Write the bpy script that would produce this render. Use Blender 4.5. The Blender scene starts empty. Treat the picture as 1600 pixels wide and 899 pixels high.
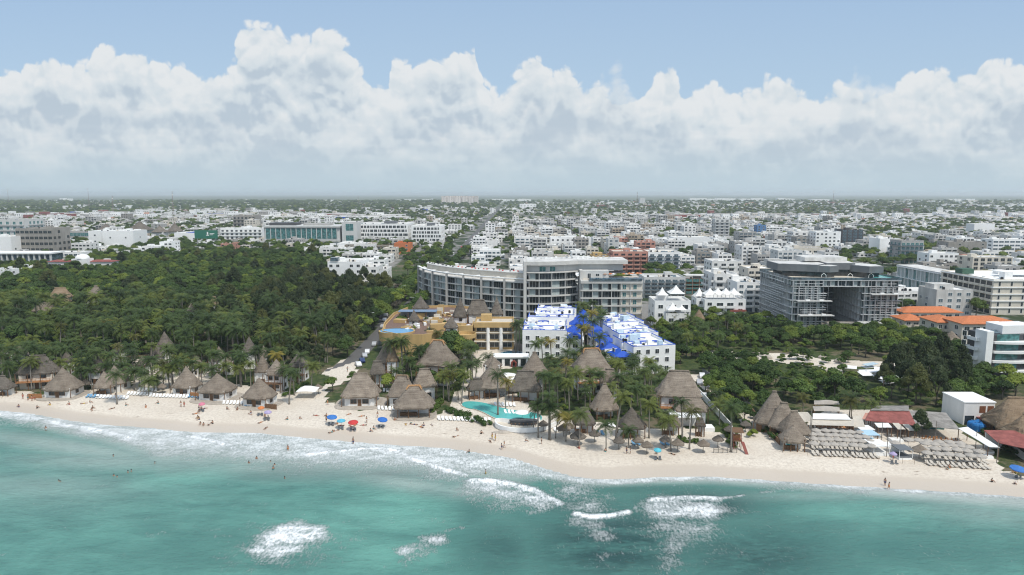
import bpy, math, random
import numpy as np
from mathutils import Vector, Matrix
R = math.radians
sc = bpy.context.scene
C = sc.collection
# ---------------------------------------------------------------- camera
F, CX, CY, CAMH = 1067.0, 800.0, 449.5, 60.0
TH = math.atan(146.5 / F)
ct, st = math.cos(TH), math.sin(TH)
cam_d = bpy.data.cameras.new('camera'); cam = bpy.data.objects.new('camera', cam_d); C.objects.link(cam)
cam_d.sensor_width = 36; cam_d.lens = 36 * F / 1600; cam_d.clip_start = 1; cam_d.clip_end = 300000
cam.location = (0, 0, CAMH); cam.rotation_euler = (R(90) - TH, 0, 0)
sc.camera = cam
sc.view_settings.view_transform = 'Standard'; sc.view_settings.look = 'None'
sc.view_settings.exposure = 0.17; sc.view_settings.gamma = 1
sc.render.engine = 'CYCLES'
sc.cycles.use_denoising = True
try: sc.cycles.denoiser = 'OPENIMAGEDENOISE'
except Exception: pass
sc.cycles.max_bounces = 5; sc.cycles.diffuse_bounces = 3; sc.cycles.glossy_bounces = 2
sc.cycles.transmission_bounces = 3; sc.cycles.volume_bounces = 1; sc.cycles.transparent_max_bounces = 6
sc.cycles.use_adaptive_sampling = True; sc.cycles.adaptive_threshold = 0.02
sc.cycles.sample_clamp_indirect = 6
sc.cycles.pixel_filter_type = 'BLACKMAN_HARRIS'; sc.cycles.filter_width = 1.15
SUN_EL, SUN_AZ = 58, 140      # azimuth measured clockwise from +Y (camera looks to +Y)
SUN_STR, SUN_ANG = 2.8, 5.0
SKY_STR = 0.085

def P(px, py, z=0.0):
    x = (px - CX) / F; y = (CY - py) / F
    Yd = ct + y * st; Zd = -st + y * ct
    t = (z - CAMH) / Zd
    return Vector((x * t, Yd * t, z))
def proj(x, y, z=0.0):
    dep = y * ct - (z - CAMH) * st
    return CX + F * x / dep, CY - F * (y * st + (z - CAMH) * ct) / dep
def zat(Y, py):
    k = (CY - py) / F
    return CAMH + Y * (k * ct - st) / (ct + k * st)
def mpp(px, py, z=0.0):                     # metres per photo pixel at that point
    p = P(px, py, z); return (p.y * ct - (z - CAMH) * st) / F

# ---------------------------------------------------------------- node expressions
class E:
    nt = None
    def __init__(s, sock): s.s = sock
    @staticmethod
    def math(op, *a, clamp=False):
        n = E.nt.nodes.new('ShaderNodeMath'); n.operation = op; n.use_clamp = clamp
        for i, v in enumerate(a): E.put(n.inputs[i], v)
        return E(n.outputs[0])
    @staticmethod
    def put(inp, v):
        if isinstance(v, E): E.nt.links.new(v.s, inp)
        elif isinstance(v, (tuple, list)) and len(v) == 3 and inp.type == 'RGBA': inp.default_value = (*v, 1)
        else: inp.default_value = v
    def __add__(a, b): return E.math('ADD', a, b)
    def __radd__(a, b): return E.math('ADD', b, a)
    def __sub__(a, b): return E.math('SUBTRACT', a, b)
    def __rsub__(a, b): return E.math('SUBTRACT', b, a)
    def __mul__(a, b): return E.math('MULTIPLY', a, b)
    def __rmul__(a, b): return E.math('MULTIPLY', b, a)
    def __truediv__(a, b): return E.math('DIVIDE', a, b)
def mx(a, b): return E.math('MAXIMUM', a, b)
def mn(a, b): return E.math('MINIMUM', a, b)
def sat(a): return E.math('ADD', a, 0.0, clamp=True)
def smooth(a, lo, hi, o0=0.0, o1=1.0):
    n = E.nt.nodes.new('ShaderNodeMapRange'); n.interpolation_type = 'SMOOTHSTEP'
    for i, v in enumerate((a, lo, hi, o0, o1)): E.put(n.inputs[i], v)
    return E(n.outputs[0])
def noise(vec, scale, detail=4, rough=.5, dist=0.0, col=False, dims='3D'):
    n = E.nt.nodes.new('ShaderNodeTexNoise'); n.noise_dimensions = dims
    if vec is not None: E.put(n.inputs['Vector'], vec)
    n.inputs['Scale'].default_value = scale; n.inputs['Detail'].default_value = detail
    n.inputs['Roughness'].default_value = rough; n.inputs['Distortion'].default_value = dist
    return E(n.outputs['Color' if col else 'Fac'])
def voro(vec, scale, feature='F1', rnd=1.0, smoothness=None, dims='3D'):
    n = E.nt.nodes.new('ShaderNodeTexVoronoi'); n.feature = feature; n.voronoi_dimensions = dims
    if vec is not None: E.put(n.inputs['Vector'], vec)
    n.inputs['Scale'].default_value = scale; n.inputs['Randomness'].default_value = rnd
    if smoothness is not None and 'Smoothness' in n.inputs: n.inputs['Smoothness'].default_value = smoothness
    return E(n.outputs['Distance'])
def mixc(f, a, b, blend='MIX'):
    n = E.nt.nodes.new('ShaderNodeMix'); n.data_type = 'RGBA'; n.blend_type = blend
    E.put(n.inputs['Factor'], f); E.put(n.inputs[6], a); E.put(n.inputs[7], b)
    return E(n.outputs[2])
def combine(x, y, z):
    n = E.nt.nodes.new('ShaderNodeCombineXYZ')
    for i, v in enumerate((x, y, z)): E.put(n.inputs[i], v)
    return E(n.outputs[0])
def separate(v):
    n = E.nt.nodes.new('ShaderNodeSeparateXYZ'); E.put(n.inputs[0], v)
    return [E(o) for o in n.outputs]
def texco(which='Object'):
    return E(E.nt.nodes.new('ShaderNodeTexCoord').outputs[which])
def geom(which='Position'):
    return E(E.nt.nodes.new('ShaderNodeNewGeometry').outputs[which])
def attr(name, out='Fac'):
    n = E.nt.nodes.new('ShaderNodeAttribute'); n.attribute_name = name; return E(n.outputs[out])
def vscale(v, sx, sy, sz):
    n = E.nt.nodes.new('ShaderNodeVectorMath'); n.operation = 'MULTIPLY'
    E.put(n.inputs[0], v); n.inputs[1].default_value = (sx, sy, sz); return E(n.outputs[0])
def vadd(v, w):
    n = E.nt.nodes.new('ShaderNodeVectorMath'); n.operation = 'ADD'
    E.put(n.inputs[0], v); E.put(n.inputs[1], w); return E(n.outputs[0])
def objrand(): return E(E.nt.nodes.new('ShaderNodeObjectInfo').outputs['Random'])
def newmat(name):
    m = bpy.data.materials.new(name); m.use_nodes = True; E.nt = m.node_tree
    b = m.node_tree.nodes['Principled BSDF']
    return m, b
def bump(h, strength, dist=1.0):
    n = E.nt.nodes.new('ShaderNodeBump'); E.put(n.inputs['Height'], h)
    n.inputs['Strength'].default_value = strength; n.inputs['Distance'].default_value = dist
    return E(n.outputs[0])

# ---------------------------------------------------------------- world: sky and clouds
def build_world():
    w = bpy.data.worlds.new('World'); sc.world = w; w.use_nodes = True
    nt = w.node_tree; E.nt = nt
    bg = nt.nodes['Background']
    sky = nt.nodes.new('ShaderNodeTexSky'); sky.sky_type = 'NISHITA'; sky.sun_disc = False
    sky.sun_elevation = R(SUN_EL); sky.sun_rotation = R(SUN_AZ)
    sky.altitude = 0; sky.air_density = 1.0; sky.dust_density = 0.6; sky.ozone_density = 2.0
    d = texco('Generated')
    x, y, z = separate(d)
    az = E.math('ARCTAN2', x, y)
    az = mx(mn(az, 1.15), -1.15)
    h = E.math('SQRT', x * x + y * y)
    e = z / mx(h, 0.05)                               # tan of elevation
    U = E.math('TANGENT', az)                         # -0.75 .. 0.75 across the photo

    V = e / E.math('COSINE', az)
    pts = [(0,125),(30,102),(50,80),(78,92),(110,101),(140,88),(165,57),(195,64),(230,86),(260,96),(290,90),(312,106),(345,100),(362,72),(380,38),(405,30),(432,33),(452,52),(480,44),(520,50),(556,78),(592,118),(606,124),(614,96),(640,96),(668,84),(700,72),(712,60),(738,66),(750,108),(770,126),(800,118),(828,86),(848,96),(862,110),(882,97),(902,112),(930,116),(960,132),(985,126),(1015,122),(1038,98),(1056,112),(1090,138),(1112,118),(1140,131),(1175,127),(1222,106),(1244,122),(1270,142),(1292,130),(1310,122),(1335,130),(1365,140),(1398,130),(1432,108),(1460,93),(1500,88),(1560,93),(1600,97)]
    fc = nt.nodes.new('ShaderNodeFloatCurve'); cu = fc.mapping.curves[0]
    def VT(py):
        q = (CY - py) / F; return (-st + q * ct) / (ct + q * st) * F / 300.0
    def UT(px, py):
        q = (CY - py) / F; return (px - CX) / (ct + q * st) / 1600 + .5
    cu.points[0].location = (0, VT(pts[0][1])); cu.points[1].location = (1, VT(pts[-1][1]))
    for a, b in pts[1:-1]: cu.points.new(min(.999, max(.001, UT(a, b))), VT(b))
    for p in cu.points: p.handle_type = 'AUTO_CLAMPED'
    fc.mapping.update()
    t = E.math('PINGPONG', U * (F / 1600) + 0.5 + 2.0, 1.0)
    E.put(fc.inputs['Value'], t)
    prof = E(fc.outputs[0]) * (300.0 / F)             # tan-elevation of the main bank's tops
    uv = combine(U, V, 0.0)
    def sq(a): return a * a
    def billow(vec, seed):
        """rounded heaps at four sizes, 0..1"""
        v = vadd(vec, (seed, seed * .37, 0))
        wv = vadd(v, vscale(vadd(noise(v, 16, 3, .55, col=True, dims='2D'), (-.5, -.5, 0)), .034, .026, 0))
        a1 = 1.0 - sq(voro(wv, 13, dims='2D')); a2 = 1.0 - sq(voro(wv, 29, dims='2D')); a3 = 1.0 - sq(voro(wv, 66, dims='2D'))
        return (a1 - .80) * .9 + (a2 - .80) * .55 + (a3 - .80) * .30 + (noise(wv, 60, 4, .65, dims='2D') - .5) * .3
    soft = noise(vscale(uv, 1, 2.0, 1), 7, 3, .5, dims='2D')
    soft2 = noise(vadd(vscale(uv, 1, 1.5, 1), (5.0, 2.0, 0)), 20, 3, .55, dims='2D')
    skyc = E(sky.outputs[0])
    blue = mixc(smooth(V, .10, .40), (5.1, 6.8, 8.6), (4.0, 5.8, 8.35))
    col = mixc(.8, skyc, blue)
    haze = (5.3, 6.6, 7.35)
    white = (8.2, 8.5, 8.7); mid = (6.9, 7.6, 8.1); dark = (5.2, 6.1, 7.0)
    def layer(col, top, amp, edge, seed, bright, depth, op=1.0):
        h0 = billow(uv, seed); h1 = billow(vadd(uv, (.004, .010, 0)), seed)
        m = top + h0 * amp - V
        mask = smooth(m + (soft2 - .5) * .008, 0.0, edge)
        dep = smooth(m, .004, depth)
        lit = bright + (h0 - h1) * 1.15 + h0 * .25 - dep * .60 + (soft - .5) * 2.3 * dep + (soft2 - .5) * .7
        c1 = mixc(smooth(lit, .0, .5), dark, mid)
        c = mixc(smooth(lit, .42, 1.0), c1, white)
        return mixc(mask * op, col, c)
    # faint grey shelf clouds standing in front of and behind the bank
    col = layer(col, prof - .006, .042, .0075, 0.0, .92, .075, .98)
    n2 = noise(combine(U, 3.3, 0.0), 9, 3, .6, dims='2D'); n3 = noise(combine(U, 9.1, 0.0), 8, 3, .6, dims='2D'); n4 = noise(combine(U, 5.7, 0.0), 11, 3, .6, dims='2D')
    col = layer(col, n2 * .22 + .015, .060, .026, 3.1, .80, .05, .72)
    col = layer(col, n3 * .18 + .002, .055, .028, 7.7, .72, .04, .70)
    col = layer(col, n4 * .15 - .010, .055, .030, 12.3, .66, .03, .60)
    streak = noise(vscale(uv, 3.2, 40, 1), 1.5, 4, .55)
    col = mixc(smooth(V, .15, .05) * smooth(streak, .40, .66) * .42, col, (5.5, 6.5, 7.3))
    col = mixc(smooth(V, .15, .05) * smooth(streak, .55, .30) * .35, col, (6.9, 7.7, 8.2))
    col = mixc(smooth(V, .085, .004) * .88, col, haze)
    # overhead: broken cloud seen from below, never in the photo but lights the place
    over = smooth(V, .45, 1.1) * smooth(noise(vscale(d, 1, 1, 1), 2.6, 5, .6), .38, .6) * .75
    col = mixc(over, col, (8.5, 8.8, 9.2))
    below = smooth(z, 0.0, -.02)
    col = mixc(below, col, (3.0, 3.5, 3.6))
    E.put(bg.inputs['Color'], col); bg.inputs['Strength'].default_value = SKY_STR
    w.cycles.sampling_method = 'MANUAL'; w.cycles.sample_map_resolution = 512
build_world()
sun_d = bpy.data.lights.new('sun', 'SUN'); sun = bpy.data.objects.new('sun', sun_d); C.objects.link(sun)
sun_d.energy = SUN_STR; sun_d.angle = R(SUN_ANG); sun_d.color = (1.0, .955, .88)
sd = Vector((math.sin(R(SUN_AZ)) * math.cos(R(SUN_EL)), math.cos(R(SUN_AZ)) * math.cos(R(SUN_EL)), math.sin(R(SUN_EL))))
sun.rotation_euler = sd.to_track_quat('Z', 'Y').to_euler(); sun.location = sd * 500
# ---------------------------------------------------------------- mesh + object helpers
MATS = {}
def mat(name, col, rough=.75, var=.12, scale=1.5, spec=.3, metal=0.0, bmp=0.0, bscale=6.0, rnd=0.0, streak=False):
    m, b = newmat(name)
    tc = texco('Object')
    n = noise(vscale(tc, 1, 1, .25) if streak else tc, scale, 4, .6)
    c = mixc(smooth(n, .25, .8), tuple(v * (1 - var) for v in col), tuple(min(1, v * (1 + var * .5)) for v in col))
    if rnd: c = mixc(objrand() * rnd, c, tuple(v * .6 for v in col))
    E.put(b.inputs['Base Color'], c); b.inputs['Roughness'].default_value = rough
    b.inputs['Specular IOR Level'].default_value = spec; b.inputs['Metallic'].default_value = metal
    if bmp: E.put(b.inputs['Normal'], bump(noise(tc, bscale, 4, .6), bmp, .1))
    MATS[name] = m; return m
class MB:
    def __init__(s): s.v = []; s.f = []; s.m = []; s.mats = []
    def mi(s, m):
        if m not in s.mats: s.mats.append(m)
        return s.mats.index(m)
    def add(s, vs, fs, m=None):
        o = len(s.v); s.v += [tuple(v) for v in vs]; i = s.mi(m)
        for f in fs: s.f.append(tuple(a + o for a in f)); s.m.append(i)
        return s
    def box(s, x0, y0, z0, x1, y1, z1, m=None):
        return s.add([(x0,y0,z0),(x1,y0,z0),(x1,y1,z0),(x0,y1,z0),(x0,y0,z1),(x1,y0,z1),(x1,y1,z1),(x0,y1,z1)],
              [(0,3,2,1),(4,5,6,7),(0,1,5,4),(1,2,6,5),(2,3,7,6),(3,0,4,7)], m)
    def prism(s, poly, z0, z1, m=None, cap=True):
        n = len(poly); a = sum(poly[i][0]*poly[(i+1)%n][1]-poly[(i+1)%n][0]*poly[i][1] for i in range(n))
        if a < 0: poly = poly[::-1]
        vs = [(p[0],p[1],z0) for p in poly] + [(p[0],p[1],z1) for p in poly]
        fs = [(i,(i+1)%n,n+(i+1)%n,n+i) for i in range(n)]
        if cap: fs += [tuple(range(n-1,-1,-1)), tuple(range(n,2*n))]
        return s.add(vs, fs, m)
    def tube(s, p0, p1, r0, r1, m=None, n=6, cap=True):
        p0, p1 = Vector(p0), Vector(p1); d = (p1-p0).normalized()
        a = d.orthogonal().normalized(); b = d.cross(a)
        vs = [p + (a*math.cos(2*math.pi*i/n)+b*math.sin(2*math.pi*i/n))*r for p, r in ((p0,r0),(p1,r1)) for i in range(n)]
        fs = [(i,(i+1)%n,n+(i+1)%n,n+i) for i in range(n)]
        if cap: fs += [tuple(range(n-1,-1,-1)), tuple(range(n,2*n))]
        return s.add(vs, fs, m)
    def path(s, pts, rs, m=None, n=6):
        vs = []; k = len(pts); pts = [Vector(p) for p in pts]
        for j, p in enumerate(pts):
            d = (pts[min(j+1,k-1)]-pts[max(j-1,0)]).normalized()
            a = d.cross(Vector((0,1,0.01))).normalized(); b = d.cross(a)
            vs += [p + (a*math.cos(2*math.pi*i/n)+b*math.sin(2*math.pi*i/n))*rs[j] for i in range(n)]
        fs = [(j*n+i,j*n+(i+1)%n,(j+1)*n+(i+1)%n,(j+1)*n+i) for j in range(k-1) for i in range(n)]
        fs += [tuple(range(n-1,-1,-1)), tuple(range((k-1)*n,k*n))]
        return s.add(vs, fs, m)
    def lathe(s, prof, m=None, n=16, c=(0,0,0), sx=1, sy=1):
        vs = [(c[0]+r*math.cos(2*math.pi*i/n)*sx, c[1]+r*math.sin(2*math.pi*i/n)*sy, c[2]+z) for r, z in prof for i in range(n)]
        fs = [(j*n+i,j*n+(i+1)%n,(j+1)*n+(i+1)%n,(j+1)*n+i) for j in range(len(prof)-1) for i in range(n)]
        return s.add(vs, fs, m)
    def rot(s, ang, about=(0,0)):
        c, q = math.cos(ang), math.sin(ang)
        s.v = [(about[0]+(x-about[0])*c-(y-about[1])*q, about[1]+(x-about[0])*q+(y-about[1])*c, z) for x,y,z in s.v]; return s
    def mesh(s, name, smooth_=False):
        me = bpy.data.meshes.new(name); me.from_pydata(s.v, [], s.f)
        for m in s.mats: me.materials.append(m)
        me.polygons.foreach_set('material_index', s.m)
        if smooth_: me.polygons.foreach_set('use_smooth', [True]*len(me.polygons))
        me.update(); return me
    def obj(s, name, parent=None, loc=None, smooth_=False):
        return link(name, s.mesh(name, smooth_), parent, loc)
def link(name, me, parent=None, loc=None, rz=0.0, sca=None):
    o = bpy.data.objects.new(name, me); C.objects.link(o)
    if parent is not None: o.parent = parent
    if loc is not None: o.location = loc
    if rz: o.rotation_euler = (0,0,rz)
    if sca is not None: o.scale = sca if isinstance(sca, (tuple, list, Vector)) else (sca,)*3
    return o
THINGS = []      # every thing: (object, label look, label kind for ordinals)
def tag(o, label, cat, group=None, auto=None):
    o['label'] = label; o['category'] = cat; o['kind'] = 'thing'
    if group: o['group'] = group
    if auto: AUTO.append((o, auto))
    return o
AUTO = []
def thing(name, label, cat, loc=(0,0,0), rz=0.0, group=None, auto=None, sca=None):
    o = link(name, None, None, loc, rz, sca); o.empty_display_size = .2
    return tag(o, label, cat, group, auto)
def struct(o): o['kind'] = 'structure'; return o
def stuff(o, label, cat):
    o['kind'] = 'stuff'; o['label'] = label; o['category'] = cat; return o
def arrmesh(name, V, Fq, mats, attrs=None, smooth_=False, midx=None):
    """numpy verts (n,3), faces (m,k) constant k"""
    me = bpy.data.meshes.new(name); n, (m_, k) = len(V), Fq.shape
    me.vertices.add(n); me.vertices.foreach_set('co', np.asarray(V, np.float32).ravel())
    me.loops.add(m_*k); me.loops.foreach_set('vertex_index', np.asarray(Fq, np.int32).ravel())
    me.polygons.add(m_); me.polygons.foreach_set('loop_start', np.arange(0, m_*k, k, dtype=np.int32))
    try: me.polygons.foreach_set('loop_total', np.full(m_, k, np.int32))
    except Exception: pass
    for mm in mats: me.materials.append(mm)
    if midx is not None: me.polygons.foreach_set('material_index', np.asarray(midx, np.int32))
    if smooth_: me.polygons.foreach_set('use_smooth', np.ones(m_, bool))
    me.update(calc_edges=True)
    for an, val in (attrs or {}).items():
        a = me.attributes.new(an, 'FLOAT', 'POINT'); a.data.foreach_set('value', np.asarray(val, np.float32))
    return me
def grid_mesh(name, xs, ys, zf, mats, attrs=None):
    X, Y = np.meshgrid(xs, ys); Z = zf(X, Y)
    V = np.stack([X, Y, Z], -1).reshape(-1, 3); nx, ny = len(xs), len(ys)
    i = np.arange(nx-1)[None, :] + (np.arange(ny-1)*nx)[:, None]
    Fq = np.stack([i, i+1, i+1+nx, i+nx], -1).reshape(-1, 4)
    at = {k: f(X, Y).ravel() for k, f in (attrs or {}).items()}
    return arrmesh(name, V, Fq, mats, at, smooth_=True)
def np_proj(X, Y, Z=0.0):
    dep = Y*ct - (Z-CAMH)*st; dep = np.where(dep < 1, 1, dep)
    return CX + F*X/dep, CY - F*(Y*st + (Z-CAMH)*ct)/dep
def pip(px, py, poly):
    inside = np.zeros(px.shape, bool); n = len(poly); j = n-1
    for i in range(n):
        xi, yi = poly[i]; xj, yj = poly[j]
        c = ((yi > py) != (yj > py)) & (px < (xj-xi)*(py-yi)/((yj-yi) or 1e-9)+xi)
        inside ^= c; j = i
    return inside
def seg_d(px, py, pts, sx=1.0, sy=1.0):
    d = np.full(px.shape, 1e9)
    for (x0,y0),(x1,y1) in zip(pts[:-1], pts[1:]):
        dx, dy = (x1-x0)/sx, (y1-y0)/sy; L = dx*dx+dy*dy or 1e-9
        t = np.clip((((px-x0)/sx)*dx+((py-y0)/sy)*dy)/L, 0, 1)
        d = np.minimum(d, np.hypot((px-x0)/sx-t*dx, (py-y0)/sy-t*dy))
    return d
def sstep(a, lo, hi):
    t = np.clip((a-lo)/(hi-lo), 0, 1); return t*t*(3-2*t)
# ---------------------------------------------------------------- ground, sea
SEA = -1.0
SHORE_PX = [(-900,560),(-400,600),(-100,630),(0,641),(50,646),(110,657),(170,664),(230,668),(300,675),(400,676),(500,686),(600,694),(700,700),(800,715),(850,731),(900,745),(950,749),(1010,746),(1100,744),(1200,750),(1300,757),(1400,763),(1500,769),(1600,776),(1800,795),(2400,860)]
SHORE = [P(a, b, SEA) for a, b in SHORE_PX]
sx_ = np.array([p.x for p in SHORE]); sy_ = np.array([p.y for p in SHORE])
def shore_y(X): return np.interp(X, sx_, sy_)
def land_d(X, Y): return Y - shore_y(X)       # metres inland
def ground_z(X, Y):
    d = land_d(X, Y); z = np.interp(d, [-400, -60, -12, 0, 5, 9, 1e6], [-9, -3.2, -1.5, SEA, -.35, 0, 0])
    return z
def gz(x, y): return float(ground_z(np.array([x]), np.array([y]))[0])
# where bare sand shows (photo outlines laid on the ground)
SAND = [(-400,640),(-400,606),(0,612),(40,611),(60,617),(125,612),(150,608),(205,606),(235,600),(330,606),(370,600),(440,612),(470,610),(505,606),(520,590),(500,585),(540,560),(560,560),(556,585),(535,600),(512,605),(510,628),(560,642),(620,636),(680,650),(700,640),(720,628),(840,640),(860,660),(905,655),(960,665),(1030,670),(1060,668),(1100,672),(1150,680),(1170,668),(1130,625),(1088,600),(1078,585),(1096,585),(1130,605),(1170,640),(1190,672),(1230,690),(1262,660),(1290,640),(1420,640),(1480,660),(1540,700),(1570,735),(1700,780),(2600,980),(2600,1300),(-400,1300)]
SAND = SAND + []
PAVE = [(1078,585),(1096,585),(1060,540),(1040,520),(1030,520)]
def f_sand(X, Y):
    px, py = np_proj(X, Y)
    m = pip(px, py, SAND).astype(float)
    m = np.maximum(m, (land_d(X, Y) < 9))
    m = np.maximum(m, pip(px, py, [(745,548),(800,545),(800,575),(760,580),(835,640),(700,640),(720,600)]))
    m = np.maximum(m, .8*pip(px, py, [(1095,548),(1250,553),(1290,562),(1400,566),(1400,574),(1280,572),(1200,566),(1110,556)]))
    m = np.maximum(m, .8*pip(px, py, [(1270,565),(1310,566),(1320,585),(1290,585)]))
    m = np.maximum(m, .7*pip(px, py, [(205,560),(330,575),(330,606),(205,606)]))
    return m
def f_city(X, Y):
    px, py = np_proj(X, Y)
    jungle = pip(px, py, [(-3000,640),(-3000,412),(0,412),(120,402),(240,398),(400,392),(500,400),(612,420),(640,395),(655,420),(640,470),(600,530),(560,600)])
    lot = pip(px, py, [(1020,500),(1190,500),(1240,515),(1420,520),(1530,560),(1700,600),(1560,700),(1180,700),(1060,600)])
    m = (py < 560) & ~jungle & ~lot
    fade = 1 - sstep(Y, 2600, 5200)
    return m*fade
AVENUE_X = -55.0
def f_road(X, Y):
    px, py = np_proj(X, Y)
    m = (np.abs(X-AVENUE_X) < 4.0) & (Y > 268) & (Y < 3600)
    m |= pip(px, py, [(498,585),(545,560),(585,520),(596,490),(606,490),(602,520),(570,560)])
    return m.astype(float)
def build_ground():
    m, b = newmat('ground_sheet')
    pos = geom(); x, y, z = separate(pos)
    p2 = combine(x, y, 0.0)
    sand, city, road = attr('sand'), attr('city'), attr('road')
    big, med, fin = noise(p2, .05, 4, .6), noise(p2, .45, 5, .65), noise(p2, 3.0, 4, .6)
    jag = (med-.5)*.55 + (fin-.5)*.2
    sm = smooth(sand+jag, .42, .55)
    wet = attr('wet')
    dry = mixc(smooth(big, .3, .7), (.64,.57,.475), (.74,.675,.575))
    foot = smooth(noise(p2, 1.3, 6, .8), .36, .60)
    dry = mixc(foot, mixc(.65, dry, (.46,.39,.32)), dry)
    weed = smooth(noise(vscale(p2, .35, 1.2, 1), .8, 5, .7), .60, .70)*attr('weed')
    dry = mixc(weed*.85, dry, (.20,.14,.10))
    wetc = mixc(big, (.50,.435,.36), (.57,.50,.42))
    sandc = mixc(smooth(wet+(med-.5)*.35, .3, .8), dry, wetc)
    gr = mixc(smooth(med, .35, .65), (.030,.055,.016), (.075,.095,.030))
    gr = mixc(smooth(big+(med-.5)*.5, .50, .62), gr, (.15,.125,.08))
    gr = mixc(smooth(fin, .55, .7), gr, (.075,.065,.045))
    cityc = mixc(smooth(noise(p2, .022, 4, .7), .46, .54), mixc(med, (.17,.165,.155), (.30,.285,.26)), (.035,.055,.022))
    # far forest: bands of greener and browner scrub, pale clearings and roofs too far to be anything else
    fn = noise(vscale(p2, .0006, .0011, 1), 1.0, 7, .62)
    forest = mixc(smooth(fn, .35, .65), (.085,.110,.060), (.135,.155,.085))
    forest = mixc(smooth(noise(vscale(p2, .004, .0016, 1), 1.0, 5, .7), .60, .72), forest, (.13,.14,.085))
    forest = mixc(smooth(noise(p2, .03, 4, .75), .4, .7)*.4, forest, (.02,.035,.018))
    far = smooth(y, 1500.0, 3200.0)
    land = mixc(far, mixc(city, gr, cityc), mixc(city*.35, forest, cityc))
    c = mixc(sm, land, sandc)
    ax = mixc(fin, (.10,.10,.10), (.15,.145,.14))
    c = mixc(smooth(road+jag*.3, .45, .55), c, ax)
    E.put(b.inputs['Base Color'], c); b.inputs['Specular IOR Level'].default_value = .2
    E.put(b.inputs['Roughness'], smooth(wet, .75, 1.0, .9, .35))
    E.put(b.inputs['Normal'], bump(noise(p2, 1.3, 5, .7)*.6+noise(p2, 4, 3, .6)*.2, .5, .35))
    def sp(a, bnd, st_): return np.arange(a, bnd, st_)
    far_x = 300*1.13**np.arange(1, 46)
    xs = np.concatenate([-far_x[::-1], sp(-300, 300.1, 1.6), far_x])
    ys = np.concatenate([[-3000,-1000,-300,0,60], sp(96, 330, 1.3), sp(331, 560, 3.0), 560*1.06**np.arange(0, 88)])
    wetf = lambda X, Y: 1 - sstep(land_d(X, Y), 2.0, 8.5)
    weedf = lambda X, Y: sstep(land_d(X,Y), 1, 4)*(1-sstep(land_d(X,Y), 9, 16))
    me = grid_mesh('ground', xs, ys, ground_z, [m], {'sand': f_sand, 'city': f_city, 'road': f_road, 'wet': wetf, 'weed': weedf})
    struct(link('ground', me))
def blob(px, py, cx, cy, rx, ry, ang=0.0):
    c, s = math.cos(R(ang)), math.sin(R(ang)); dx, dy = px-cx, py-cy
    u, v = (dx*c+dy*s)/rx, (-dx*s+dy*c)/ry
    return np.exp(-(u*u+v*v))
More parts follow.
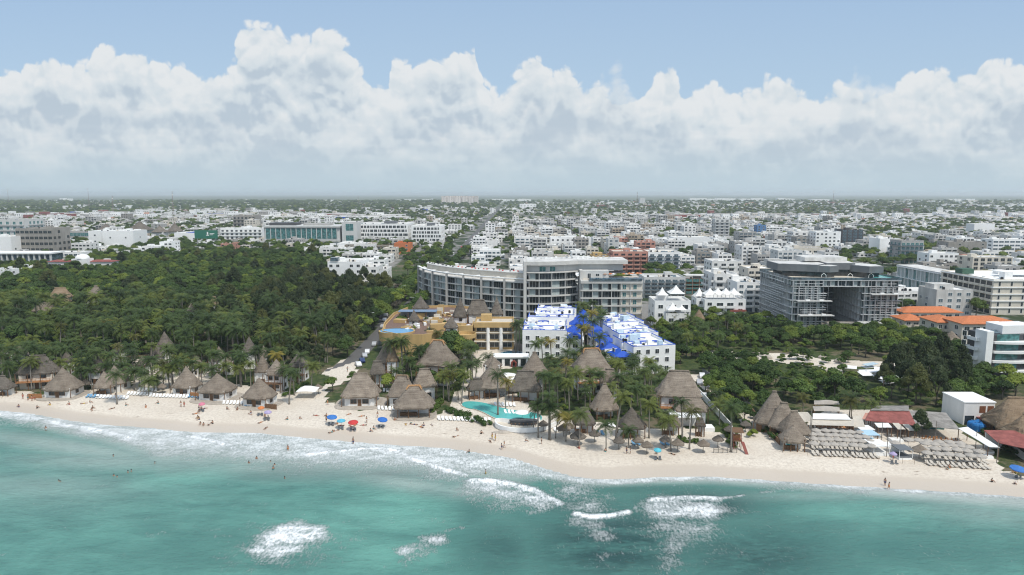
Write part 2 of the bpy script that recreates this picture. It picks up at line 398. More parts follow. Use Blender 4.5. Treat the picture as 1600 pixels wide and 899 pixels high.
def build_sea():
    m, b = newmat('sea_water')
    pos = geom(); x, y, z = separate(pos); p2 = combine(x, y, 0.0)
    foam, milk, dark, teal = attr('foam'), attr('milk'), attr('deep'), attr('light')
    w1 = noise(vscale(p2, .10, .22, 1), 1.0, 6, .62, .4); w2 = noise(vscale(p2, .5, 1.1, 1), 1.0, 5, .65, .3)
    fibre = noise(vscale(p2, 1.4, 1.0, 1), 1.0, 7, .72, 1.2)
    cell = voro(vadd(p2, vscale(noise(p2, 1.2, 4, .6, col=True), 1.6, 1.6, 0)), 1.05, 'F1')
    c = mixc(sat(teal+(w1-.5)*1.5+(w2-.5)*.5), (.058,.165,.145), (.140,.345,.285))
    c = mixc(sat(dark*1.15*smooth(w1+w2*.5-.25, .18, .60)), c, (.028,.080,.076))
    brown = smooth(noise(vscale(p2, .22, .4, 1), 1.0, 6, .7, .6), .60, .72)*attr('weed')
    c = mixc(brown*.75, c, (.065,.080,.058))
    c = mixc(sat(milk*(.75+w1*.6)+(w2-.5)*.25*milk), c, (.42,.47,.44))
    # foam: a threshold through torn, stringy noise
    n1 = noise(vscale(p2, .55, .8, 1), 1.0, 8, .74, .9); n2 = noise(vscale(p2, 2.3, .8, 1), 1.0, 6, .75, .5); n3 = noise(vscale(p2, .16, .25, 1), 1.0, 4, .6, .5)
    ridge = 1.0 - E.math('ABSOLUTE', n1*2.0-1.0)
    tex = sat((ridge-.5)*.8 + (n2-.36)*1.35 + (n3-.42)*.9)
    fo = sat(foam)
    fm = smooth(tex+fo*.95, .92, 1.62)
    th = attr('thin')
    thin = smooth(tex+th*.70, .75, 1.4)*.72
    fm = mx(fm, thin)
    c = mixc(fm, c, mixc(smooth(tex, .1, .8), (.60,.66,.65), (.88,.90,.90)))
    E.put(b.inputs['Base Color'], c)
    E.put(b.inputs['Roughness'], fm*.5+.22); b.inputs['IOR'].default_value = 1.33
    b.inputs['Specular IOR Level'].default_value = .35
    hgt = w2*.6 + noise(vscale(p2, 1.6, 2.6, 1), 1.0, 4, .6)*.22 + w1*.8 + fm*.5
    E.put(b.inputs['Normal'], bump(hgt, .9, .6))
    far_x = 190*1.25**np.arange(1, 26)
    xs = np.concatenate([-far_x[::-1], np.arange(-190, 190.1, .62), far_x])
    ys = np.concatenate([[-40000,-9000,-2500,-700,-200,0,60], np.arange(84, 215, .62), [230, 270, 340, 500]])
    def cache(X, Y): return np_proj(X, Y, SEA)
    # breaking waves: (points, half width px, strength)
    LINES = [([(-60,640),(0,647),(60,654),(120,666),(170,677),(200,684)],6,.95),([(0,656),(60,664),(120,674),(180,684)],9,.55),([(-20,650),(30,650)],9,.5),
        ([(285,680),(310,684),(330,689),(350,695),(366,700)],4.5,.95),([(290,690),(330,698),(350,703)],7,.5),([(285,716),(310,706),(345,705),(375,712)],5,.5),([(205,690),(260,700),(300,702)],7,.38),
        ([(500,704),(560,698),(600,700),(630,712)],15,.62),([(480,712),(530,706),(590,700),(622,706),(650,720),(690,733),(728,744)],4,.95),([(425,722),(455,708),(520,712),(560,718)],8,.45),([(350,692),(420,686),(480,690),(560,692)],10,.4),
        ([(735,752),(760,752),(795,757),(835,767),(874,787)],4.5,1.0),([(738,760),(770,765),(810,775),(850,788)],13,.80),([(740,780),(790,792),(830,796)],9,.45),
        ([(884,750),(912,746),(940,750)],5,.75),([(888,760),(912,775),(925,790)],20,.60),([(898,803),(920,808),(950,807),(982,801)],3,1.05),([(905,812),(930,822),(945,838)],13,.62),([(930,850),(942,868)],9,.38),([(968,812),(985,826)],8,.38),
        ([(1018,782),(1060,779),(1090,779),(1125,781)],3.5,.95),([(1120,780),(1162,774)],1.8,.85),([(1032,795),(1070,795),(1105,800)],18,.88),([(1040,818),(1075,826),(1100,820)],16,.66),([(1055,845),(1052,870),(1042,895)],11,.52),([(1085,790),(1120,800)],12,.5),
        ([(440,828),(465,822),(500,829)],8,.95),([(420,845),(450,836),(490,838)],13,.98),([(405,862),(430,862),(465,850)],12,.88),([(410,878),(440,876)],7,.6),([(400,886),(386,899)],6,.42),([(505,830),(508,832)],3,.9),
        ([(632,862),(655,852),(688,843)],8,.78),([(630,878),(650,870),(672,858)],8,.55),([(697,830),(712,826),(722,826)],2.5,.7),
        ([(1288,755),(1320,758),(1370,761),(1420,764)],3.2,.95),([(1400,764),(1450,766),(1520,771),(1600,778),(1700,787)],2.6,.85),([(1295,762),(1350,768)],5,.5),([(1200,752),(1240,756)],2.4,.85),([(1125,745),(1180,748)],2.4,.55),([(1290,762),(1360,772)],5,.4),
        ([(845,738),(880,748)],6,.5),([(1188,770),(1206,768)],2,.55),([(620,742),(660,748),(700,752)],6,.3),([(560,838),(590,832)],2,.3),([(310,740),(340,735)],2,.28)]
    def f_foam(X, Y):
        px, py = cache(X, Y); r = np.zeros(px.shape)
        for pts, w, s_ in LINES:
            d = seg_d(px, py, pts, 1.6, 1.0)
            r = np.maximum(r, s_*np.exp(-(d/(w*1.45))**2.0))
        dl = land_d(X, Y)
        r = np.maximum(r, .62*np.exp(-((dl+.5)/1.0)**2))
        return r
    def f_thin(X, Y):
        px, py = cache(X, Y); dl = -land_d(X, Y)
        lim = np.interp(px, [-100,0,150,250,420,600,700,800,900,1000,1250,1700], [2,3,10,24,26,20,24,16,6,4,3,3])
        r = .9*(1-sstep(dl, lim*.3, lim))
        for a in [(330,700,60,14),(560,712,110,16),(700,745,60,10),(910,780,60,30),(1070,820,80,50),(450,850,80,35),(1250,760,60,8)]:
            r = np.maximum(r, .55*blob(px, py, *a))
        return r
    def f_milk(X, Y):
        px, py = cache(X, Y); dl = -land_d(X, Y)
        lim = np.interp(px, [-100,0,150,250,420,600,700,800,850,950,1250,1450,1700], [6,7,18,34,32,26,28,22,8,5,6,9,12])
        r = .95*(1-sstep(dl, lim*.15, lim))
        for a, s_ in [((120,700,190,14,8),.55),((60,760,170,24),.28),((400,730,80,12),.45),((180,720,160,16),.45),((330,705,70,12),.75),((640,755,110,14,8),.5),((730,765,60,14),.5),((1290,775,120,8),.3),((1540,800,120,20,8),.3),((80,760,160,40),.18)]:
            r = np.maximum(r, s_*blob(px, py, *a))
        return r
    def f_dark(X, Y):
        px, py = cache(X, Y); r = np.zeros(px.shape)
        for a, s_ in [((960,850,150,70),1.0),((1090,790,120,28),.9),((1180,870,160,60),.8),((780,860,70,50),.7),((880,790,60,25),.6),((470,735,120,14),.5),((620,740,70,8),.75),((1430,860,220,30),.35),((740,800,40,30),.4),((1000,765,160,10),.5),((300,860,160,30),.2)]:
            r = np.maximum(r, s_*blob(px, py, *a))
        return r
    def f_light(X, Y):
        px, py = cache(X, Y); r = np.full(px.shape, .42)
        for a, s_ in [((300,745,150,18,-8),.95),((620,800,130,45),1.0),((500,830,160,60),.8),((150,850,200,60),.62),((1330,800,160,25),.85),((620,870,120,30),.95),((1000,755,80,8),.5)]:
            r = np.maximum(r, s_*blob(px, py, *a))
        return r
    def f_weed(X, Y):
        px, py = cache(X, Y); r = np.zeros(px.shape)
        for a, s_ in [((940,870,110,50),1.0),((180,770,120,20,-14),.35),((1100,850,140,60),.7),((230,735,90,8,-12),.5),((1300,840,200,50),.3),((380,690,140,14),.3)]:
            r = np.maximum(r, s_*blob(px, py, *a))
        return r
    def seaz(X, Y):
        z = np.full(X.shape, SEA); px, py = cache(X, Y)
        for pts, w, s_ in LINES:
            if s_ >= .9 and w < 7:
                d = seg_d(px, py+1.5, pts, 1.0, 1.0); z += .28*np.exp(-(d/3.0)**2)*(land_d(X, Y) < -3)
        return z + .06*np.sin(Y*.55+np.sin(X*.11)*1.2)*sstep(-land_d(X, Y), 4, 20)
    me = grid_mesh('sea', xs, ys, seaz, [m], {'foam': f_foam, 'thin': f_thin, 'milk': f_milk, 'deep': f_dark, 'light': f_light, 'weed': f_weed})
    struct(link('sea', me))
build_ground(); build_sea()
def build_haze():
    m = bpy.data.materials.new('haze_air'); m.use_nodes = True; nt = m.node_tree
    for n in list(nt.nodes):
        if n.type == 'BSDF_PRINCIPLED': nt.nodes.remove(n)
    v = nt.nodes.new('ShaderNodeVolumePrincipled'); v.inputs['Color'].default_value = (.90,.95,1,1)
    v.inputs['Density'].default_value = HAZE; v.inputs['Anisotropy'].default_value = .2
    nt.links.new(v.outputs[0], [n for n in nt.nodes if n.type == 'OUTPUT_MATERIAL'][0].inputs['Volume'])
    m.cycles.homogeneous_volume = True
    b = MB().box(-70000, -41000, -12, 70000, 90000, 92, m)
    o = b.obj('haze'); o['kind'] = 'stuff'; o['label'] = 'thin pale haze in the air over the far city'; o['category'] = 'haze'
HAZE = .000085
build_haze()
# ---------------------------------------------------------------- plants
def leaf_mat(name, dark, light, rnd=.55):
    m, b = newmat(name)
    t = attr('tint'); o = objrand(); n = noise(texco('Object'), .9, 3, .6)
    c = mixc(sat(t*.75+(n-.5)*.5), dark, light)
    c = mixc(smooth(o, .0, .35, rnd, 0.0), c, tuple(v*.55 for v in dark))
    c = mixc(smooth(o, .55, 1.0, 0.0, min(1.0, rnd*1.5)), c, (light[0]*1.35, light[1]*1.12, light[2]*.8))
    E.put(b.inputs['Base Color'], c); b.inputs['Roughness'].default_value = .6
    b.inputs['Specular IOR Level'].default_value = .25
    nt = m.node_tree; tr = nt.nodes.new('ShaderNodeBsdfTranslucent'); mxs = nt.nodes.new('ShaderNodeMixShader')
    E.put(tr.inputs['Color'], c); mxs.inputs[0].default_value = .22
    out = [q for q in nt.nodes if q.type == 'OUTPUT_MATERIAL'][0]
    nt.links.new(b.outputs[0], mxs.inputs[1]); nt.links.new(tr.outputs[0], mxs.inputs[2]); nt.links.new(mxs.outputs[0], out.inputs[0])
    return m
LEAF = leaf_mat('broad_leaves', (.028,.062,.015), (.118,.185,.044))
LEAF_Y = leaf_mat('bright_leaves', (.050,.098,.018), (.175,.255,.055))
LEAF_D = leaf_mat('feathery_needles', (.028,.048,.020), (.105,.135,.055))
LEAF_DRY = leaf_mat('dry_twigs', (.085,.075,.055), (.15,.135,.10), .3)
PALM = leaf_mat('palm_fronds', (.036,.066,.020), (.125,.175,.052))
PALM_Y = leaf_mat('yellow_palm_fronds', (.075,.085,.018), (.22,.21,.05))
HEDGE = leaf_mat('hedge_leaves', (.030,.065,.014), (.090,.160,.035))
BARK = mat('bark', (.16,.14,.115), .9, .35, 3)
BARK_P = mat('palm_trunk', (.24,.215,.185), .9, .3, 5, streak=False)
def crown_np(seed, Rx, H, ncl, nleaf, ls, z0, flat=.6, spread=1.0, fine=False):
    """leaf quads spread over an uneven heap of clumps; returns verts, quads, tint"""
    r = np.random.default_rng(seed)
    cl = []
    for i in range(ncl):
        a = r.uniform(0, 2*np.pi); q = r.uniform(0, 1)**.55
        x, y = np.cos(a)*q*Rx*.72, np.sin(a)*q*Rx*.72
        zz = z0 + H*(.30+.62*(1-q**1.7)*r.uniform(.65, 1.05)) - H*.12*r.random()
        cl.append((x, y, zz, Rx*r.uniform(.26, .44)*spread, r.uniform(-.18, .18)))
    cl = np.array(cl); idx = r.integers(0, ncl, nleaf); c = cl[idx]
    d = r.normal(size=(nleaf, 3)); d /= np.linalg.norm(d, axis=1)[:, None]
    d[:, 2] = np.where(d[:, 2] < -.25, -d[:, 2]*.6, d[:, 2])
    rad = c[:, 3]*(.62+.42*r.random(nleaf)**.6)
    pos = c[:, :3] + d*rad[:, None]*np.array([1, 1, flat+.15])
    nrm = d + r.normal(size=(nleaf, 3))*(.38 if not fine else .6) + np.array([0, 0, .35]); nrm /= np.linalg.norm(nrm, axis=1)[:, None]
    t = np.cross(nrm, r.normal(size=(nleaf, 3))); t /= np.linalg.norm(t, axis=1)[:, None]; u = np.cross(nrm, t)
    s = ls*(.6+.8*r.random(nleaf))[:, None]; k = .62 if not fine else .25
    V = np.stack([pos-t*s, pos+u*s*k, pos+t*s, pos-u*s*k], 1).reshape(-1, 3)
    Q = np.arange(nleaf*4).reshape(-1, 4)
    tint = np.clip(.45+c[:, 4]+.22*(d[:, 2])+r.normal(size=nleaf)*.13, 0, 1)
    # a ragged inner mass so that the crown is not see-through
    iv = []; iq = []; it = []
    for (x, y, z, rr, _) in cl:
        n, mrings = 8, 4; o = sum(len(a) for a in iv); vs = []
        for j in range(mrings+1):
            ph = math.pi*(j/mrings)
            for i in range(n):
                th = 2*math.pi*i/n; q = rr*.66*(1+r.uniform(-.22, .22))
                vs.append((x+q*math.sin(ph)*math.cos(th), y+q*math.sin(ph)*math.sin(th), z+q*math.cos(ph)*flat))
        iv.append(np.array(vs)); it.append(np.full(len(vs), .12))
        for j in range(mrings):
            for i in range(n): iq.append((o+j*n+i, o+(j+1)*n+i, o+(j+1)*n+(i+1)%n, o+j*n+(i+1)%n))
    V2 = np.concatenate(iv); Q2 = np.array(iq)+len(V)
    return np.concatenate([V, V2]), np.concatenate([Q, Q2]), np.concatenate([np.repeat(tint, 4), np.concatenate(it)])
def trunk_mb(seed, h, r0, z1, limbs=4, spread=2.2, m=None):
    rr = random.Random(seed); mb = MB(); m = m or BARK
    mb.path([(0,0,-.5),(.1,.05,h*.5),(rr.uniform(-.3,.3),rr.uniform(-.3,.3),h)], [r0*1.2, r0*.85, r0*.6], m)
    for i in range(limbs):
        a = 2*math.pi*i/limbs+rr.uniform(-.4,.4); s = spread*rr.uniform(.7,1.1)
        mb.path([(0,0,h*.72),(math.cos(a)*s*.45,math.sin(a)*s*.45,h*.72+(z1-h*.72)*.55),(math.cos(a)*s,math.sin(a)*s,z1)], [r0*.6, r0*.4, r0*.15], m, 5)
    return mb
TREES = {}
def proto_tree(kind, k, Rx, H, th, ncl, nleaf, ls, m, **kw):
    V, Q, t = crown_np(hash_(kind)+k*17, Rx, H, ncl, nleaf, ls, th*.75, **kw)
    cm = arrmesh(kind+'_crown', V, Q, [m], {'tint': t})
    tm = trunk_mb(k, th, .22, th+H*.45, 4, Rx*.5).mesh(kind+'_trunk', True)
    TREES.setdefault(kind, []).append((cm, tm))
def hash_(s): return sum(ord(c)*(i+3) for i, c in enumerate(s)) % 9973
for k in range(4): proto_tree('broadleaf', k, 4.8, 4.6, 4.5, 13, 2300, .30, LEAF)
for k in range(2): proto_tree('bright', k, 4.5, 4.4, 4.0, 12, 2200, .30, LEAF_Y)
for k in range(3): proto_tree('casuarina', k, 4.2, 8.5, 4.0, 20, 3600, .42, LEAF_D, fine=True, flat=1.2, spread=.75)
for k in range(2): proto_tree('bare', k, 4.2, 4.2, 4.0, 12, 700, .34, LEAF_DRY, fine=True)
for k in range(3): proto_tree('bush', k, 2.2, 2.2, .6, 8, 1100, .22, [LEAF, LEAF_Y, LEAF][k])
def frond(mb_v, mb_f, mb_t, a, el, L, droop, r, wid=.5):
    n = 9; ca, sa = math.cos(a), math.sin(a); tint = r.uniform(.15, .95)
    pts = []
    x = z = 0; ang = el
    for i in range(n+1):
        pts.append((x, z)); x += math.cos(ang)*L/n; z += math.sin(ang)*L/n; ang -= droop/n*(.6+1.0*i/n)
    side = (-sa, ca)
    for i in range(n):
        (x0,z0),(x1,z1) = pts[i], pts[i+1]
        w = wid*math.sin(math.pi*min(.97, (i+1.1)/(n+1.3)))**.6
        for sg in (-1, 1):                # two leaflets per step, hanging off the midrib
            for q in (0, .5):
                xa, za = x0+(x1-x0)*q, z0+(z1-z0)*q; xb, zb = x0+(x1-x0)*(q+.30), z0+(z1-z0)*(q+.30)
                o = len(mb_v); dz = -w*(.35+r.uniform(0,.35)); ox, oy = side[0]*w*sg, side[1]*w*sg
                fx = .35*w
                mb_v += [(ca*xa, sa*xa, za), (ca*xb, sa*xb, zb), (ca*(xb+fx)+ox, sa*(xb+fx)+oy, zb+dz), (ca*(xb+fx*.6)+ox, sa*(xb+fx*.6)+oy, zb+dz-.02)]
                mb_f.append((o, o+1, o+2, o+3)); mb_t += [tint]*4
def proto_palm(k, nf, L, m):
    r = random.Random(100+k); v, f, t = [], [], []
    for i in range(nf):
        q = i/nf; a = i*2.399+r.uniform(-.2,.2)
        frond(v, f, t, a, 1.25-1.75*q+r.uniform(-.15,.15), L*r.uniform(.85,1.1), 1.1+.9*r.random()+.4*(1-q), r, .62)
    return arrmesh('palm_crown', np.array(v), np.array(f), [m], {'tint': t})
PALM_CR = [proto_palm(0,20,3.0,PALM), proto_palm(1,24,3.3,PALM), proto_palm(2,17,2.8,PALM), proto_palm(3,18,2.9,PALM_Y), proto_palm(4,26,3.2,PALM)]
PALM_TR = []
for k, (lx, ly) in enumerate([(.25,0),(1.1,.3),(-.9,.2),(.1,-.6)]):
    mb = MB(); pts = []; rs = []
    for i in range(9):
        q = i/8; pts.append((lx*q**1.8, ly*q**1.8, -0.3+q*8.3)); rs.append(.20-.07*q+(.09 if i == 0 else 0))
    PALM_TR.append((mb.path(pts, rs, BARK_P, 6).mesh('palm_trunk', True), (lx, ly, 8.0)))
def palm_merged(ci, ti):
    tm, tip = PALM_TR[ti]; cm = PALM_CR[ci]; V = [tuple(v.co) for v in tm.vertices]; n = len(V); Fs = [tuple(p.vertices) for p in tm.polygons]; nt = len(Fs)
    V += [(v.co.x+tip[0], v.co.y+tip[1], v.co.z+tip[2]) for v in cm.vertices]; Fs += [tuple(a+n for a in p.vertices) for p in cm.polygons]
    me = bpy.data.meshes.new('palm_kind'); me.from_pydata(V, [], Fs); me.materials.append(BARK_P); me.materials.append(cm.materials[0])
    me.polygons.foreach_set('material_index', [0]*nt+[1]*(len(Fs)-nt)); a = me.attributes.new('tint', 'FLOAT', 'POINT')
    t = np.zeros(len(cm.vertices), np.float32); cm.attributes['tint'].data.foreach_get('value', t); a.data.foreach_set('value', np.concatenate([np.zeros(n, np.float32), t])); return me
vr = random.Random(7)
NPALM = 0
def palm(x, y, h, crown=None, look=None, group='coconut palms over the beach resorts', z=None, s=1.0):
    global NPALM
    NPALM += 1
    ci = vr.choice([0,1,1,2,4,4,0,3]) if crown is None else crown
    tm, tip = vr.choice(PALM_TR); z = gz(x, y) if z is None else z
    k = h/8.0; rz = vr.uniform(0, 6.28)
    o = thing('palm_tree', '', 'palm tree', (x, y, z), rz, group, auto=('yellow-green coconut palm' if ci == 3 else 'green coconut palm'))
    t = link('trunk', tm, o, (0,0,0)); t.scale = (max(.8,k), max(.8,k), k)
    kk = max(.8, k)
    c = link('crown', PALM_CR[ci], o, (tip[0]*kk, tip[1]*kk, tip[2]*k), vr.uniform(0, 6.28), s*vr.uniform(.85, 1.1))
    return o
LOOK = {'broadleaf': 'dark green broadleaf tree', 'bright': 'bright green broadleaf tree', 'casuarina': 'feathery dark casuarina tree', 'bare': 'grey-brown leafless tree', 'bush': 'low green bush'}
def tree(kind, x, y, s=1.0, sz=None, group=None, look=None, z=None):
    cm, tm = vr.choice(TREES[kind]); z = gz(x, y) if z is None else z
    o = thing('bush' if kind == 'bush' else kind+'_tree' if kind != 'bare' else 'bare_tree', '', 'bush' if kind == 'bush' else 'tree', (x, y, z), vr.uniform(0, 6.28), group or 'trees', auto=look or LOOK[kind])
    o.scale = (s*vr.uniform(.9,1.1), s*vr.uniform(.9,1.1), (sz or s)*vr.uniform(.9,1.12))
    if kind != 'bush': link('trunk', tm, o)
    link('crown', cm, o)
    return o
def hedge_run(pts, w, h, look, name='hedge'):
    """clipped or rounded hedge following px points"""
    ws = [P(a, b) for a, b in pts]; r = np.random.default_rng(len(pts)+int(pts[0][0])); Vs, Qs, Ts = [], [], []; o = 0
    for p, q in zip(ws[:-1], ws[1:]):
        L = (q-p).length; n = max(2, int(L/(w*.5)))
        for i in range(n):
            c = p.lerp(q, (i+.5)/n)
            V, Q, t = crown_np(int(c.x*13+c.y*7) % 9999, w*.75, h*.8, 4, 260, .17, .0, flat=.8)
            Vs.append(V+np.array([c.x, c.y, gz(c.x, c.y)])); Qs.append(Q+o); Ts.append(t); o += len(V)
    V = np.concatenate(Vs); c0 = V.mean(0); c0[2] = 0
    ob = link(name, arrmesh(name, V-c0, np.concatenate(Qs), [HEDGE], {'tint': np.concatenate(Ts)}), None, tuple(c0))
    return tag(ob, look, 'hedge')
# ---- instanced mass of canopy (stuff) through geometry nodes
def scatter_stuff(name, pts, scales, rots, protos, label, cat, seed=0):
    coll = bpy.data.collections.new(name+'_kinds')
    for i, me in enumerate(protos): coll.objects.link(bpy.data.objects.new(name+'_kind', me))
    me = bpy.data.meshes.new(name); me.from_pydata([tuple(p) for p in pts], [], [])
    for an, ty, val in (('scl', 'FLOAT', scales), ('rz', 'FLOAT', rots)):
        a = me.attributes.new(an, ty, 'POINT'); a.data.foreach_set('value', np.asarray(val, np.float32))
    o = link(name, me); ng = bpy.data.node_groups.new(name, 'GeometryNodeTree')
    ng.interface.new_socket('Geometry', in_out='INPUT', socket_type='NodeSocketGeometry'); ng.interface.new_socket('Geometry', in_out='OUTPUT', socket_type='NodeSocketGeometry')
    N, L = ng.nodes.new, ng.links.new
    gi, go = N('NodeGroupInput'), N('NodeGroupOutput'); iop = N('GeometryNodeInstanceOnPoints'); ci = N('GeometryNodeCollectionInfo')
    ci.inputs['Collection'].default_value = coll; ci.inputs['Separate Children'].default_value = True; ci.inputs['Reset Children'].default_value = True
    na = N('GeometryNodeInputNamedAttribute'); na.data_type = 'FLOAT'; na.inputs[0].default_value = 'scl'
    nr = N('GeometryNodeInputNamedAttribute'); nr.data_type = 'FLOAT'; nr.inputs[0].default_value = 'rz'
    cx = N('ShaderNodeCombineXYZ'); rv = N('FunctionNodeRandomValue'); rv.data_type = 'INT'; rv.inputs[4].default_value = 0; rv.inputs[5].default_value = len(protos)-1; rv.inputs['Seed'].default_value = seed
    L(gi.outputs[0], iop.inputs['Points']); L(ci.outputs[0], iop.inputs['Instance']); iop.inputs['Pick Instance'].default_value = True
    L(rv.outputs[2], iop.inputs['Instance Index']); L(na.outputs[0], iop.inputs['Scale']); L(nr.outputs[0], cx.inputs[2]); L(cx.outputs[0], iop.inputs['Rotation'])
    L(iop.outputs[0], go.inputs[0]); md = o.modifiers.new('scatter', 'NODES'); md.node_group = ng
    return stuff(o, label, cat)
# ---------------------------------------------------------------- planting
OCC = []     # (x, y, r) where no tree may stand
def inpoly(px, py, poly): return bool(pip(np.array([px]), np.array([py]), poly)[0])
def free(x, y, r):
    return all((x-a)**2+(y-b)**2 > (r+c)**2 for a, b, c in OCC)
def sample(poly, n, minr, zc=0.0, rng=vr, tries=40):
    """world points, evenly dense on the ground, inside a photo outline"""
    W = [P(a, b) for a, b in poly]; xs = [p.x for p in W]; ys = [p.y for p in W]; out = []; grid = {}
    wp = [(p.x, p.y) for p in W]; T = n*tries; k = 0
    while len(out) < n and k < T:
        k += 1; x, y = rng.uniform(min(xs), max(xs)), rng.uniform(min(ys), max(ys))
        c, s = False, len(wp)-1
        for i in range(len(wp)):
            (xi, yi), (xj, yj) = wp[i], wp[s]
            if ((yi > y) != (yj > y)) and x < (xj-xi)*(y-yi)/((yj-yi) or 1e-9)+xi: c = not c
            s = i
        if not c or not free(x, y, minr*.5): continue
        gx, gy = int(x//minr), int(y//minr)
        if any((x-a)**2+(y-b)**2 < minr*minr for i in (-1,0,1) for j in (-1,0,1) for a, b in grid.get((gx+i, gy+j), ())): continue
        grid.setdefault((gx, gy), []).append((x, y)); out.append((x, y))
    return out
def plant_all():
    # 1. the jungle left of the avenue
    J = [(-330,596),(-330,430),(0,418),(120,408),(240,404),(400,398),(500,406),(515,440),(600,452),(612,470),(596,500),(560,545),(520,575),(470,585),(300,580),(150,578)]
    pts = sample(J, 3400, 5.6)
    pts.sort(key=lambda p: p[1] + (5000 if proj(*p)[0] < -15 else 0))
    nb = 0; rest = []
    cas = [(430,545),(480,540),(520,520),(555,500),(450,500),(395,520),(500,480),(560,470),(250,520),(180,545),(350,540)]
    for x, y in pts:
        px, py = proj(x, y); dc = min(math.hypot((px-a)/1.4, py-b) for a, b in cas)
        if py > 556 and vr.random() < .45: continue      # palms take that strip
        if nb < 45:
            kind = 'casuarina' if dc < 42 and px > 330 and vr.random() < .8 else vr.choices(['broadleaf','bright','casuarina','bare'], [6,2.2,1.2,.25])[0]
            s = vr.uniform(.62, .98) if kind != 'casuarina' else vr.uniform(.6, .9)
            tree(kind, x, y, s, group='jungle trees between the beach huts and the town'); nb += 1
        else: rest.append((x, y, dc, px))
    pr = {'a': [], 'b': [], 'c': []}
    for x, y, dc, px in rest:
        pr['c' if (dc < 50 and px > 330 and vr.random() < .7) or vr.random() < .08 else 'b' if vr.random() < .25 else 'a'].append((x, y, gz(x, y)))
    for k, kinds, lab in (('a','broadleaf','dense dark green jungle canopy behind the thatched beach huts'), ('b','bright','lighter green crowns mixed through the jungle canopy'), ('c','casuarina','feathery casuarina crowns massed beside the sand road')):
        p = pr[k]; n = len(p)
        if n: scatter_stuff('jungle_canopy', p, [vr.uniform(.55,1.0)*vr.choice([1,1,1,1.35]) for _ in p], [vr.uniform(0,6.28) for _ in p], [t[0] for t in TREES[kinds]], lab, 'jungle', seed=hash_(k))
    # trees leaning over the avenue and round the white villas
    for poly, n, k in (([(612,470),(640,400),(700,398),(720,412),(660,425),(650,470),(660,500),(606,500)],60,'x'), ([(640,372),(700,385),(735,345),(700,345),(690,372)],34,'x'),([(690,350),(735,338),(728,372),(706,392)],20,'x')):
        for x, y in sample(poly, n, 6.5):
            tree(vr.choice(['broadleaf','bright','bright','broadleaf','bare']), x, y, vr.uniform(.7,1.1), group='trees along the avenue')
    k = 0
    for Y in list(range(285, 720, 8)):
        for sx in (-1, 1):
            X = AVENUE_X+sx*vr.uniform(6.5, 9.5); px, py = proj(X, Y)
            if vr.random() < .86: tree(vr.choice(['broadleaf','bright']), X, Y+vr.uniform(-2,2), vr.uniform(.8,1.3), vr.uniform(.9,1.3), group='trees along the avenue'); k += 1
    for px, py, s in [(700,573,1.25),(684,575,1.15),(718,572,1.2),(668,577,1.0),(706,566,1.3),(640,600,.6),(737,560,.8),(830,548,.9),(835,540,.9),(605,612,.8),(520,612,.6),(552,600,.5)]:
        p = P(px, py); tree('bright' if s < 1 else 'broadleaf', p.x, p.y, s, s, look='rounded dense green tree', group='garden trees of the beach resorts')
    for px, py, h in [(612,600,13),(630,600,14),(640,598,13),(655,600,11),(622,590,12),(738,600,12),(731,590,11),(908,562,12),(918,566,12),(928,558,13),(912,548,13),(922,540,13),(935,575,11),(835,578,9),(848,574,9),(862,575,9),(885,576,10),(812,548,11),(806,552,11)]:
        p = P(px, py); palm(p.x, p.y, h, group='palms between the resort buildings', s=1.1)
    # 2. right hand lot: scrub, bushes, casuarinas
    Lt = [(1022,500),(1060,492),(1180,500),(1250,520),(1400,525),(1520,560),(1590,600),(1590,622),(1470,640),(1260,632),(1190,612),(1110,560),(1040,560)]
    n = 0
    for x, y in sample(Lt, 520, 4.4):
        px, py = proj(x, y)
        if 552 < py < 574 and 1110 < px < 1420 and vr.random() < .72: continue
        if (565 < py < 590 and 1270 < px < 1320) or (568 < py < 618 and 1338 < px < 1392): continue
        low = .62 if (px < 1330 and 545 < py < 600) else 1.0
        front = py > 595
        k = vr.choices(['broadleaf','bush','bright'], [3.4,3,3] if py < 550 or front else [1.2,6,2.2])[0]
        tree(k, x, y, low*(vr.uniform(.55,.88)+(.10 if px > 1240 else 0)) if k != 'bush' else vr.uniform(.9,1.6)*low, group='trees and bushes on the overgrown lot')
    for x, y in sample([(1110,548),(1250,553),(1330,562),(1330,580),(1270,590),(1200,570),(1110,558)], 42, 4.2):
        tree('bush', x, y, vr.uniform(.5,.95), group='trees and bushes on the overgrown lot')
    for x, y in sample([(1090,552),(1195,590),(1195,645),(1105,590)], 60, 3.2):
        tree(vr.choice(['bush','bush','broadleaf']), x, y, vr.uniform(.8,1.2)*.8, group='trees and bushes on the overgrown lot')
    for px, py, s in [(1418,622,1.0),(1446,606,1.1),(1462,634,.9),(1410,588,.95),(1470,580,1.0),(1500,600,.9),(1395,600,.9),(1430,632,1.0),(1455,618,1.1),(1405,610,.95),(1480,600,1.0),(1440,590,.9),(1500,625,.85),(1380,612,.8),(1436,690,.72)]:
        p = P(px, py); tree('casuarina', p.x, p.y, s, s*(1.15 if py < 680 else 1.0), group='casuarinas on the overgrown lot')
    # 3. palms
    for poly, n, hm in (([(0,604),(0,570),(200,572),(330,580),(440,585),(470,600),(440,606),(235,606),(205,600),(60,604)],80,9.0), ([(0,568),(0,545),(200,545),(520,560),(520,578),(440,584),(200,572)],34,10.5),
                        ([(700,640),(690,600),(720,590),(840,600),(850,640),(800,625)],9,8.5)):
        for x, y in sample(poly, n, 4.2): palm(x, y, vr.uniform(hm*.7, hm*1.15))
    p = sample([(0,560),(0,490),(200,480),(520,515),(520,570),(440,576),(200,566)], 190, 5.0)
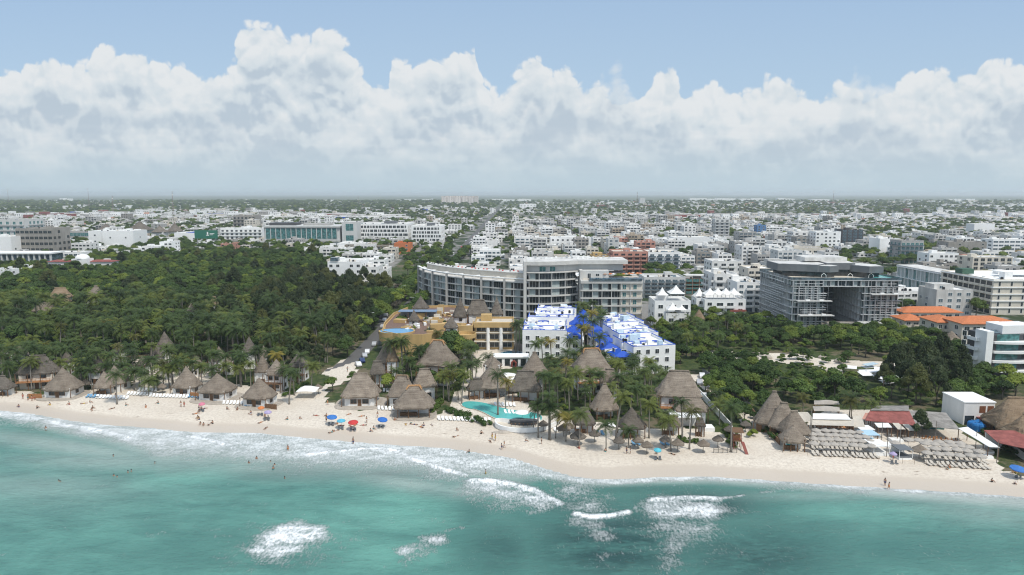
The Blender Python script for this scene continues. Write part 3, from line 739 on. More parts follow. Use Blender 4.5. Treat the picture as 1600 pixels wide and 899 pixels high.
    scatter_stuff('palm_grove', [(x, y, 0) for x, y in p], [vr.uniform(1.05,1.6) for _ in p], [vr.uniform(0,6.28) for _ in p], [palm_merged(1,0), palm_merged(2,1), palm_merged(4,2), palm_merged(1,3), palm_merged(0,0)], 'dense coconut palms filling the jungle behind the beach huts', 'palms', seed=4)
    for px, py, top in PALM_PX:
        p = P(px, py); z = gz(p.x, p.y); s = mpp(px, py); h = max(3.5, (py-top)*s*1.02-1.2); palm(p.x, p.y, h, s=1.05)
    for poly, n, hm in (([(845,600),(870,582),(960,595),(1020,600),(1030,620),(1060,640),(1000,660),(900,650),(850,630)],42,7.6), ([(900,560),(950,580),(1030,590),(1030,605),(960,605)],16,6.0),
                        ([(905,545),(905,515),(938,502),(945,550),(912,556)],12,11), ([(1040,520),(1160,510),(1170,545),(1060,560)],20,7.5), ([(590,600),(640,585),(660,610),(600,612)],7,8),([(650,545),(735,535),(740,560),(700,560)],6,8)):
        for x, y in sample(poly, n, 4.0): palm(x, y, vr.uniform(hm*.75, hm*1.2), group='palms between the resort buildings')
    for poly, n, ks in (([(650,560),(680,545),(735,545),(740,570),(700,575)],9,['broadleaf']), ([(905,552),(905,520),(935,500),(942,552)],9,['broadleaf']), ([(1005,505),(1050,500),(1085,560),(1045,580),(1020,560),(1040,530)],24,['broadleaf','bright']),
                        ([(600,600),(640,580),(660,560),(700,575),(735,600),(690,625),(655,600)],14,['bush','broadleaf']), ([(860,610),(960,600),(1030,640),(960,655),(880,645)],26,['bush']),([(1100,610),(1130,600),(1185,650),(1180,690),(1150,660)],30,['bush','broadleaf','bright'])):
        for x, y in sample(poly, n, 3.4): tree(vr.choice(ks), x, y, vr.uniform(.55,.85), group='garden trees of the beach resorts')
PALM_PX = [(12,608,572),(66,606,566),(72,604,560),(112,603,566),(128,608,574),(144,610,572),(170,606,566),(210,610,576),(226,612,578),(256,610,572),(284,606,562),(268,610,570),(316,606,566),(330,606,570),(356,606,566),(370,608,570),(392,604,562),(436,606,568),(444,612,572),(96,600,560),(30,604,566),(196,604,566),(858,687,612),(868,685,640),(884,690,645),(905,700,640),(860,688,628),(947,705,655),(962,690,612),(982,700,665),(1014,685,625),(1038,678,640),(1048,705,648),(1066,690,620),(1077,702,632),(1124,665,625),(1142,706,632),(1120,640,608),(833,672,632),(841,684,625),(778,650,580),(790,640,590),(693,628,582),(716,625,595),(452,632,575),(460,618,578),(487,610,568),(232,618,590),(241,612,590),(247,610,585),(218,604,575),(50,610,560),(20,612,565),(36,600,565),(265,606,560),(272,606,565),(140,605,560),(152,602,545),(183,632,580),(206,595,560),(299,598,560),(311,600,568),(374,600,560),(384,596,555),(1255,645,614),(1330,655,620),(1327,652,615),(1362,660,622)]
# ---------------------------------------------------------------- materials for things
def thatch_mat(name, c0, c1):
    m, b = newmat(name); tc = texco('Object'); x, y, z = separate(tc)
    strands = noise(vscale(tc, 5, 5, .9), 1.4, 5, .7); rows = noise(vscale(tc, .3, .3, 5), 1.0, 3, .5); bl = noise(tc, .45, 4, .6)
    c = mixc(sat((strands-.5)*1.7+(rows-.5)*1.1+.5+(bl-.5)*1.5), c0, c1)
    c = mixc(objrand()*.35, c, tuple(v*.6 for v in c0))
    E.put(b.inputs['Base Color'], c); b.inputs['Roughness'].default_value = .95; b.inputs['Specular IOR Level'].default_value = .1
    E.put(b.inputs['Normal'], bump(strands+rows*.8, .8, .15)); MATS[name] = m; return m
THATCH = thatch_mat('grey_thatch', (.155,.125,.10), (.37,.315,.255))
THATCH_D = thatch_mat('dark_thatch', (.10,.086,.074), (.25,.22,.185))
THATCH_N = thatch_mat('tan_thatch', (.20,.14,.09), (.38,.29,.20))
RIDGE_O = thatch_mat('orange_ridge', (.36,.19,.085), (.56,.34,.18))
WHITE = mat('white_render', (.80,.79,.76), .8, .12, .35, streak=True, rnd=.12)
WHITE2 = mat('bright_white_paint', (.86,.86,.84), .7, .05, .6)
CREAM = mat('cream_render', (.66,.61,.52), .85, .12, .4, streak=True)
YELLOW = mat('ochre_render', (.52,.36,.16), .85, .14, .5, streak=True)
GREYW = mat('grey_render', (.42,.41,.39), .85, .15, .4, streak=True)
CONC = mat('bare_concrete', (.33,.31,.28), .9, .22, .5, streak=True)
LGREY = mat('pale_grey_panel', (.60,.60,.58), .7, .1, .3, streak=True)
DARKW = mat('charcoal_cladding', (.075,.075,.08), .6, .15, .7)
DGREY = mat('dark_grey_fascia', (.16,.17,.18), .6, .12, .5)
WOOD = mat('brown_wood', (.20,.115,.065), .75, .3, 2.5, rnd=.3)
WOODO = mat('orange_wood', (.42,.20,.085), .75, .25, 2.5)
STONE = mat('stone_terrace', (.44,.39,.33), .9, .25, 1.4, bmp=.3)
PAVING = mat('cream_paving', (.62,.56,.47), .85, .15, .8)
METAL = mat('steel_rail', (.50,.51,.52), .4, .05, 2, metal=.6)
BLACK = mat('black_plastic', (.02,.02,.022), .5, .1, 2)
BLUEP = mat('cobalt_paint', (.012,.085,.50), .6, .12, .8)
TERRA = mat('terracotta_tiles', (.58,.20,.085), .85, .25, 1.5, bmp=.2, bscale=3)
PINK = mat('salmon_render', (.52,.27,.21), .85, .12, .5)
REDR = mat('faded_red_roof', (.30,.10,.085), .8, .35, .8)
GREYR = mat('weathered_sheet_roof', (.30,.28,.255), .85, .4, .7)
ROOFW = mat('white_roof_paint', (.66,.65,.62), .8, .3, .22)
ROOFG = mat('grey_roof_screed', (.38,.36,.33), .9, .35, .25)
CANVAS = mat('white_canvas', (.82,.81,.78), .7, .06, .7)
TAUPE = mat('taupe_canvas', (.42,.385,.34), .85, .12, 1.2, rnd=.12)
SANDC = mat('sand_canvas', (.56,.51,.43), .85, .12, 1.0)
def glass_mat(name, col, rough=.12):
    m, b = newmat(name); n = noise(texco('Object'), .6, 2, .5)
    E.put(b.inputs['Base Color'], mixc(smooth(n, .35, .65), col, tuple(v*2.2 for v in col)))
    b.inputs['Roughness'].default_value = rough; b.inputs['Specular IOR Level'].default_value = .6; MATS[name] = m; return m
GLASS = glass_mat('dark_window_glass', (.022,.028,.032))
GLASST = glass_mat('teal_glass', (.045,.115,.115), .15)
GLASSB = glass_mat('blue_grey_glass', (.06,.085,.10), .12)
def pool_mat(name, a, b_):
    m, b = newmat(name); n = noise(texco('Object'), .5, 4, .6)
    E.put(b.inputs['Base Color'], mixc(n, a, b_)); b.inputs['Roughness'].default_value = .12
    E.put(b.inputs['Normal'], bump(noise(texco('Object'), 2.5, 3, .5), .25, .1)); return m
POOL = pool_mat('turquoise_pool_water', (.07,.42,.40), (.13,.52,.48))
POOLB = pool_mat('blue_pool_water', (.06,.26,.50), (.10,.36,.62))
POOLD = pool_mat('deep_blue_pool_water', (.02,.09,.16), (.04,.14,.22))
hr = random.Random(21)
# ---------------------------------------------------------------- thatched roofs and huts
def roof_shape(mb, w, d, rid, z0, z1, m, power=4.0, conc=1.0, nseg=44, rings=10, thick=.4, jit=.075, rng=None, taper=1.0):
    rng = rng or hr
    vs = []
    for j in range(rings+1):
        t = j/rings; q = (1-t)**conc
        a = rid/2+(w/2-rid/2)*q+.05; b = (d/2)*q+.05
        pw = 2+(power-2)*(1-t)
        for i in range(nseg):
            th = 2*math.pi*i/nseg; c, s = math.cos(th), math.sin(th)
            rx = math.copysign(abs(c)**(2/pw), c); ry = math.copysign(abs(s)**(2/pw), s)
            jj = 1+rng.uniform(-jit, jit)*(1 if j in (0,) else .4)
            vs.append((a*rx*jj, b*ry*jj, z0+(z1-z0)*t+rng.uniform(-1,1)*jit*.8+(-.12*abs(math.sin(2*th)) if j == 0 else 0)))
    n0 = (rings+1)*nseg
    for i in range(nseg):                     # underside lip
        x, y, z = vs[i]; vs.append((x*.97, y*.97, z-thick))
    vs.append((0, 0, z0+.3*(z1-z0)))
    fs = [(j*nseg+i, j*nseg+(i+1)%nseg, (j+1)*nseg+(i+1)%nseg, (j+1)*nseg+i) for j in range(rings) for i in range(nseg)]
    fs.append(tuple(rings*nseg+i for i in range(nseg)))
    fs += [(n0+i, n0+(i+1)%nseg, (i+1)%nseg, i) for i in range(nseg)]
    fs += [(n0+(i+1)%nseg, n0+i, n0+nseg) for i in range(nseg)]
    return mb.add(vs, fs, m)
def win(parent, x, y, z, w, h, face='front', m=None, frame=None, name='window'):
    """a window with a reveal: frame set 3 cm proud, glass just in front of the wall behind it"""
    m = m or GLASS; frame = frame or WHITE2
    key = (round(w,2), round(h,2), face, m.name, frame.name)
    if key not in WINC:
        f = .08; mb = MB()
        mb.box(-w/2, -.03, 0, w/2, -.005, h, m)
        for a in ((-w/2-f, 0, -w/2, h), (w/2, 0, w/2+f, h), (-w/2-f, -f, w/2+f, 0), (-w/2-f, h, w/2+f, h+f)):
            mb.box(a[0], -.12, a[1], a[2], -.003, a[3], frame)
        if w > 1.0: mb.box(-.03, -.06, 0, .03, -.031, h, frame)
        WINC[key] = mb.mesh(name)
    o = link(name, WINC[key], parent, (x, y, z))
    o.rotation_euler[2] = {'front': 0, 'back': math.pi, 'left': -math.pi/2, 'right': math.pi/2}[face]
    return o
WINC = {}
def hut_frame(px0, px1, pyap, pyeave, he, aspect=.85, yaw=0.0):
    cx = (px0+px1)/2; pf = P(cx, pyeave+1, he); s = mpp(cx, pyeave, he); w = (px1-px0)*s
    d = w*aspect; cy = pf.y+d/2*.96; X = (cx-CX)/F*((cy)*ct-(he-CAMH)*st)
    zt = zat(cy, pyap)
    return X, cy, w, d, zt
def hut(px0, px1, pyap, pyeave, he, label, ridge=.0, aspect=.85, yaw=0.0, cap=None, tm=None, power=4.0, wall=WHITE, storeys=1, open_=False, deck=None, balcony=None, conc=1.0, name='thatched_hut', cat='hut', windows=2, door=True, z0=0.0, group=None, fence=None, auto=None):
    X, Y, w, d, zt = hut_frame(px0, px1, pyap, pyeave, he, aspect); tm = tm or THATCH
    yaw += hr.uniform(-14, 14) if windows else 0
    o = thing(name, label, cat, (X, Y, z0), R(yaw), group, auto); OCC.append((X, Y, max(w, d)*.5))
    he -= z0; zt -= z0
    mb = roof_shape(MB(), w, d, w*ridge, he, zt, tm, power, conc)
    rf = mb.obj('roof', o, smooth_=False)
    if ridge > .05 or cap:
        q = MB(); r = max(w*ridge, .6)/2; m = cap or tm; k = 10
        q.path([(-r-.1, 0, zt-.2)]+[(-r+2*r*i/k, hr.uniform(-.05,.05), zt+.05+hr.uniform(-.03,.05)) for i in range(k+1)]+[(r+.1, 0, zt-.2)], [.15]+[.27]*(k+1)+[.15], m, 7)
        q.obj('ridge_cap', rf)
        if cap:      # the cap spills a little down the hips
            for sx in (-1, 1):
                for sy in (-1, 1):
                    MB().path([(sx*r, 0, zt+.1), (sx*(r+(w/2-r)*.18), sy*d*.09, zt-(zt-he)*.17)], [.3, .12], m, 6).obj('hip_cap', rf)
    ww, dd = w*.78/2, d*.74/2; fl = he/storeys
    if open_:
        for sx in (-1, -.33, .33, 1):
            for sy in (-1, 1): MB().tube((sx*ww, sy*dd, 0), (sx*ww*.98, sy*dd*.98, he+.5), .14, .11, WOOD, 7).obj('post', o)
        MB().box(-ww*.5, dd*.1, 0, ww*.9, dd*.8, he-.2, wall).obj('wall', o)
        MB().box(-ww*.9, -dd*.5, 0, ww*.2, -dd*.3, 1.05, WOOD).obj('bar_counter', o)
    else:
        wl = MB().box(-ww, -dd, -.4, ww, dd, he+.25, wall).obj('wall', o)
        for k in range(storeys):
            z = k*fl
            for i in range(windows):
                x = -ww+(i+.75)*(2*ww)/(windows+.5)
                win(o, x, -dd, z+.9, min(1.6, ww*.42), 1.15, 'front', GLASS, WOOD)
            win(o, ww, 0, z+.9, 1.1, 1.1, 'right', GLASS, WOOD); win(o, -ww, 0, z+.9, 1.1, 1.1, 'left', GLASS, WOOD)
        if door: MB().box(-.55, -dd-.06, 0, .55, -dd-.004, 2.1, WOOD).obj('door', o)
        for sx in (-1, 1):
            MB().tube((sx*w*.46, -d*.44, -.3), (sx*w*.45, -d*.43, he), .12, .09, WOOD, 6).obj('post', o)
        if balcony or storeys > 1:
            m = balcony or WOODO; z = fl; y0, y1 = -dd-1.6, -dd
            MB().box(-ww-.4, y0, z-.18, ww+.4, y1-.004, z, m).obj('balcony_floor', o)
            q = MB()
            for zz in (.5, 1.0): q.box(-ww-.4, y0, z+zz-.04, ww+.4, y0+.06, z+zz+.03, m)
            nn = int((2*ww+.8)/.9)
            for i in range(nn+1): q.box(-ww-.4+i*(2*ww+.74)/nn, y0+.005, z, -ww-.34+i*(2*ww+.74)/nn, y0+.055, z+1.0, m)
            q.obj('railing', o)
            for sx in (-1, -.35, .35, 1): MB().tube((sx*(ww+.3), y0+.1, -.3), (sx*(ww+.3), y0+.1, he+.3), .11, .1, WOOD, 6).obj('post', o)
    if deck:
        q = MB(); n = 22; poly = []
        for i in range(n):
            th = 2*math.pi*i/n; c, s = math.cos(th), math.sin(th)
            poly.append((math.copysign(abs(c)**.6, c)*w*.56*deck, math.copysign(abs(s)**.6, s)*d*.56*deck-d*.06))
        q.prism(poly, -.7, .16, STONE); q.obj('terrace', o)
    if fence:
        q = MB(); side, m = fence; x = side*w*.42; L = w*.42
        for i in range(int(L/.14)): q.box(x+side*i*.14, -d*.45, 0, x+side*(i*.14+.12), -d*.45+.05, 1.5+hr.uniform(-.05,.05), m)
        q.box(x, -d*.45+.051, .3, x+side*L, -d*.45+.10, .42, m); q.box(x, -d*.45+.051, 1.1, x+side*L, -d*.45+.10, 1.22, m)
        q.obj('fence_panel', o)
    return o
PARASOL = None
def palapa_parasol(px, pyap, pyeave, w_px, label=None, he=2.15, auto=None):
    """a one-pole thatched sunshade"""
    X, Y, w, d, zt = hut_frame(px-w_px/2, px+w_px/2, pyap, pyeave, he, 1.0)
    w = max(w, 2.6); zt = he+w*.38
    o = thing('palapa_sunshade', label or '', 'sunshade', (X, Y, 0), 0, 'thatched sunshades on the beach', None if label else 'round thatched palapa sunshade'); OCC.append((X, Y, w*.4))
    roof_shape(MB(), w, w, 0, he, zt, THATCH if hr.random() < .6 else THATCH_D, 2.0, 1.05, 22, 5, .2, .05).obj('thatch_roof', o)
    MB().tube((0,0,-.4), (0,0,zt-.2), .09, .07, BARK_P, 7).obj('pole', o)
    return o
def lounger_mesh(m, frame):
    mb = MB(); mb.box(-.33, -.95, .28, .33, .35, .40, m)
    mb.add([(-.33,.35,.28),(.33,.35,.28),(.33,.98,.72),(-.33,.98,.72),(-.33,.35,.40),(.33,.35,.40),(.33,.93,.83),(-.33,.93,.83)], [(0,3,2,1),(4,5,6,7),(0,1,5,4),(1,2,6,5),(2,3,7,6),(3,0,4,7)], m)
    return mb.mesh('sun_lounger_cushion')
def leg_mesh(m): return MB().box(-.03,-.03,0,.03,.03,.28,m).mesh('leg')
LNG = {}
def lounger(x, y, rz, kind='white', auto=None, group='sun loungers on the sand'):
    if not LNG:
        for k, m, fm in (('white', WHITE2, WHITE2), ('blue', mat('blue_sling', (.16,.33,.50), .7), WHITE2), ('taupe', mat('pale_taupe_cushion', (.56,.52,.46), .85), WOOD), ('grey', mat('grey_cushion', (.42,.41,.40), .85), WOOD), ('brown', WOODO, WOOD)):
            LNG[k] = (lounger_mesh(m, fm), leg_mesh(fm))
    o = thing('sun_lounger', '', 'sun lounger', (x, y, gz(x, y)), rz, group, auto=auto or f'{kind} sun lounger')
    a, b = LNG[kind]; link('cushion', a, o)
    for sx in (-.27, .27):
        for sy in (-.8, .3): link('leg', b, o, (sx, sy, 0))
    return o
def people_none(): pass
def build_huts():
    # -- row along the beach, left
    hut(74,126,574,609,2.7,'white-walled thatched hut at the beach edge with an orange wooden fence on one side', aspect=.9, yaw=8, power=3.0, deck=1.15, conc=1.06, fence=(-1, WOODO))
    hut(148,180,580,605,2.5,'low front lobe thatched hut with open porch beside the green hedge', aspect=.9, power=2.6, conc=1.05, open_=True)
    hut(160,200,571,599,2.8,'taller pointed thatched hut rising behind the low porch hut', aspect=.95, power=2.6, conc=1.12)
    hut(272,313,572,605,2.7,'pointed thatched hut beside palms with a short orange wooden fence', aspect=.9, power=2.8, conc=1.08, fence=(1, WOODO))
    hut(313,368,583,613,2.8,'thatched hut on a broad stone terrace reaching onto the open sand', aspect=.9, power=2.8, deck=1.2, conc=1.08)
    hut(381,431,590,622,2.8,'thatched hut with a raised terrace and slatted wooden screen by the white tent', aspect=.9, power=2.8, deck=1.2, conc=1.06, fence=(1, WOOD))
    hut(416,449,561,585,5.2,'two-storey white hut with steep thatched roof and balcony behind the beach row', aspect=.9, power=2.8, storeys=2, conc=1.05, balcony=WOOD)
    hut(398,424,555,580,4.6,'small steep thatched hut tucked beside the two-storey white one', aspect=.9, power=2.8, storeys=1)
    hut(452,482,550,572,5.0,'dark-roofed pale blue hut half hidden by palms near the sand road', aspect=.9, power=3, tm=THATCH_D, storeys=2, balcony=WOOD)
    hut(30,92,556,583,5.0,'long dark thatched two-storey house with wooden balcony in the palms', ridge=.35, aspect=.5, storeys=2, balcony=WOODO, power=3, tm=THATCH_D, wall=CREAM)
    hut(-10,22,588,606,2.6,'low grey thatched shelter at the very edge of the beach row', ridge=.2, aspect=.7, tm=THATCH_D, open_=True)
    hut(140,167,556,580,4.6,'conical dark thatched house among palms behind the hedge hut', aspect=.95, power=2.5, tm=THATCH_D, storeys=1)
    hut(-14,10,521,537,4.5,'thatched roof at the picture edge deep in the palms', aspect=.9, power=3, tm=THATCH)
    for a in [(246,270,518,541,6.0),(238,256,538,556,5),(335,350,541,556,4.5),(378,402,526,550,6.0),(350,366,553,566,4.2),(176,196,535,549,4.8),(96,114,548,564,4.5),(214,232,556,570,4.2),(327,345,548,562,4.2),(405,420,540,556,5),(20,44,540,556,5),(300,316,556,570,4)]:
        hut(*a, '', aspect=.95, power=2.6, conc=1.03, tm=hr.choice([THATCH, THATCH_D]), windows=1, door=False, group='thatched roofs among the palms', auto='thatched cabin roof')
    # -- jungle lodges
    hut(79,111,450,464,8.0,'two-tier tan thatched lodge rising out of the jungle', ridge=.5, aspect=.7, power=3.5, tm=THATCH_N)
    hut(82,110,462,472,7.0,'lower skirt roof of the tan thatched lodge in the jungle', ridge=.6, aspect=.6, power=3.5, tm=THATCH_N)
    hut(136,166,447,463,8.2,'steep thatched lodge with a tiny top cap beside a white gable', ridge=.15, aspect=.8, power=3.2, tm=THATCH)
    hut(54,86,474,485,6.8,'flat grey thatched roof below the tan lodge in the jungle', ridge=.6, aspect=.7, power=4, tm=THATCH)
    for a, l in (((312,328,467,477,7.5),'brown shingled jungle roof with twin gables'), ((328,342,464,475,8.0),'square brown jungle roof higher than the gables'), ((270,284,491,503,7.0),'small pink-brown conical jungle roof'),((292,306,475,486,7.0),'grey thatched cone poking from dark jungle crowns'),((330,352,489,499,6.5),'long low grey thatch in the jungle')):
        hut(*a, l, aspect=.8, power=3.2, tm=THATCH_N if 'brown' in l else THATCH, ridge=.3 if 'square' in l or 'long' in l else .1)
    # -- centre
    hut(535,594,584,620,3.0,'big square thatched hut with white walls on a curved wooden deck', ridge=.34, aspect=.85, yaw=-6, deck=1.22, power=4)
    hut(607,651,587,619,3.2,'brown-ridged thatched hut squeezed behind the open beach hut', ridge=.38, aspect=.8, cap=THATCH_N, power=4)
    hut(616,679,603,637,3.2,'open thatched beach bar with an orange ridge standing on posts', ridge=.26, aspect=.85, cap=RIDGE_O, open_=True, yaw=-8, power=4, deck=1.0)
    hut(587,623,532,567,6.4,'tall narrow thatched villa with a lower brown gable and upper balcony', ridge=.05, aspect=.95, storeys=2, power=3.2, balcony=WOODO)
    hut(604,622,545,563,7.6,'small brown gable roof joined to the tall narrow thatched villa', ridge=.4, aspect=.8, tm=THATCH_N, power=3.5)
    hut(652,717,532,571,6.6,'tall orange-ridged thatched villa with wooden terraces beneath the eaves', ridge=.24, aspect=.8, cap=RIDGE_O, storeys=2, power=4, balcony=WOODO, yaw=-8)
    hut(645,682,577,603,4.2,'lean-to thatched wing below the tall orange-ridged villa', ridge=.4, aspect=.7, power=4, tm=THATCH)
    hut(578,602,565,583,4.8,'dark flat thatched porch under the narrow villa', ridge=.5, aspect=.6, tm=THATCH_D, open_=True)
    hut(741,800,556,606,3.6,'large round thatched palapa restaurant with a stepped peak beside the white dome', aspect=1.0, power=2.2, conc=1.5, open_=True, ridge=.0)
    hut(755,784,556,572,8.6,'raised lantern cap on top of the large round palapa', aspect=1.0, power=2, conc=1.0, windows=0, door=False)
    hut(729,760,592,608,3.2,'low dark thatched annex at the foot of the large round palapa', ridge=.5, aspect=.6, tm=THATCH_D, open_=True)
    hut(814,856,551,584,6.0,'rounded thatched hall with a small cap near the blue-roofed block', aspect=1.0, power=2.4, ridge=.1, conc=1.08, open_=True)
    hut(796,846,580,610,3.6,'broad dark low thatched roof running behind the white dome', ridge=.5, aspect=.6, tm=THATCH_D, open_=True)
    hut(893,954,545,580,6.8,'thatched villa with an orange ridge over two wooden balconies', ridge=.36, aspect=.8, cap=RIDGE_O, storeys=2, balcony=WOODO, power=4, yaw=4)
    hut(938,967,577,596,5.2,'lower thatched wing with white gable beside the balconied villa', ridge=.4, aspect=.8, power=4)
    hut(922,966,600,640,3.0,'steep grey thatched cone crowded by palms near the pool wall', ridge=.1, aspect=.9, power=2.6, open_=True)
    hut(895,930,638,662,2.8,'low dark thatched lounge roof behind the beach sunshades', ridge=.3, aspect=.7, tm=THATCH_D, open_=True)
    hut(964,1009,636,669,3.0,'dark conical thatched palapa close to the beach palms', aspect=.95, power=2.4, tm=THATCH_D, open_=True, conc=1.06)
    hut(1025,1095,580,619,6.4,'broad flat-ridged thatched villa standing beside the sand lane', ridge=.42, aspect=.75, storeys=2, balcony=WOODO, power=4, yaw=3)
    hut(1053,1106,621,641,4.0,'small thatched porch roof with terrace below the broad villa', ridge=.5, aspect=.7, power=4)
    hut(1032,1064,650,664,2.8,'grey shingled low roof beside a white pergola near the palms', ridge=.6, aspect=.6, tm=THATCH, open_=True)
    hut(1086,1102,654,664,3.0,'little dark thatched lean-to beside the white pergola', ridge=.4, aspect=.7, tm=THATCH_D, open_=True)
    for a in [(849,654,664,16),(881,660,672,22),(903,672,685,26),(929,667,680,19),(967,678,691,19),(997,675,690,18),(1011,684,698,19),(1040,676,689,19),(1059,682,695,20),(1099,683,696,20),(1140,660,673,18),(1122,675,688,18),(253,593,605,14),(134,590,600,18),(890,655,668,16),(1165,655,664,14),(497,596,606,14)]:
        palapa_parasol(*a)
    # -- right: beach bar and thatch
    hut(1180,1236,612,664,2.6,'sweeping grey thatched hall of the beach bar with several gables', ridge=.08, aspect=1.1, power=3.5, conc=1.0, wall=WOOD, yaw=-18)
    hut(1200,1246,630,668,2.7,'second thatched gable rising beside the sweeping hall', ridge=.2, aspect=.9, power=3.5, wall=WOOD, yaw=-12)
    hut(1216,1263,643,678,2.5,'low hipped thatched wing at the sand end of the beach bar', ridge=.2, aspect=1.0, power=3.5, open_=True)
    hut(1218,1258,664,690,2.6,'pointed thatched kiosk with wooden counter and a turquoise board', aspect=.95, power=2.8, open_=True, conc=1.03)
    hut(1547,1630,622,676,3.0,'huge tan thatched hall at the edge behind the red roof', ridge=.4, aspect=1.1, power=3.6, tm=THATCH_N, wall=WOOD)
    hut(1572,1660,646,690,3.0,'second tan thatched slope below the huge hall', ridge=.5, aspect=.8, power=3.6, tm=THATCH_N, wall=WOOD)
    hut(1472,1500,517,533,4.0,'small grey thatched garden palapa beside the orange-tiled complex', aspect=1, power=2.4, open_=True)
    hut(1083,1101,483,498,5.0,'tan thatched cone between the two white tent-roofed villas', aspect=1, power=2.4, tm=THATCH_N, open_=True)
    # loungers
    for px, py, n, k in [(137,621,4,'blue'),(152,622,10,'white'),(200,617,8,'white'),(235,620,12,'white'),(296,621,5,'blue'),(350,631,8,'white'),(592,640,9,'white'),(686,656,14,'white'),(218,611,6,'white'),(385,634,3,'blue'),(772,618,4,'white'),(775,634,6,'white'),(868,674,4,'white'),(790,646,3,'white'),(935,679,2,'blue'),(953,667,2,'white'),(1085,622,2,'white'),(1035,695,2,'blue'),(990,695,2,'blue'),(600,612,4,'white')]:
        p = P(px, py)
        for i in range(n):
            lounger(p.x+i*1.05, p.y-.12*i*(py > 610), hr.uniform(-.12,.12)+.25, k)
build_huts()
# ---------------------------------------------------------------- pool, tents, beach club
def poly_w(pts, z=0.0): return [tuple(P(a, b, z))[:2] for a, b in pts]
def local(poly):
    cx = sum(p[0] for p in poly)/len(poly); cy = sum(p[1] for p in poly)/len(poly)
    return (cx, cy), [(a-cx, b-cy) for a, b in poly]
def smoothpoly(poly, it=3):
    for _ in range(it):
        q = []
        for i in range(len(poly)):
            a, b = poly[i], poly[(i+1) % len(poly)]
            q += [(a[0]*.75+b[0]*.25, a[1]*.75+b[1]*.25), (a[0]*.25+b[0]*.75, a[1]*.25+b[1]*.75)]
        poly = q
    return poly
def build_resort():
    # swimming pool
    w = smoothpoly(poly_w([(722,629),(735,627),(760,630),(790,640),(835,645),(848,650),(845,660),(800,661),(776,655),(748,640),(722,636)], .25))
    (cx, cy), lp = local(w); OCC.append((cx, cy, 9))
    o = thing('swimming_pool', 'kidney-shaped turquoise pool with pale stone coping above the beach', 'swimming pool', (cx, cy, 0))
    MB().prism([(a*1.04, b*1.09) for a, b in lp], -.3, .27, PAVING).obj('coping', o); MB().prism(lp, .1, .32, POOL).obj('water', o)
    d = smoothpoly(poly_w([(772,659),(800,663),(838,662),(852,655),(862,642),(876,640),(882,655),(868,668),(840,677),(800,677),(774,671)], .1), 3)
    (cx, cy), lp = local(d)
    o = thing('pool_terrace', 'raised white curved terrace wall holding the pool bar above the sand', 'terrace', (cx, cy, 0)); OCC.append((cx, cy, 6))
    MB().prism(lp, -.6, .22, PAVING).obj('deck', o); q = MB(); n = len(lp)
    for i in range(n):
        a, b = lp[i], lp[(i+1) % n]
        if a[1] < .6: q.prism([a, b, (b[0]*.965, b[1]*.965), (a[0]*.965, a[1]*.965)], -.6, 1.35, WHITE2)
    q.obj('parapet_wall', o)
    p = P(818, 664); o = thing('pool_bar', 'dark swim-up bar counter with stools at the edge of the turquoise pool', 'bar', (p.x, p.y, .22))
    MB().lathe([(3.6,0),(3.6,1.0),(3.8,1.02),(3.8,1.12),(.1,1.12)], DARKW, 24, sy=.35).obj('counter', o)
    for i in range(7): MB().lathe([(.04,0),(.04,.7),(.2,.7),(.2,.8),(.01,.8)], WOOD, 8, (-3.2+i*1.05,-1.9,0)).obj('stool', o)
    p = P(816, 660); o = thing('pool_parasol', 'white round parasol over the pool bar', 'parasol', (p.x, p.y, .22)); MB().lathe([(2.0,2.5),(1.2,2.85),(.02,3.1)], CANVAS, 16).obj('canopy', o); MB().tube((0,0,0),(0,0,3.0),.04,.04,METAL).obj('pole', o)
    # white dome tent
    p = P(793, 616); o = thing('dome_tent', 'smooth white dome canopy between the palapas behind the pool', 'tent', (p.x, p.y+4, 0)); OCC.append((p.x, p.y+4, 5))
    MB().lathe([(5.4,2.2),(5.0,3.1),(4.1,4.1),(2.9,4.8),(1.5,5.2),(.05,5.35)], CANVAS, 28).obj('canopy', o, smooth_=True)
    for i in range(8): a = i*math.pi/4; MB().tube((5.2*math.cos(a),5.2*math.sin(a),0),(5.2*math.cos(a),5.2*math.sin(a),2.3),.07,.07,METAL).obj('pole', o)
    # white beach tent
    p = P(478, 624); o = thing('beach_tent', 'white square canopy tent pitched on open sand by the road mouth', 'tent', (p.x, p.y+2.2, 0)); OCC.append((p.x, p.y+2, 4))
    q = MB(); a, b, h = 2.9, 2.4, 2.3
    q.add([(-a,-b,h),(a,-b,h),(a,b,h),(-a,b,h),(-.9,0,h+1.15),(.9,0,h+1.15),(0,-b,h+.18),(0,b,h+.18)],[(0,6,4),(6,5,4),(6,1,5),(1,2,5),(2,7,5),(7,4,5),(7,3,4),(3,0,4)],CANVAS)
    q.obj('canopy', o)
    for sx in (-a,a):
        for sy in (-b,b): MB().tube((sx,sy,-.2),(sx,sy,h),.04,.04,METAL).obj('pole', o)
    # hedges
    hedge_run([(699,642),(712,646),(730,652),(748,660),(762,664)], 3.0, 1.5, 'thick clipped hedge curving below the turquoise pool')
    hedge_run([(176,609),(190,607),(204,602)], 1.3, .9, 'short bright hedge beside the double-roofed hut')
    hedge_run([(1134,668),(1140,685),(1146,700)], 2.0, 1.6, 'hedge along the sand lane wall beside the red tower')
    hedge_run([(1058,688),(1075,690),(1090,692)], 2.2, 1.2, 'low hedge behind the beach palapas near the white pergola')
    hedge_run([(444,620),(462,612),(480,600)], 1.8, 1.2, 'hedge leading up the sand road from the white tent')
    hedge_run([(1192,668),(1210,688)], 2.5, 2.0, 'leafy hedge along the lane by the beach bar')
    hedge_run([(1530,672),(1560,690),(1585,712)], 2.2, 1.6, 'green hedge running down beside the red roof')
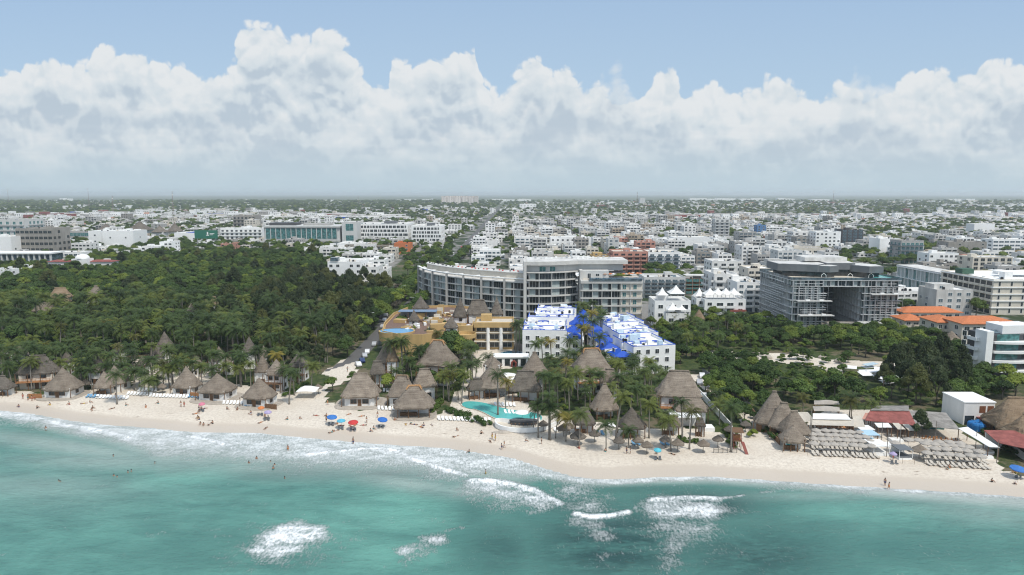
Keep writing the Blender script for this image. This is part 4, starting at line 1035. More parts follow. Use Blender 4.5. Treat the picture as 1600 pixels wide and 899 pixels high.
    hedge_run([(672,645),(684,632),(694,622)], 2.0, 1.3, 'hedge between the orange-ridged hut and the pool garden')
    # lane walls
    for pts, l, h, m in (([(1078,602),(1104,630),(1142,672),(1150,700)],'pale garden wall beside the sand lane below the broad villa',1.8,WHITE), ([(1098,584),(1130,604),(1172,640)],'dark mesh fence along the far side of the sand lane',1.7,DGREY), ([(1172,640),(1196,672),(1218,695)],'low weathered fence between the lane and the beach bar',1.2,WOOD),
                         ([(1560,690),(1590,712),(1640,748)],'grey retaining wall at the beach edge under the red roof',1.6,GREYW)):
        ws = [P(*a) for a in pts]; c = ws[0].copy(); q = MB()
        for a, b in zip(ws[:-1], ws[1:]):
            dd = (b-a).normalized(); nn = Vector((-dd.y, dd.x, 0))*.12; A, B = a-c-dd*.1, b-c
            q.prism([(A.x+nn.x,A.y+nn.y),(B.x+nn.x,B.y+nn.y),(B.x-nn.x,B.y-nn.y),(A.x-nn.x,A.y-nn.y)], -.4, h, m)
        tag(q.obj('garden_wall' if m is WHITE or m is GREYW else 'fence', None, (c.x, c.y, 0)), l, 'wall' if m in (WHITE, GREYW) else 'fence')
    # beach fence of rails
    a, b = P(1115,708), P(1152,709); o = thing('rail_fence', 'three-rail wooden fence on the sand in front of the red tower', 'fence', (a.x, a.y, 0)); L = b.x-a.x
    for i in range(6): MB().box(i*L/5-.06,-.06,-.3,i*L/5+.06,.06,1.3,BARK_P).obj('post', o)
    for z in (.45,.8,1.15): MB().box(0,-.04,z,L,.02,z+.09,BARK_P).obj('rail', o)
    # lifeguard tower
    p = P(1154, 704); RED = mat('red_paint', (.24,.07,.055), .6, .2, 2); o = thing('lifeguard_tower', 'red wooden lifeguard tower with a steep ramp at the mouth of the sand lane', 'lifeguard tower', (p.x, p.y+1.5, 0), R(-8), sca=.78); OCC.append((p.x, p.y+1.5, 3))
    for sx in (-1,1):
        for sy in (-1,1): MB().box(sx*1.1-.08,sy*1.0-.08,-.3,sx*1.1+.08,sy*1.0+.08,5.6,RED).obj('post', o)
    MB().box(-1.4,-1.3,2.5,1.4,1.3,2.66,WOOD).obj('platform', o); MB().box(-1.05,-.3,2.67,1.05,.95,4.2,WOODO).obj('cabin', o)
    MB().add([(-1.7,-1.6,5.4),(1.7,-1.6,5.4),(1.7,1.6,5.9),(-1.7,1.6,5.9),(-1.7,-1.6,5.52),(1.7,-1.6,5.52),(1.7,1.6,6.02),(-1.7,1.6,6.02)],[(0,3,2,1),(4,5,6,7),(0,1,5,4),(1,2,6,5),(2,3,7,6),(3,0,4,7)],WOOD).obj('roof', o)
    MB().add([(1.0,-1.3,2.6),(1.9,-1.3,2.6),(2.6,-5,0),(1.7,-5,0),(1.0,-1.3,2.45),(1.9,-1.3,2.45),(2.6,-5,-.15),(1.7,-5,-.15)],[(0,3,2,1),(4,5,6,7),(0,1,5,4),(1,2,6,5),(2,3,7,6),(3,0,4,7)],RED).obj('ramp', o)
    q = MB()
    for zz in (3.1,3.5): q.box(-1.4,-1.3,zz,1.4,-1.24,zz+.07,RED)
    q.obj('railing', o)
    for k in range(5): MB().box(-1.3,-1.34-k*.0,.3+k*.42,-.5,-1.30,.38+k*.42,RED).obj('ladder_rung', o)
    # white pergola villa in the palms
    p = P(1090, 672); o = thing('white_pergola', 'white latticed terrace house with open pergola among palms', 'pergola', (p.x-3, p.y+3, 0)); OCC.append((p.x-3, p.y+3, 4))
    for x in (-3.2,-1,1.2,3.4): MB().box(x-.12,-2.5,-.3,x+.12,-2.26,3.1,WHITE2).obj('post', o)
    MB().box(-3.6,-2.8,3.1,3.8,2.4,3.3,WHITE2).obj('roof_slab', o); q = MB()
    for i in range(12): q.box(-3.6+i*.62,-2.7,3.301,-3.5+i*.62,2.3,3.5,WHITE2)
    q.obj('roof_slats', o); MB().box(-3.2,.2,-.3,3.4,2.2,3.1,WHITE).obj('wall', o)
    MB().box(3.9,-4.4,-.3,7.0,-1.4,1.0,WHITE2).obj('planter', o)
    # ---- beach club on the right
    UMB_M = {}
    def ribs_canopy(r, h, m, n=8):
        q = MB(); k = n*2; top = (0,0,h+.55); vs = [top]
        for i in range(k):
            a = 2*math.pi*i/k; rr = r*(1 if i % 2 == 0 else .93); vs.append((rr*math.cos(a), rr*math.sin(a), h-(0 if i % 2 == 0 else -.06)))
        for i in range(k):
            a = 2*math.pi*i/k; vs.append((r*.985*math.cos(a), r*.985*math.sin(a), h-.16))
        fs = [(0, 1+i, 1+(i+1) % k) for i in range(k)]+[(1+i, 1+k+i, 1+k+(i+1) % k, 1+(i+1) % k) for i in range(k)]
        return q.add(vs, fs, m).mesh('canopy')
    def umbrella(x, y, m, r=1.25, h=2.25, label='', auto=None, group=None, tilt=0):
        key = (m.name, r)
        if key not in UMB_M: UMB_M[key] = (ribs_canopy(r, h, m), MB().tube((0,0,-.3),(0,0,h+.5),.035,.03,METAL).mesh('pole'), MB().lathe([(.3,0),(.3,.08),(.06,.1),(.04,.3)],BLACK,10).mesh('base'))
        o = thing('beach_umbrella', label, 'umbrella', (x, y, gz(x, y)), hr.uniform(0,1), group, auto); o.rotation_euler[0] = R(tilt)
        a, b, c = UMB_M[key]; link('canopy', a, o); link('pole', b, o); link('base', c, o); return o
    g1 = 'taupe umbrellas on the sunbed terraces'
    for j, (py, x0, x1, n) in enumerate([(697,1274,1364,7),(689,1272,1360,8),(682,1270,1352,8),(676,1276,1345,6)]):
        for i in range(n):
            t = i/(n-1); p = P(x0+(x1-x0)*t+hr.uniform(-1.5,1.5), py+t*4-3+hr.uniform(-.6,.6), 2.2)
            umbrella(p.x, p.y+.3, TAUPE, 1.22, 2.25, auto='taupe beach umbrella', group=g1)
            for dx in (-.55,.45): lounger(p.x+dx, p.y-1.3, hr.uniform(-.06,.06), 'taupe')
    for i in range(13):                                       # brown and navy loungers at the back
        for j, (py, k) in enumerate(((664,'brown'),(669,'brown'),(674,'grey'))):
            p = P(1275+i*6.2+j*3, py+i*.35); lounger(p.x, p.y, .35, k, group='wooden loungers at the back of the terrace')
    for j, (py, x0, x1, n) in enumerate([(714,1450,1535,6),(706,1446,1530,6),(699,1448,1516,6),(693,1420,1500,6),(698,1400,1412,1)]):
        for i in range(n):
            t = i/max(1,n-1); p = P(x0+(x1-x0)*t+hr.uniform(-1.5,1.5), py+t*5-5+hr.uniform(-.6,.6), 2.2)
            umbrella(p.x, p.y+.3, TAUPE, 1.22, 2.25, auto='taupe beach umbrella', group=g1)
            for dx in (-.55,.45): lounger(p.x+dx, p.y-1.3, hr.uniform(-.06,.06), 'taupe')
    palapa_parasol(1437, 694, 706, 24, 'thatched sunshade standing alone among the taupe umbrellas')
    # daybeds
    def daybed(px, py, w, l, m, label, canopy=True):
        p = P(px, py); o = thing('daybed', label, 'daybed', (p.x, p.y+l/2, 0)); OCC.append((p.x, p.y+l/2, 2))
        MB().box(-w/2,-l/2,0,w/2,l/2,.45,WHITE2).obj('base', o); MB().box(-w/2+.08,-l/2+.08,.451,w/2-.08,l/2-.08,.65,m).obj('mattress', o)
        if canopy:
            for sx in (-1,1):
                for sy in (-1,1): MB().box(sx*w/2-.05,sy*l/2-.05,.45,sx*w/2+.05,sy*l/2+.05,2.3,WHITE2).obj('post', o)
            MB().box(-w/2-.1,-l/2-.1,2.3,w/2+.1,l/2+.1,2.4,m).obj('canopy', o)
            MB().box(-w/2,l/2+.051,.4,w/2,l/2+.09,2.29,CANVAS).obj('curtain', o)
    daybed(1377,713,3.6,4.5,CANVAS,'big white curtained daybed at the front between the two terraces')
    daybed(1415,719,3.0,3.4,DGREY,'dark cabana bed with white posts beside the lone thatched sunshade')
    daybed(1362,695,3.6,3.6,mat('pale_blue_cloth', (.42,.60,.72), .8),'pale blue canopied daybed behind the white one')
    daybed(1355,686,3.4,3.2,CANVAS,'white canopied daybed next to the rear loungers')
    daybed(1399,700,3.4,2.4,CANVAS,'low white daybed behind the cabana bed', False)
    daybed(1403,692,3.0,2.2,CANVAS,'open white mattress bed near the club fence', False)
    daybed(1544,718,2.6,1.8,CANVAS,'white mattress bed at the shore end of the pale awning', False)
    daybed(1545,709,2.6,1.8,TAUPE,'taupe mattress bed under the pale awning', False)
    # rope posts along the sand
    for i in range(15):
        p = P(1262+i*18.5, 712+i*1.55); o = tag(MB().tube((0,0,-.3),(0,0,1.3),.035,.03,WOOD).obj('rope_post', None, (p.x,p.y,0)), '', 'post', 'thin posts marking off the terraces', 'thin wooden rope post')
    for px, py, top in [(1266,700,655),(1377,690,660),(1405,704,664),(1385,714,672),(1461,690,658),(1524,702,672),(1557,724,688),(1560,714,690),(1223,707,668),(1265,690,640)]:
        p = P(px, py); tag(MB().tube((0,0,-.3),(0,0,zat(p.y,top)),.09,.07,BARK_P).obj('wooden_pole', None, (p.x,p.y,0)), '', 'pole', 'tall poles of the beach club', 'tall wooden pole')
    # club buildings: long roofs as real sloping sheets on posts
    def sheet_roof(pts, label, m, th=.12, name='shade_roof', cat='roof shelter', wall=None, posts=True, sag=0.0, walls_m=None):
        """pts: photo corner + height; a sloping sheet with posts at its corners"""
        V = [P(a, b, z) for a, b, z in pts]; c = sum(V, Vector())/len(V); c.z = 0; o = thing(name, label, cat, tuple(c))
        n = 10; q = MB(); vs = []
        for i in range(n+1):
            for j in range(n+1):
                u, v = i/n, j/n; p = V[0]*(1-u)*(1-v)+V[1]*u*(1-v)+V[2]*u*v+V[3]*(1-u)*v-c
                p.z -= sag*math.sin(math.pi*u)*math.sin(math.pi*v)+hr.uniform(-.02,.02); vs.append(p)
        k = len(vs); vs += [p-Vector((0,0,th)) for p in vs]; fs = []
        for i in range(n):
            for j in range(n):
                a = i*(n+1)+j; fs += [(a, a+n+1, a+n+2, a+1), (k+a, k+a+1, k+a+n+2, k+a+n+1)]
        for i in range(n):
            for a, b in ((i*(n+1),(i+1)*(n+1)),(i*(n+1)+n,(i+1)*(n+1)+n),(i,i+1),(n*(n+1)+i,n*(n+1)+i+1)): fs.append((a,b,b+k,a+k))
        q.add(vs, fs, m).obj('roof', o, smooth_=False)
        if posts:
            for i in (0,1,2,3):
                p = V[i]-c; MB().tube((p.x*.96,p.y*.96,-.3),(p.x*.96,p.y*.96,p.z-th),.1,.09,WOOD).obj('post', o)
        if walls_m:
            a, b = V[2]-c, V[3]-c; zz = min(a.z, b.z)-th-.05
            MB().prism([(a.x*.93,a.y*.93),(b.x*.93,b.y*.93),(b.x*.93,b.y*.93-.25),(a.x*.93,a.y*.93-.25)],-.3,zz,walls_m).obj('back_wall', o)
        OCC.append((c.x, c.y, 5)); return o
    sheet_roof([(1352,657,3.2),(1432,665,3.2),(1420,641,4.6),(1360,640,4.6)], 'long red and rust sloping roof of the beach club', REDR, walls_m=WHITE)
    sheet_roof([(1432,665,3.2),(1500,671,3.2),(1478,645,4.4),(1420,641,4.6)], 'weathered grey sheet roof over the dark open bar', GREYR, walls_m=GLASST)
    sheet_roof([(1360,641,4.7),(1420,642,4.7),(1420,634,4.0),(1370,634,4.0)], 'rear slope of weathered sheets behind the red roof', GREYR)
    sheet_roof([(1545,698,3.0),(1562,699,3.0),(1512,667,3.4),(1497,669,3.4)], 'long pale awning running from the bar to the sand', CANVAS)
    sheet_roof([(1372,668,3.2),(1394,668,3.2),(1388,661,3.5),(1366,661,3.5)], 'small white awning in front of the red roof', CANVAS, .05)
    sheet_roof([(1403,671,3.0),(1415,671,3.0),(1404,661,3.4),(1394,661,3.4)], 'small cream awning beside the white one', SANDC, .05)
    sheet_roof([(1420,673,3.0),(1430,673,3.0),(1420,663,3.3),(1410,663,3.3)], 'narrow cream awning nearest the dark bar', SANDC, .05)
    sheet_roof([(1347,655,3.0),(1360,656,3.0),(1358,645,4.0),(1352,645,4.0)], 'pink peaked awning at the end of the red roof', PINK, .05)
    sheet_roof([(1262,664,3.0),(1335,666,3.0),(1335,655,3.3),(1268,654,3.3)], 'cream shade cloth stretched over the wooden loungers', SANDC, .05, sag=.4)
    sheet_roof([(1270,655,3.4),(1330,656,3.4),(1322,647,3.6),(1270,646,3.6)], 'white shade cloth behind the cream one', CANVAS, .05, sag=.3)
    sheet_roof([(1258,660,2.6),(1272,655,3.2),(1262,644,3.4),(1242,644,3.0)], 'tan shade sail beside the thatched bar', SANDC, .05, sag=.2)
    sheet_roof([(1272,642,3.0),(1312,643,3.0),(1312,636,3.4),(1270,635,3.4)], 'curved taupe tent roof on the grass', TAUPE, .06, sag=-.7)
    sheet_roof([(1272,632,3.0),(1312,632,3.0),(1310,627,3.4),(1272,626,3.4)], 'second curved taupe tent roof further back on the grass', TAUPE, .06, sag=-.7)
    sheet_roof([(1334,668,2.4),(1352,668,2.4),(1346,650,3.2),(1332,650,3.2)], 'sand-coloured sail between the loungers and the pink awning', SANDC, .05, sag=.2)
    sheet_roof([(1560,692,3.4),(1625,706,3.4),(1600,673,4.4),(1537,672,4.4)], 'faded red sloping roof beside the tan thatched hall', REDR, walls_m=WHITE)
    sheet_roof([(1557,659,4.0),(1572,650,4.0),(1560,645,4.6),(1548,648,4.6)], 'white folded parasol roof beside the cube building', CANVAS, .06)
    sheet_roof([(1560,664,3.6),(1582,656,3.6),(1572,650,4.2),(1556,656,4.2)], 'second white parasol roof beside the cube building', CANVAS, .06)
    for i in range(22):                                     # dining chairs and tables by the bar
        p = P(1440+(i % 11)*6, 686+(i//11)*4+(i % 11)*.5); o = thing('dining_chair', '', 'chair', (p.x, p.y, 0), hr.uniform(0,6), 'wooden chairs by the open bar', 'wooden dining chair')
        MB().box(-.22,-.22,.42,.22,.22,.47,WOODO).obj('seat', o); MB().box(-.22,.19,.471,.22,.22,.95,WOODO).obj('backrest', o)
        for sx in (-.18,.18):
            for sy in (-.18,.18): MB().box(sx-.025,sy-.025,0,sx+.025,sy+.025,.42,WOODO).obj('leg', o)
    # white cube building
    A = P(1504, 664); B = P(1552, 664); w = B.x-A.x; s = A.y; h = zat(A.y, 630); d = 9.0
    o = thing('cube_building', 'plain white cube building with two brick lattice windows above a red canopy', 'building', (A.x, A.y, 0)); OCC.append((A.x+w/2, A.y+d/2, 8))
    MB().box(0,0,-.4,w,d,h,WHITE).obj('wall', o); MB().box(-.15,-.15,h+.003,w+.15,d+.15,h+.3,WHITE2).obj('roof', o)
    LAT = mat('brick_lattice', (.22,.09,.045), .9, .4, 5)
    for x in (w*.60, w*.86): MB().box(x-w*.1,-.06,h*.55,x+w*.1,-.004,h*.86,LAT).obj('lattice_window', o)
    MB().box(w*.42,-3,h*.34,w,-.005,h*.38,REDR).obj('canopy', o); MB().box(w*.05,-.05,0,w*.35,-.004,h*.42,GLASS).obj('door', o)
    BT = mat('blue_tank_plastic', (.02,.16,.42), .45, .1, 2)
    for i, (px, py) in enumerate([(1514,668),(1520,671),(1528,672),(1523,667)]):
        p = P(px, py); tag(MB().lathe([(1.1,0),(1.1,1.5),(.9,1.9),(.35,2.15),(.3,2.3),(.01,2.3)],BT,16).obj('water_tank', None, (p.x,p.y-1,0)), '', 'water tank', 'blue water tanks', 'round blue plastic water tank')
    # fallen white panels
    p0 = P(1368, 590); o = thing('panel_heap', 'sheet of fallen white and pale blue panels lying in the scrub', 'panels', (p0.x, p0.y, 0)); OCC.append((p0.x, p0.y, 9)); OCC.append((p0.x+4, p0.y-8, 7)); OCC.append((p0.x-4, p0.y+8, 7)); OCC.append((p0.x+4, p0.y-18, 7))
    pr_ = random.Random(4); BL = mat('pale_blue_sheet', (.48,.60,.66), .6)
    for i in range(18):
        q = MB(); u, v = pr_.uniform(-7,7), pr_.uniform(-12,11); q.box(-2.2,-1.4,0,2.2,1.4,.1, pr_.choice([WHITE2, WHITE2, BL])); q.rot(pr_.uniform(-.5,.3)); k = q.obj('panel', o, (u+v*-.35, v, 1.1+i*.09)); k.rotation_euler = (pr_.uniform(-.12,.25), pr_.uniform(-.2,.2), 0)
    for px, py in [(1310,566),(1285,560),(1200,560),(1262,570)]:
        p = P(px,py); o = tag(MB().lathe([(1.6,-.2),(1.5,.6),(.9,1.1),(.05,1.2)],STONE,9).rot(hr.uniform(0,3)).obj('boulder', None, (p.x,p.y,0)), '', 'boulder', None, 'pale boulder in the clearing')
    # driftwood rocks, boats, boards
    p = P(786, 676); o = tag(MB().lathe([(3.0,-.3),(2.6,.15),(1.2,.45),(.1,.5)],STONE,11,sy=.35).obj('rock_outcrop', None, (p.x,p.y,0)), 'flat grey rock slab on the sand below the pool wall', 'rock')
    # colourful umbrellas on the open sand
    cols = {'red': (.55,.05,.05), 'blue': (.05,.18,.50), 'light blue': (.10,.42,.58), 'orange': (.60,.20,.06), 'pink': (.60,.20,.28), 'lilac': (.40,.34,.52), 'royal blue': (.03,.15,.50), 'turquoise': (.10,.48,.58)}
    um = {k: mat(k.replace(' ','_')+'_cloth', v, .7, .15, 2) for k, v in cols.items()}
    for px, py, c, r, l in [(518,651,'blue',1.35,'round mid-blue umbrella on open sand right of the white tent'),(533,656,'light blue',1.1,'light turquoise umbrella beside the mid-blue one'),(552,658,'red',1.3,'bright red umbrella in the middle of the beach crowd'),(596,655,'royal blue',1.3,'royal blue umbrella shading two chairs'),(408,637,'orange',.9,'orange umbrella in front of the raised-terrace hut'),(418,643,'lilac',1.0,'lilac umbrella just right of the orange one'),(316,631,'pink',.9,'small pink umbrella in front of the stone-terrace hut'),(1027,702,'turquoise',.9,'small turquoise umbrella below the dark conical palapa'),(1589,731,'blue',1.6,'blue umbrella over dark chairs at the beach end'),(1395,709,'lilac',.8,'grey-lilac umbrella at the front rope line')]:
        p = P(px, py, 2.1); umbrella(p.x, p.y, um[c], r, 2.15, l, tilt=hr.uniform(4,14))
        for dx in (-.5,.5):
            q = thing('beach_chair', '', 'chair', (p.x+dx, p.y-.9, gz(p.x,p.y)), hr.uniform(-.4,.4), 'low chairs under the coloured umbrellas', 'low dark beach chair'); MB().box(-.28,-.3,.2,.28,.25,.26,DGREY).obj('seat', q); MB().box(-.28,.2,.261,.28,.26,.85,DGREY).obj('backrest', q); MB().box(-.28,-.28,0,-.24,.24,.2,METAL).obj('leg_frame', q); MB().box(.24,-.28,0,.28,.24,.2,METAL).obj('leg_frame', q)
    p = P(1056, 704); o = thing('surfboard', 'blue and white board leaning on the sand by a palapa', 'surfboard', (p.x,p.y,.2)); k = MB().lathe([(.02,0),(.3,.4),(.36,1.2),(.28,2.0),(.02,2.5)],um['blue'],14,sy=.12).obj('board', o); k.rotation_euler=(R(60),0,R(40)); k2 = MB().lathe([(.31,.6),(.33,1.9)],WHITE2,14,sy=.13).obj('stripe', k)
    p = P(1231, 701); o = thing('sign_board', 'turquoise upright board beside the thatched kiosk', 'sign board', (p.x,p.y-.5,0)); MB().box(-.6,-.05,0,.6,.05,2.4,mat('turquoise_board',(.08,.42,.40),.6)).obj('board', o)
build_resort()
# ---------------------------------------------------------------- people
SKIN = mat('skin', (.42,.25,.17), .6, .08, 6, rnd=.5); HAIR = mat('dark_hair', (.03,.022,.018), .7, .2, 8, rnd=.4)
SW = [mat(n+'_swimwear', c, .7, .1, 5) for n, c in (('black',(.02,.02,.022)),('navy',(.03,.05,.16)),('red',(.45,.04,.04)),('white',(.7,.7,.68)),('teal',(.03,.25,.27)),('yellow',(.6,.45,.06)),('orange',(.6,.2,.05)))]
SWN = ['black','navy','red','white','teal','yellow','orange']
POSES = {}
def skin_mesh(name, verts, edges, radii, m, sub=1):
    me = bpy.data.meshes.new(name+'_cage'); me.from_pydata(verts, edges, []); o = bpy.data.objects.new('tmp', me); C.objects.link(o)
    md = o.modifiers.new('s','SKIN'); md.use_smooth_shade = True; ss = o.modifiers.new('u','SUBSURF'); ss.levels = sub; ss.render_levels = sub
    for i, v in enumerate(me.skin_vertices[0].data): v.radius = (radii[i], radii[i]); v.use_root = i == 0
    bpy.context.view_layer.update(); dg = bpy.context.evaluated_depsgraph_get()
    res = bpy.data.meshes.new_from_object(o.evaluated_get(dg)); res.name = name; res.materials.clear(); res.materials.append(m)
    bpy.data.objects.remove(o); return res
def build_pose(k):
    # joints: pelvis, belly, chest, neck, head, (shoulder elbow wrist hand)x2, (hip knee ankle toe)x2
    if k == 'stand': J = dict(pe=(0,0,.93),be=(0,0,1.10),ch=(0,0,1.32),nk=(0,0,1.48),hd=(0,-.02,1.62),sh=(.19,0,1.40),el=(.26,.03,1.13),wr=(.27,-.06,.88),ha=(.27,-.08,.79),hi=(.10,0,.88),kn=(.11,-.03,.48),an=(.12,.02,.08),to=(.13,-.14,.04))
    elif k == 'walk': J = dict(pe=(0,0,.92),be=(0,0,1.09),ch=(0,-.02,1.31),nk=(0,-.03,1.47),hd=(0,-.06,1.61),sh=(.19,-.02,1.39),el=(.25,.12,1.15),wr=(.25,.02,.93),ha=(.25,-.02,.85),hi=(.10,0,.87),kn=(.11,-.16,.50),an=(.11,.02,.10),to=(.12,-.14,.06))
    elif k == 'sit': J = dict(pe=(0,.1,.14),be=(0,.13,.32),ch=(0,.10,.54),nk=(0,.05,.70),hd=(0,0,.84),sh=(.19,.08,.62),el=(.27,-.05,.42),wr=(.20,-.25,.42),ha=(.16,-.33,.44),hi=(.10,.05,.13),kn=(.16,-.35,.44),an=(.15,-.60,.08),to=(.15,-.76,.05))
    else: J = dict(pe=(0,0,.13),be=(0,.18,.13),ch=(0,.40,.15),nk=(0,.56,.16),hd=(0,.71,.17),sh=(.19,.48,.14),el=(.38,.60,.08),wr=(.30,.80,.08),ha=(.24,.88,.08),hi=(.10,-.05,.12),kn=(.13,-.47,.16),an=(.15,-.88,.07),to=(.16,-1.0,.10))
    V = []; Ed = []; Rr = []; ix = {}
    def ad(n, p, r, par=None):
        ix[n] = len(V); V.append(p); Rr.append(r)
        if par: Ed.append((ix[par], ix[n]))
    ad('pe',J['pe'],.15); ad('be',J['be'],.12,'pe'); ad('ch',J['ch'],.155,'be'); ad('nk',J['nk'],.06,'ch'); ad('hd',J['hd'],.105,'nk')
    for s, t in ((1,'l'),(-1,'r')):
        mir = lambda p: (p[0]*s, p[1], p[2])
        off = (lambda p: (p[0], -p[1]+.0, p[2]+0)) if (k == 'walk' and s < 0) else (lambda p: p)
        for n, r, par in (('sh',.065,'ch'),('el',.045,'sh'),('wr',.032,'el'),('ha',.04,'wr')): ad(n+t, off(mir(J[n])), r, par+t if par != 'ch' else 'ch')
        for n, r, par in (('hi',.095,'pe'),('kn',.065,'hi'),('an',.042,'kn'),('to',.04,'an')):
            q = mir(J[n]); 
            if k == 'walk' and s < 0 and n in ('kn','an','to'): q = {'kn': (q[0],.05,.48), 'an': (q[0],.26,.16), 'to': (q[0],.16,.03)}[n]
            ad(n+t, q, r, par+t if par != 'pe' else 'pe')
    body = skin_mesh('body', V, Ed, Rr, SKIN)
    h = Vector(J['hd']); n = Vector(J['nk']); up = (h-n).normalized()
    hair = MB().lathe([(.02,.125),(.085,.10),(.118,.03),(.118,-.05),(.07,-.09)],HAIR,10).mesh('hair', True)
    pe, be, hi, kn = (Vector(J[a]) for a in ('pe','be','hi','kn'))
    sw = []
    for m in SW:
        q = MB(); q.path([pe-(be-pe)*.7, pe, pe+(be-pe)*.45], [.165,.185,.15], m, 10)
        for s in (1,-1): 
            a, b = Vector((hi.x*s,hi.y,hi.z)), Vector((kn.x*s,kn.y,kn.z)); q.tube(a, a.lerp(b,.45), .115, .10, m, 8)
        sw.append(q.mesh('shorts', True))
    return body, (hair, h, up), sw
def person(x, y, pose, z=None, rz=None, sw=None, auto=None, look=None):
    if pose not in POSES: POSES[pose] = build_pose(pose)
    body, (hair, h, up), sws = POSES[pose]; sw = hr.randrange(len(SW)) if sw is None else sw
    z = gz(x, y) if z is None else z
    o = thing('person', '', 'person', (x, y, z), hr.uniform(0, 6.28) if rz is None else rz, 'people on the beach and in the water', auto or f'{ {"stand":"standing","walk":"walking","sit":"sitting","lie":"sunbathing"}[pose]} person in {SWN[sw]} swimwear')
    s = hr.uniform(.95,1.06); o.scale = (s,s,s); link('body', body, o); hh = link('hair', hair, o, h+up*.015); hh.rotation_euler = up.to_track_quat('Z','Y').to_euler(); link('swim_shorts', sws[sw], o)
    return o
def build_people():
    for px, py, k in [(29,632,'sit'),(58,634,'sit'),(36,622,'stand'),(44,624,'stand'),(50,625,'stand'),(54,624,'walk'),(78,631,'sit'),(108,631,'sit'),(131,630,'lie'),(141,629,'sit'),(145,637,'sit'),(143,640,'sit'),(175,638,'lie'),(181,622,'walk'),(197,633,'sit'),(228,636,'sit'),(247,630,'sit'),(283,635,'stand'),(288,635,'stand'),(311,637,'sit'),(315,640,'sit'),(319,638,'lie'),(312,643,'sit'),(306,646,'lie'),(309,652,'sit'),(311,654,'sit'),(313,660,'sit'),(318,661,'sit'),(326,660,'lie'),(332,659,'sit'),(355,639,'sit'),(371,640,'sit'),(392,645,'sit'),(391,647,'lie'),(414,650,'sit'),(419,653,'sit'),(407,658,'lie'),(415,665,'lie'),
        (449,655,'sit'),(469,655,'sit'),(512,632,'walk'),(510,650,'sit'),(510,659,'stand'),(494,649,'lie'),(527,662,'sit'),(533,664,'lie'),(518,672,'lie'),(524,670,'lie'),(548,665,'lie'),(555,664,'lie'),(573,660,'stand'),(579,672,'sit'),(584,669,'sit'),(590,652,'walk'),(545,647,'lie'),(565,650,'lie'),(568,664,'lie'),(617,656,'sit'),(634,663,'lie'),(642,661,'lie'),(648,663,'lie'),(658,667,'lie'),(662,665,'sit'),(675,664,'lie'),(714,672,'sit'),(712,680,'lie'),(752,677,'sit'),(769,685,'stand'),(774,687,'stand'),(784,698,'walk'),(788,696,'walk'),(766,688,'lie'),(733,700,'sit'),(822,690,'sit'),(846,693,'stand'),(946,705,'sit'),(979,708,'stand'),(985,708,'stand'),(1026,708,'sit'),(1050,709,'lie'),(1383,752,'stand'),(1389,757,'walk'),(1481,732,'lie'),(1483,730,'sit'),(1583,738,'sit'),(1588,739,'sit'),(1550,750,'sit'),(1587,752,'lie'),(905,700,'sit'),(543,580,'walk'),(1106,612,'walk'),(1114,616,'walk'),(1395,718,'stand')]:
        p = P(px, py+1); person(p.x, p.y, k)
    for px, py, d in [(72,673,.5),(177,713,1.25),(242,724,1.3),(178,744,1.2),(183,746,1.3),(200,739,1.2),(205,737,1.3),(401,718,1.0),(389,724,1.2),(427,734,.9),(429,727,1.2),(423,722,1.25),(450,704,.35),(552,692,.2),(552,694,.2),(759,741,.6),(92,752,1.3),(94,753,1.3),(445,748,1.3)]:
        p = P(px, py, SEA); person(p.x, p.y, 'stand', SEA-d, auto='bather standing in the water')
build_people()
# ---------------------------------------------------------------- town buildings
RES = []     # reserved rectangles x0,x1,y0,y1 on the ground
br = random.Random(99)
def reserve(x0, x1, y0, y1, pad=2): RES.append((x0-pad, x1+pad, y0-pad, y1+pad))
def inset(poly, d):
    n = len(poly); a = sum(poly[i][0]*poly[(i+1)%n][1]-poly[(i+1)%n][0]*poly[i][1] for i in range(n)); s = 1 if a > 0 else -1; out = []
    for i in range(n):
        p, q, r = Vector(poly[i-1]), Vector(poly[i]), Vector(poly[(i+1)%n])
        e0, e1 = (q-p).normalized(), (r-q).normalized(); n0, n1 = Vector((-e0.y, e0.x))*s, Vector((-e1.y, e1.x))*s
        m = (n0+n1); m = m/max(.3, m.dot(n0)) if m.length > 1e-6 else n0
        out.append((q.x+m.x*d, q.y+m.y*d))
    return out
def ring(mb, outer, inner, z0, z1, m):
    n = len(outer); vs = [(p[0],p[1],z0) for p in outer]+[(p[0],p[1],z1) for p in outer]+[(p[0],p[1],z0) for p in inner]+[(p[0],p[1],z1) for p in inner]; fs = []
    for i in range(n):
        j = (i+1) % n; fs += [(i,j,n+j,n+i),(2*n+j,2*n+i,3*n+i,3*n+j),(n+i,n+j,3*n+j,3*n+i),(j,i,2*n+i,2*n+j)]
    return mb.add(vs, fs, m)
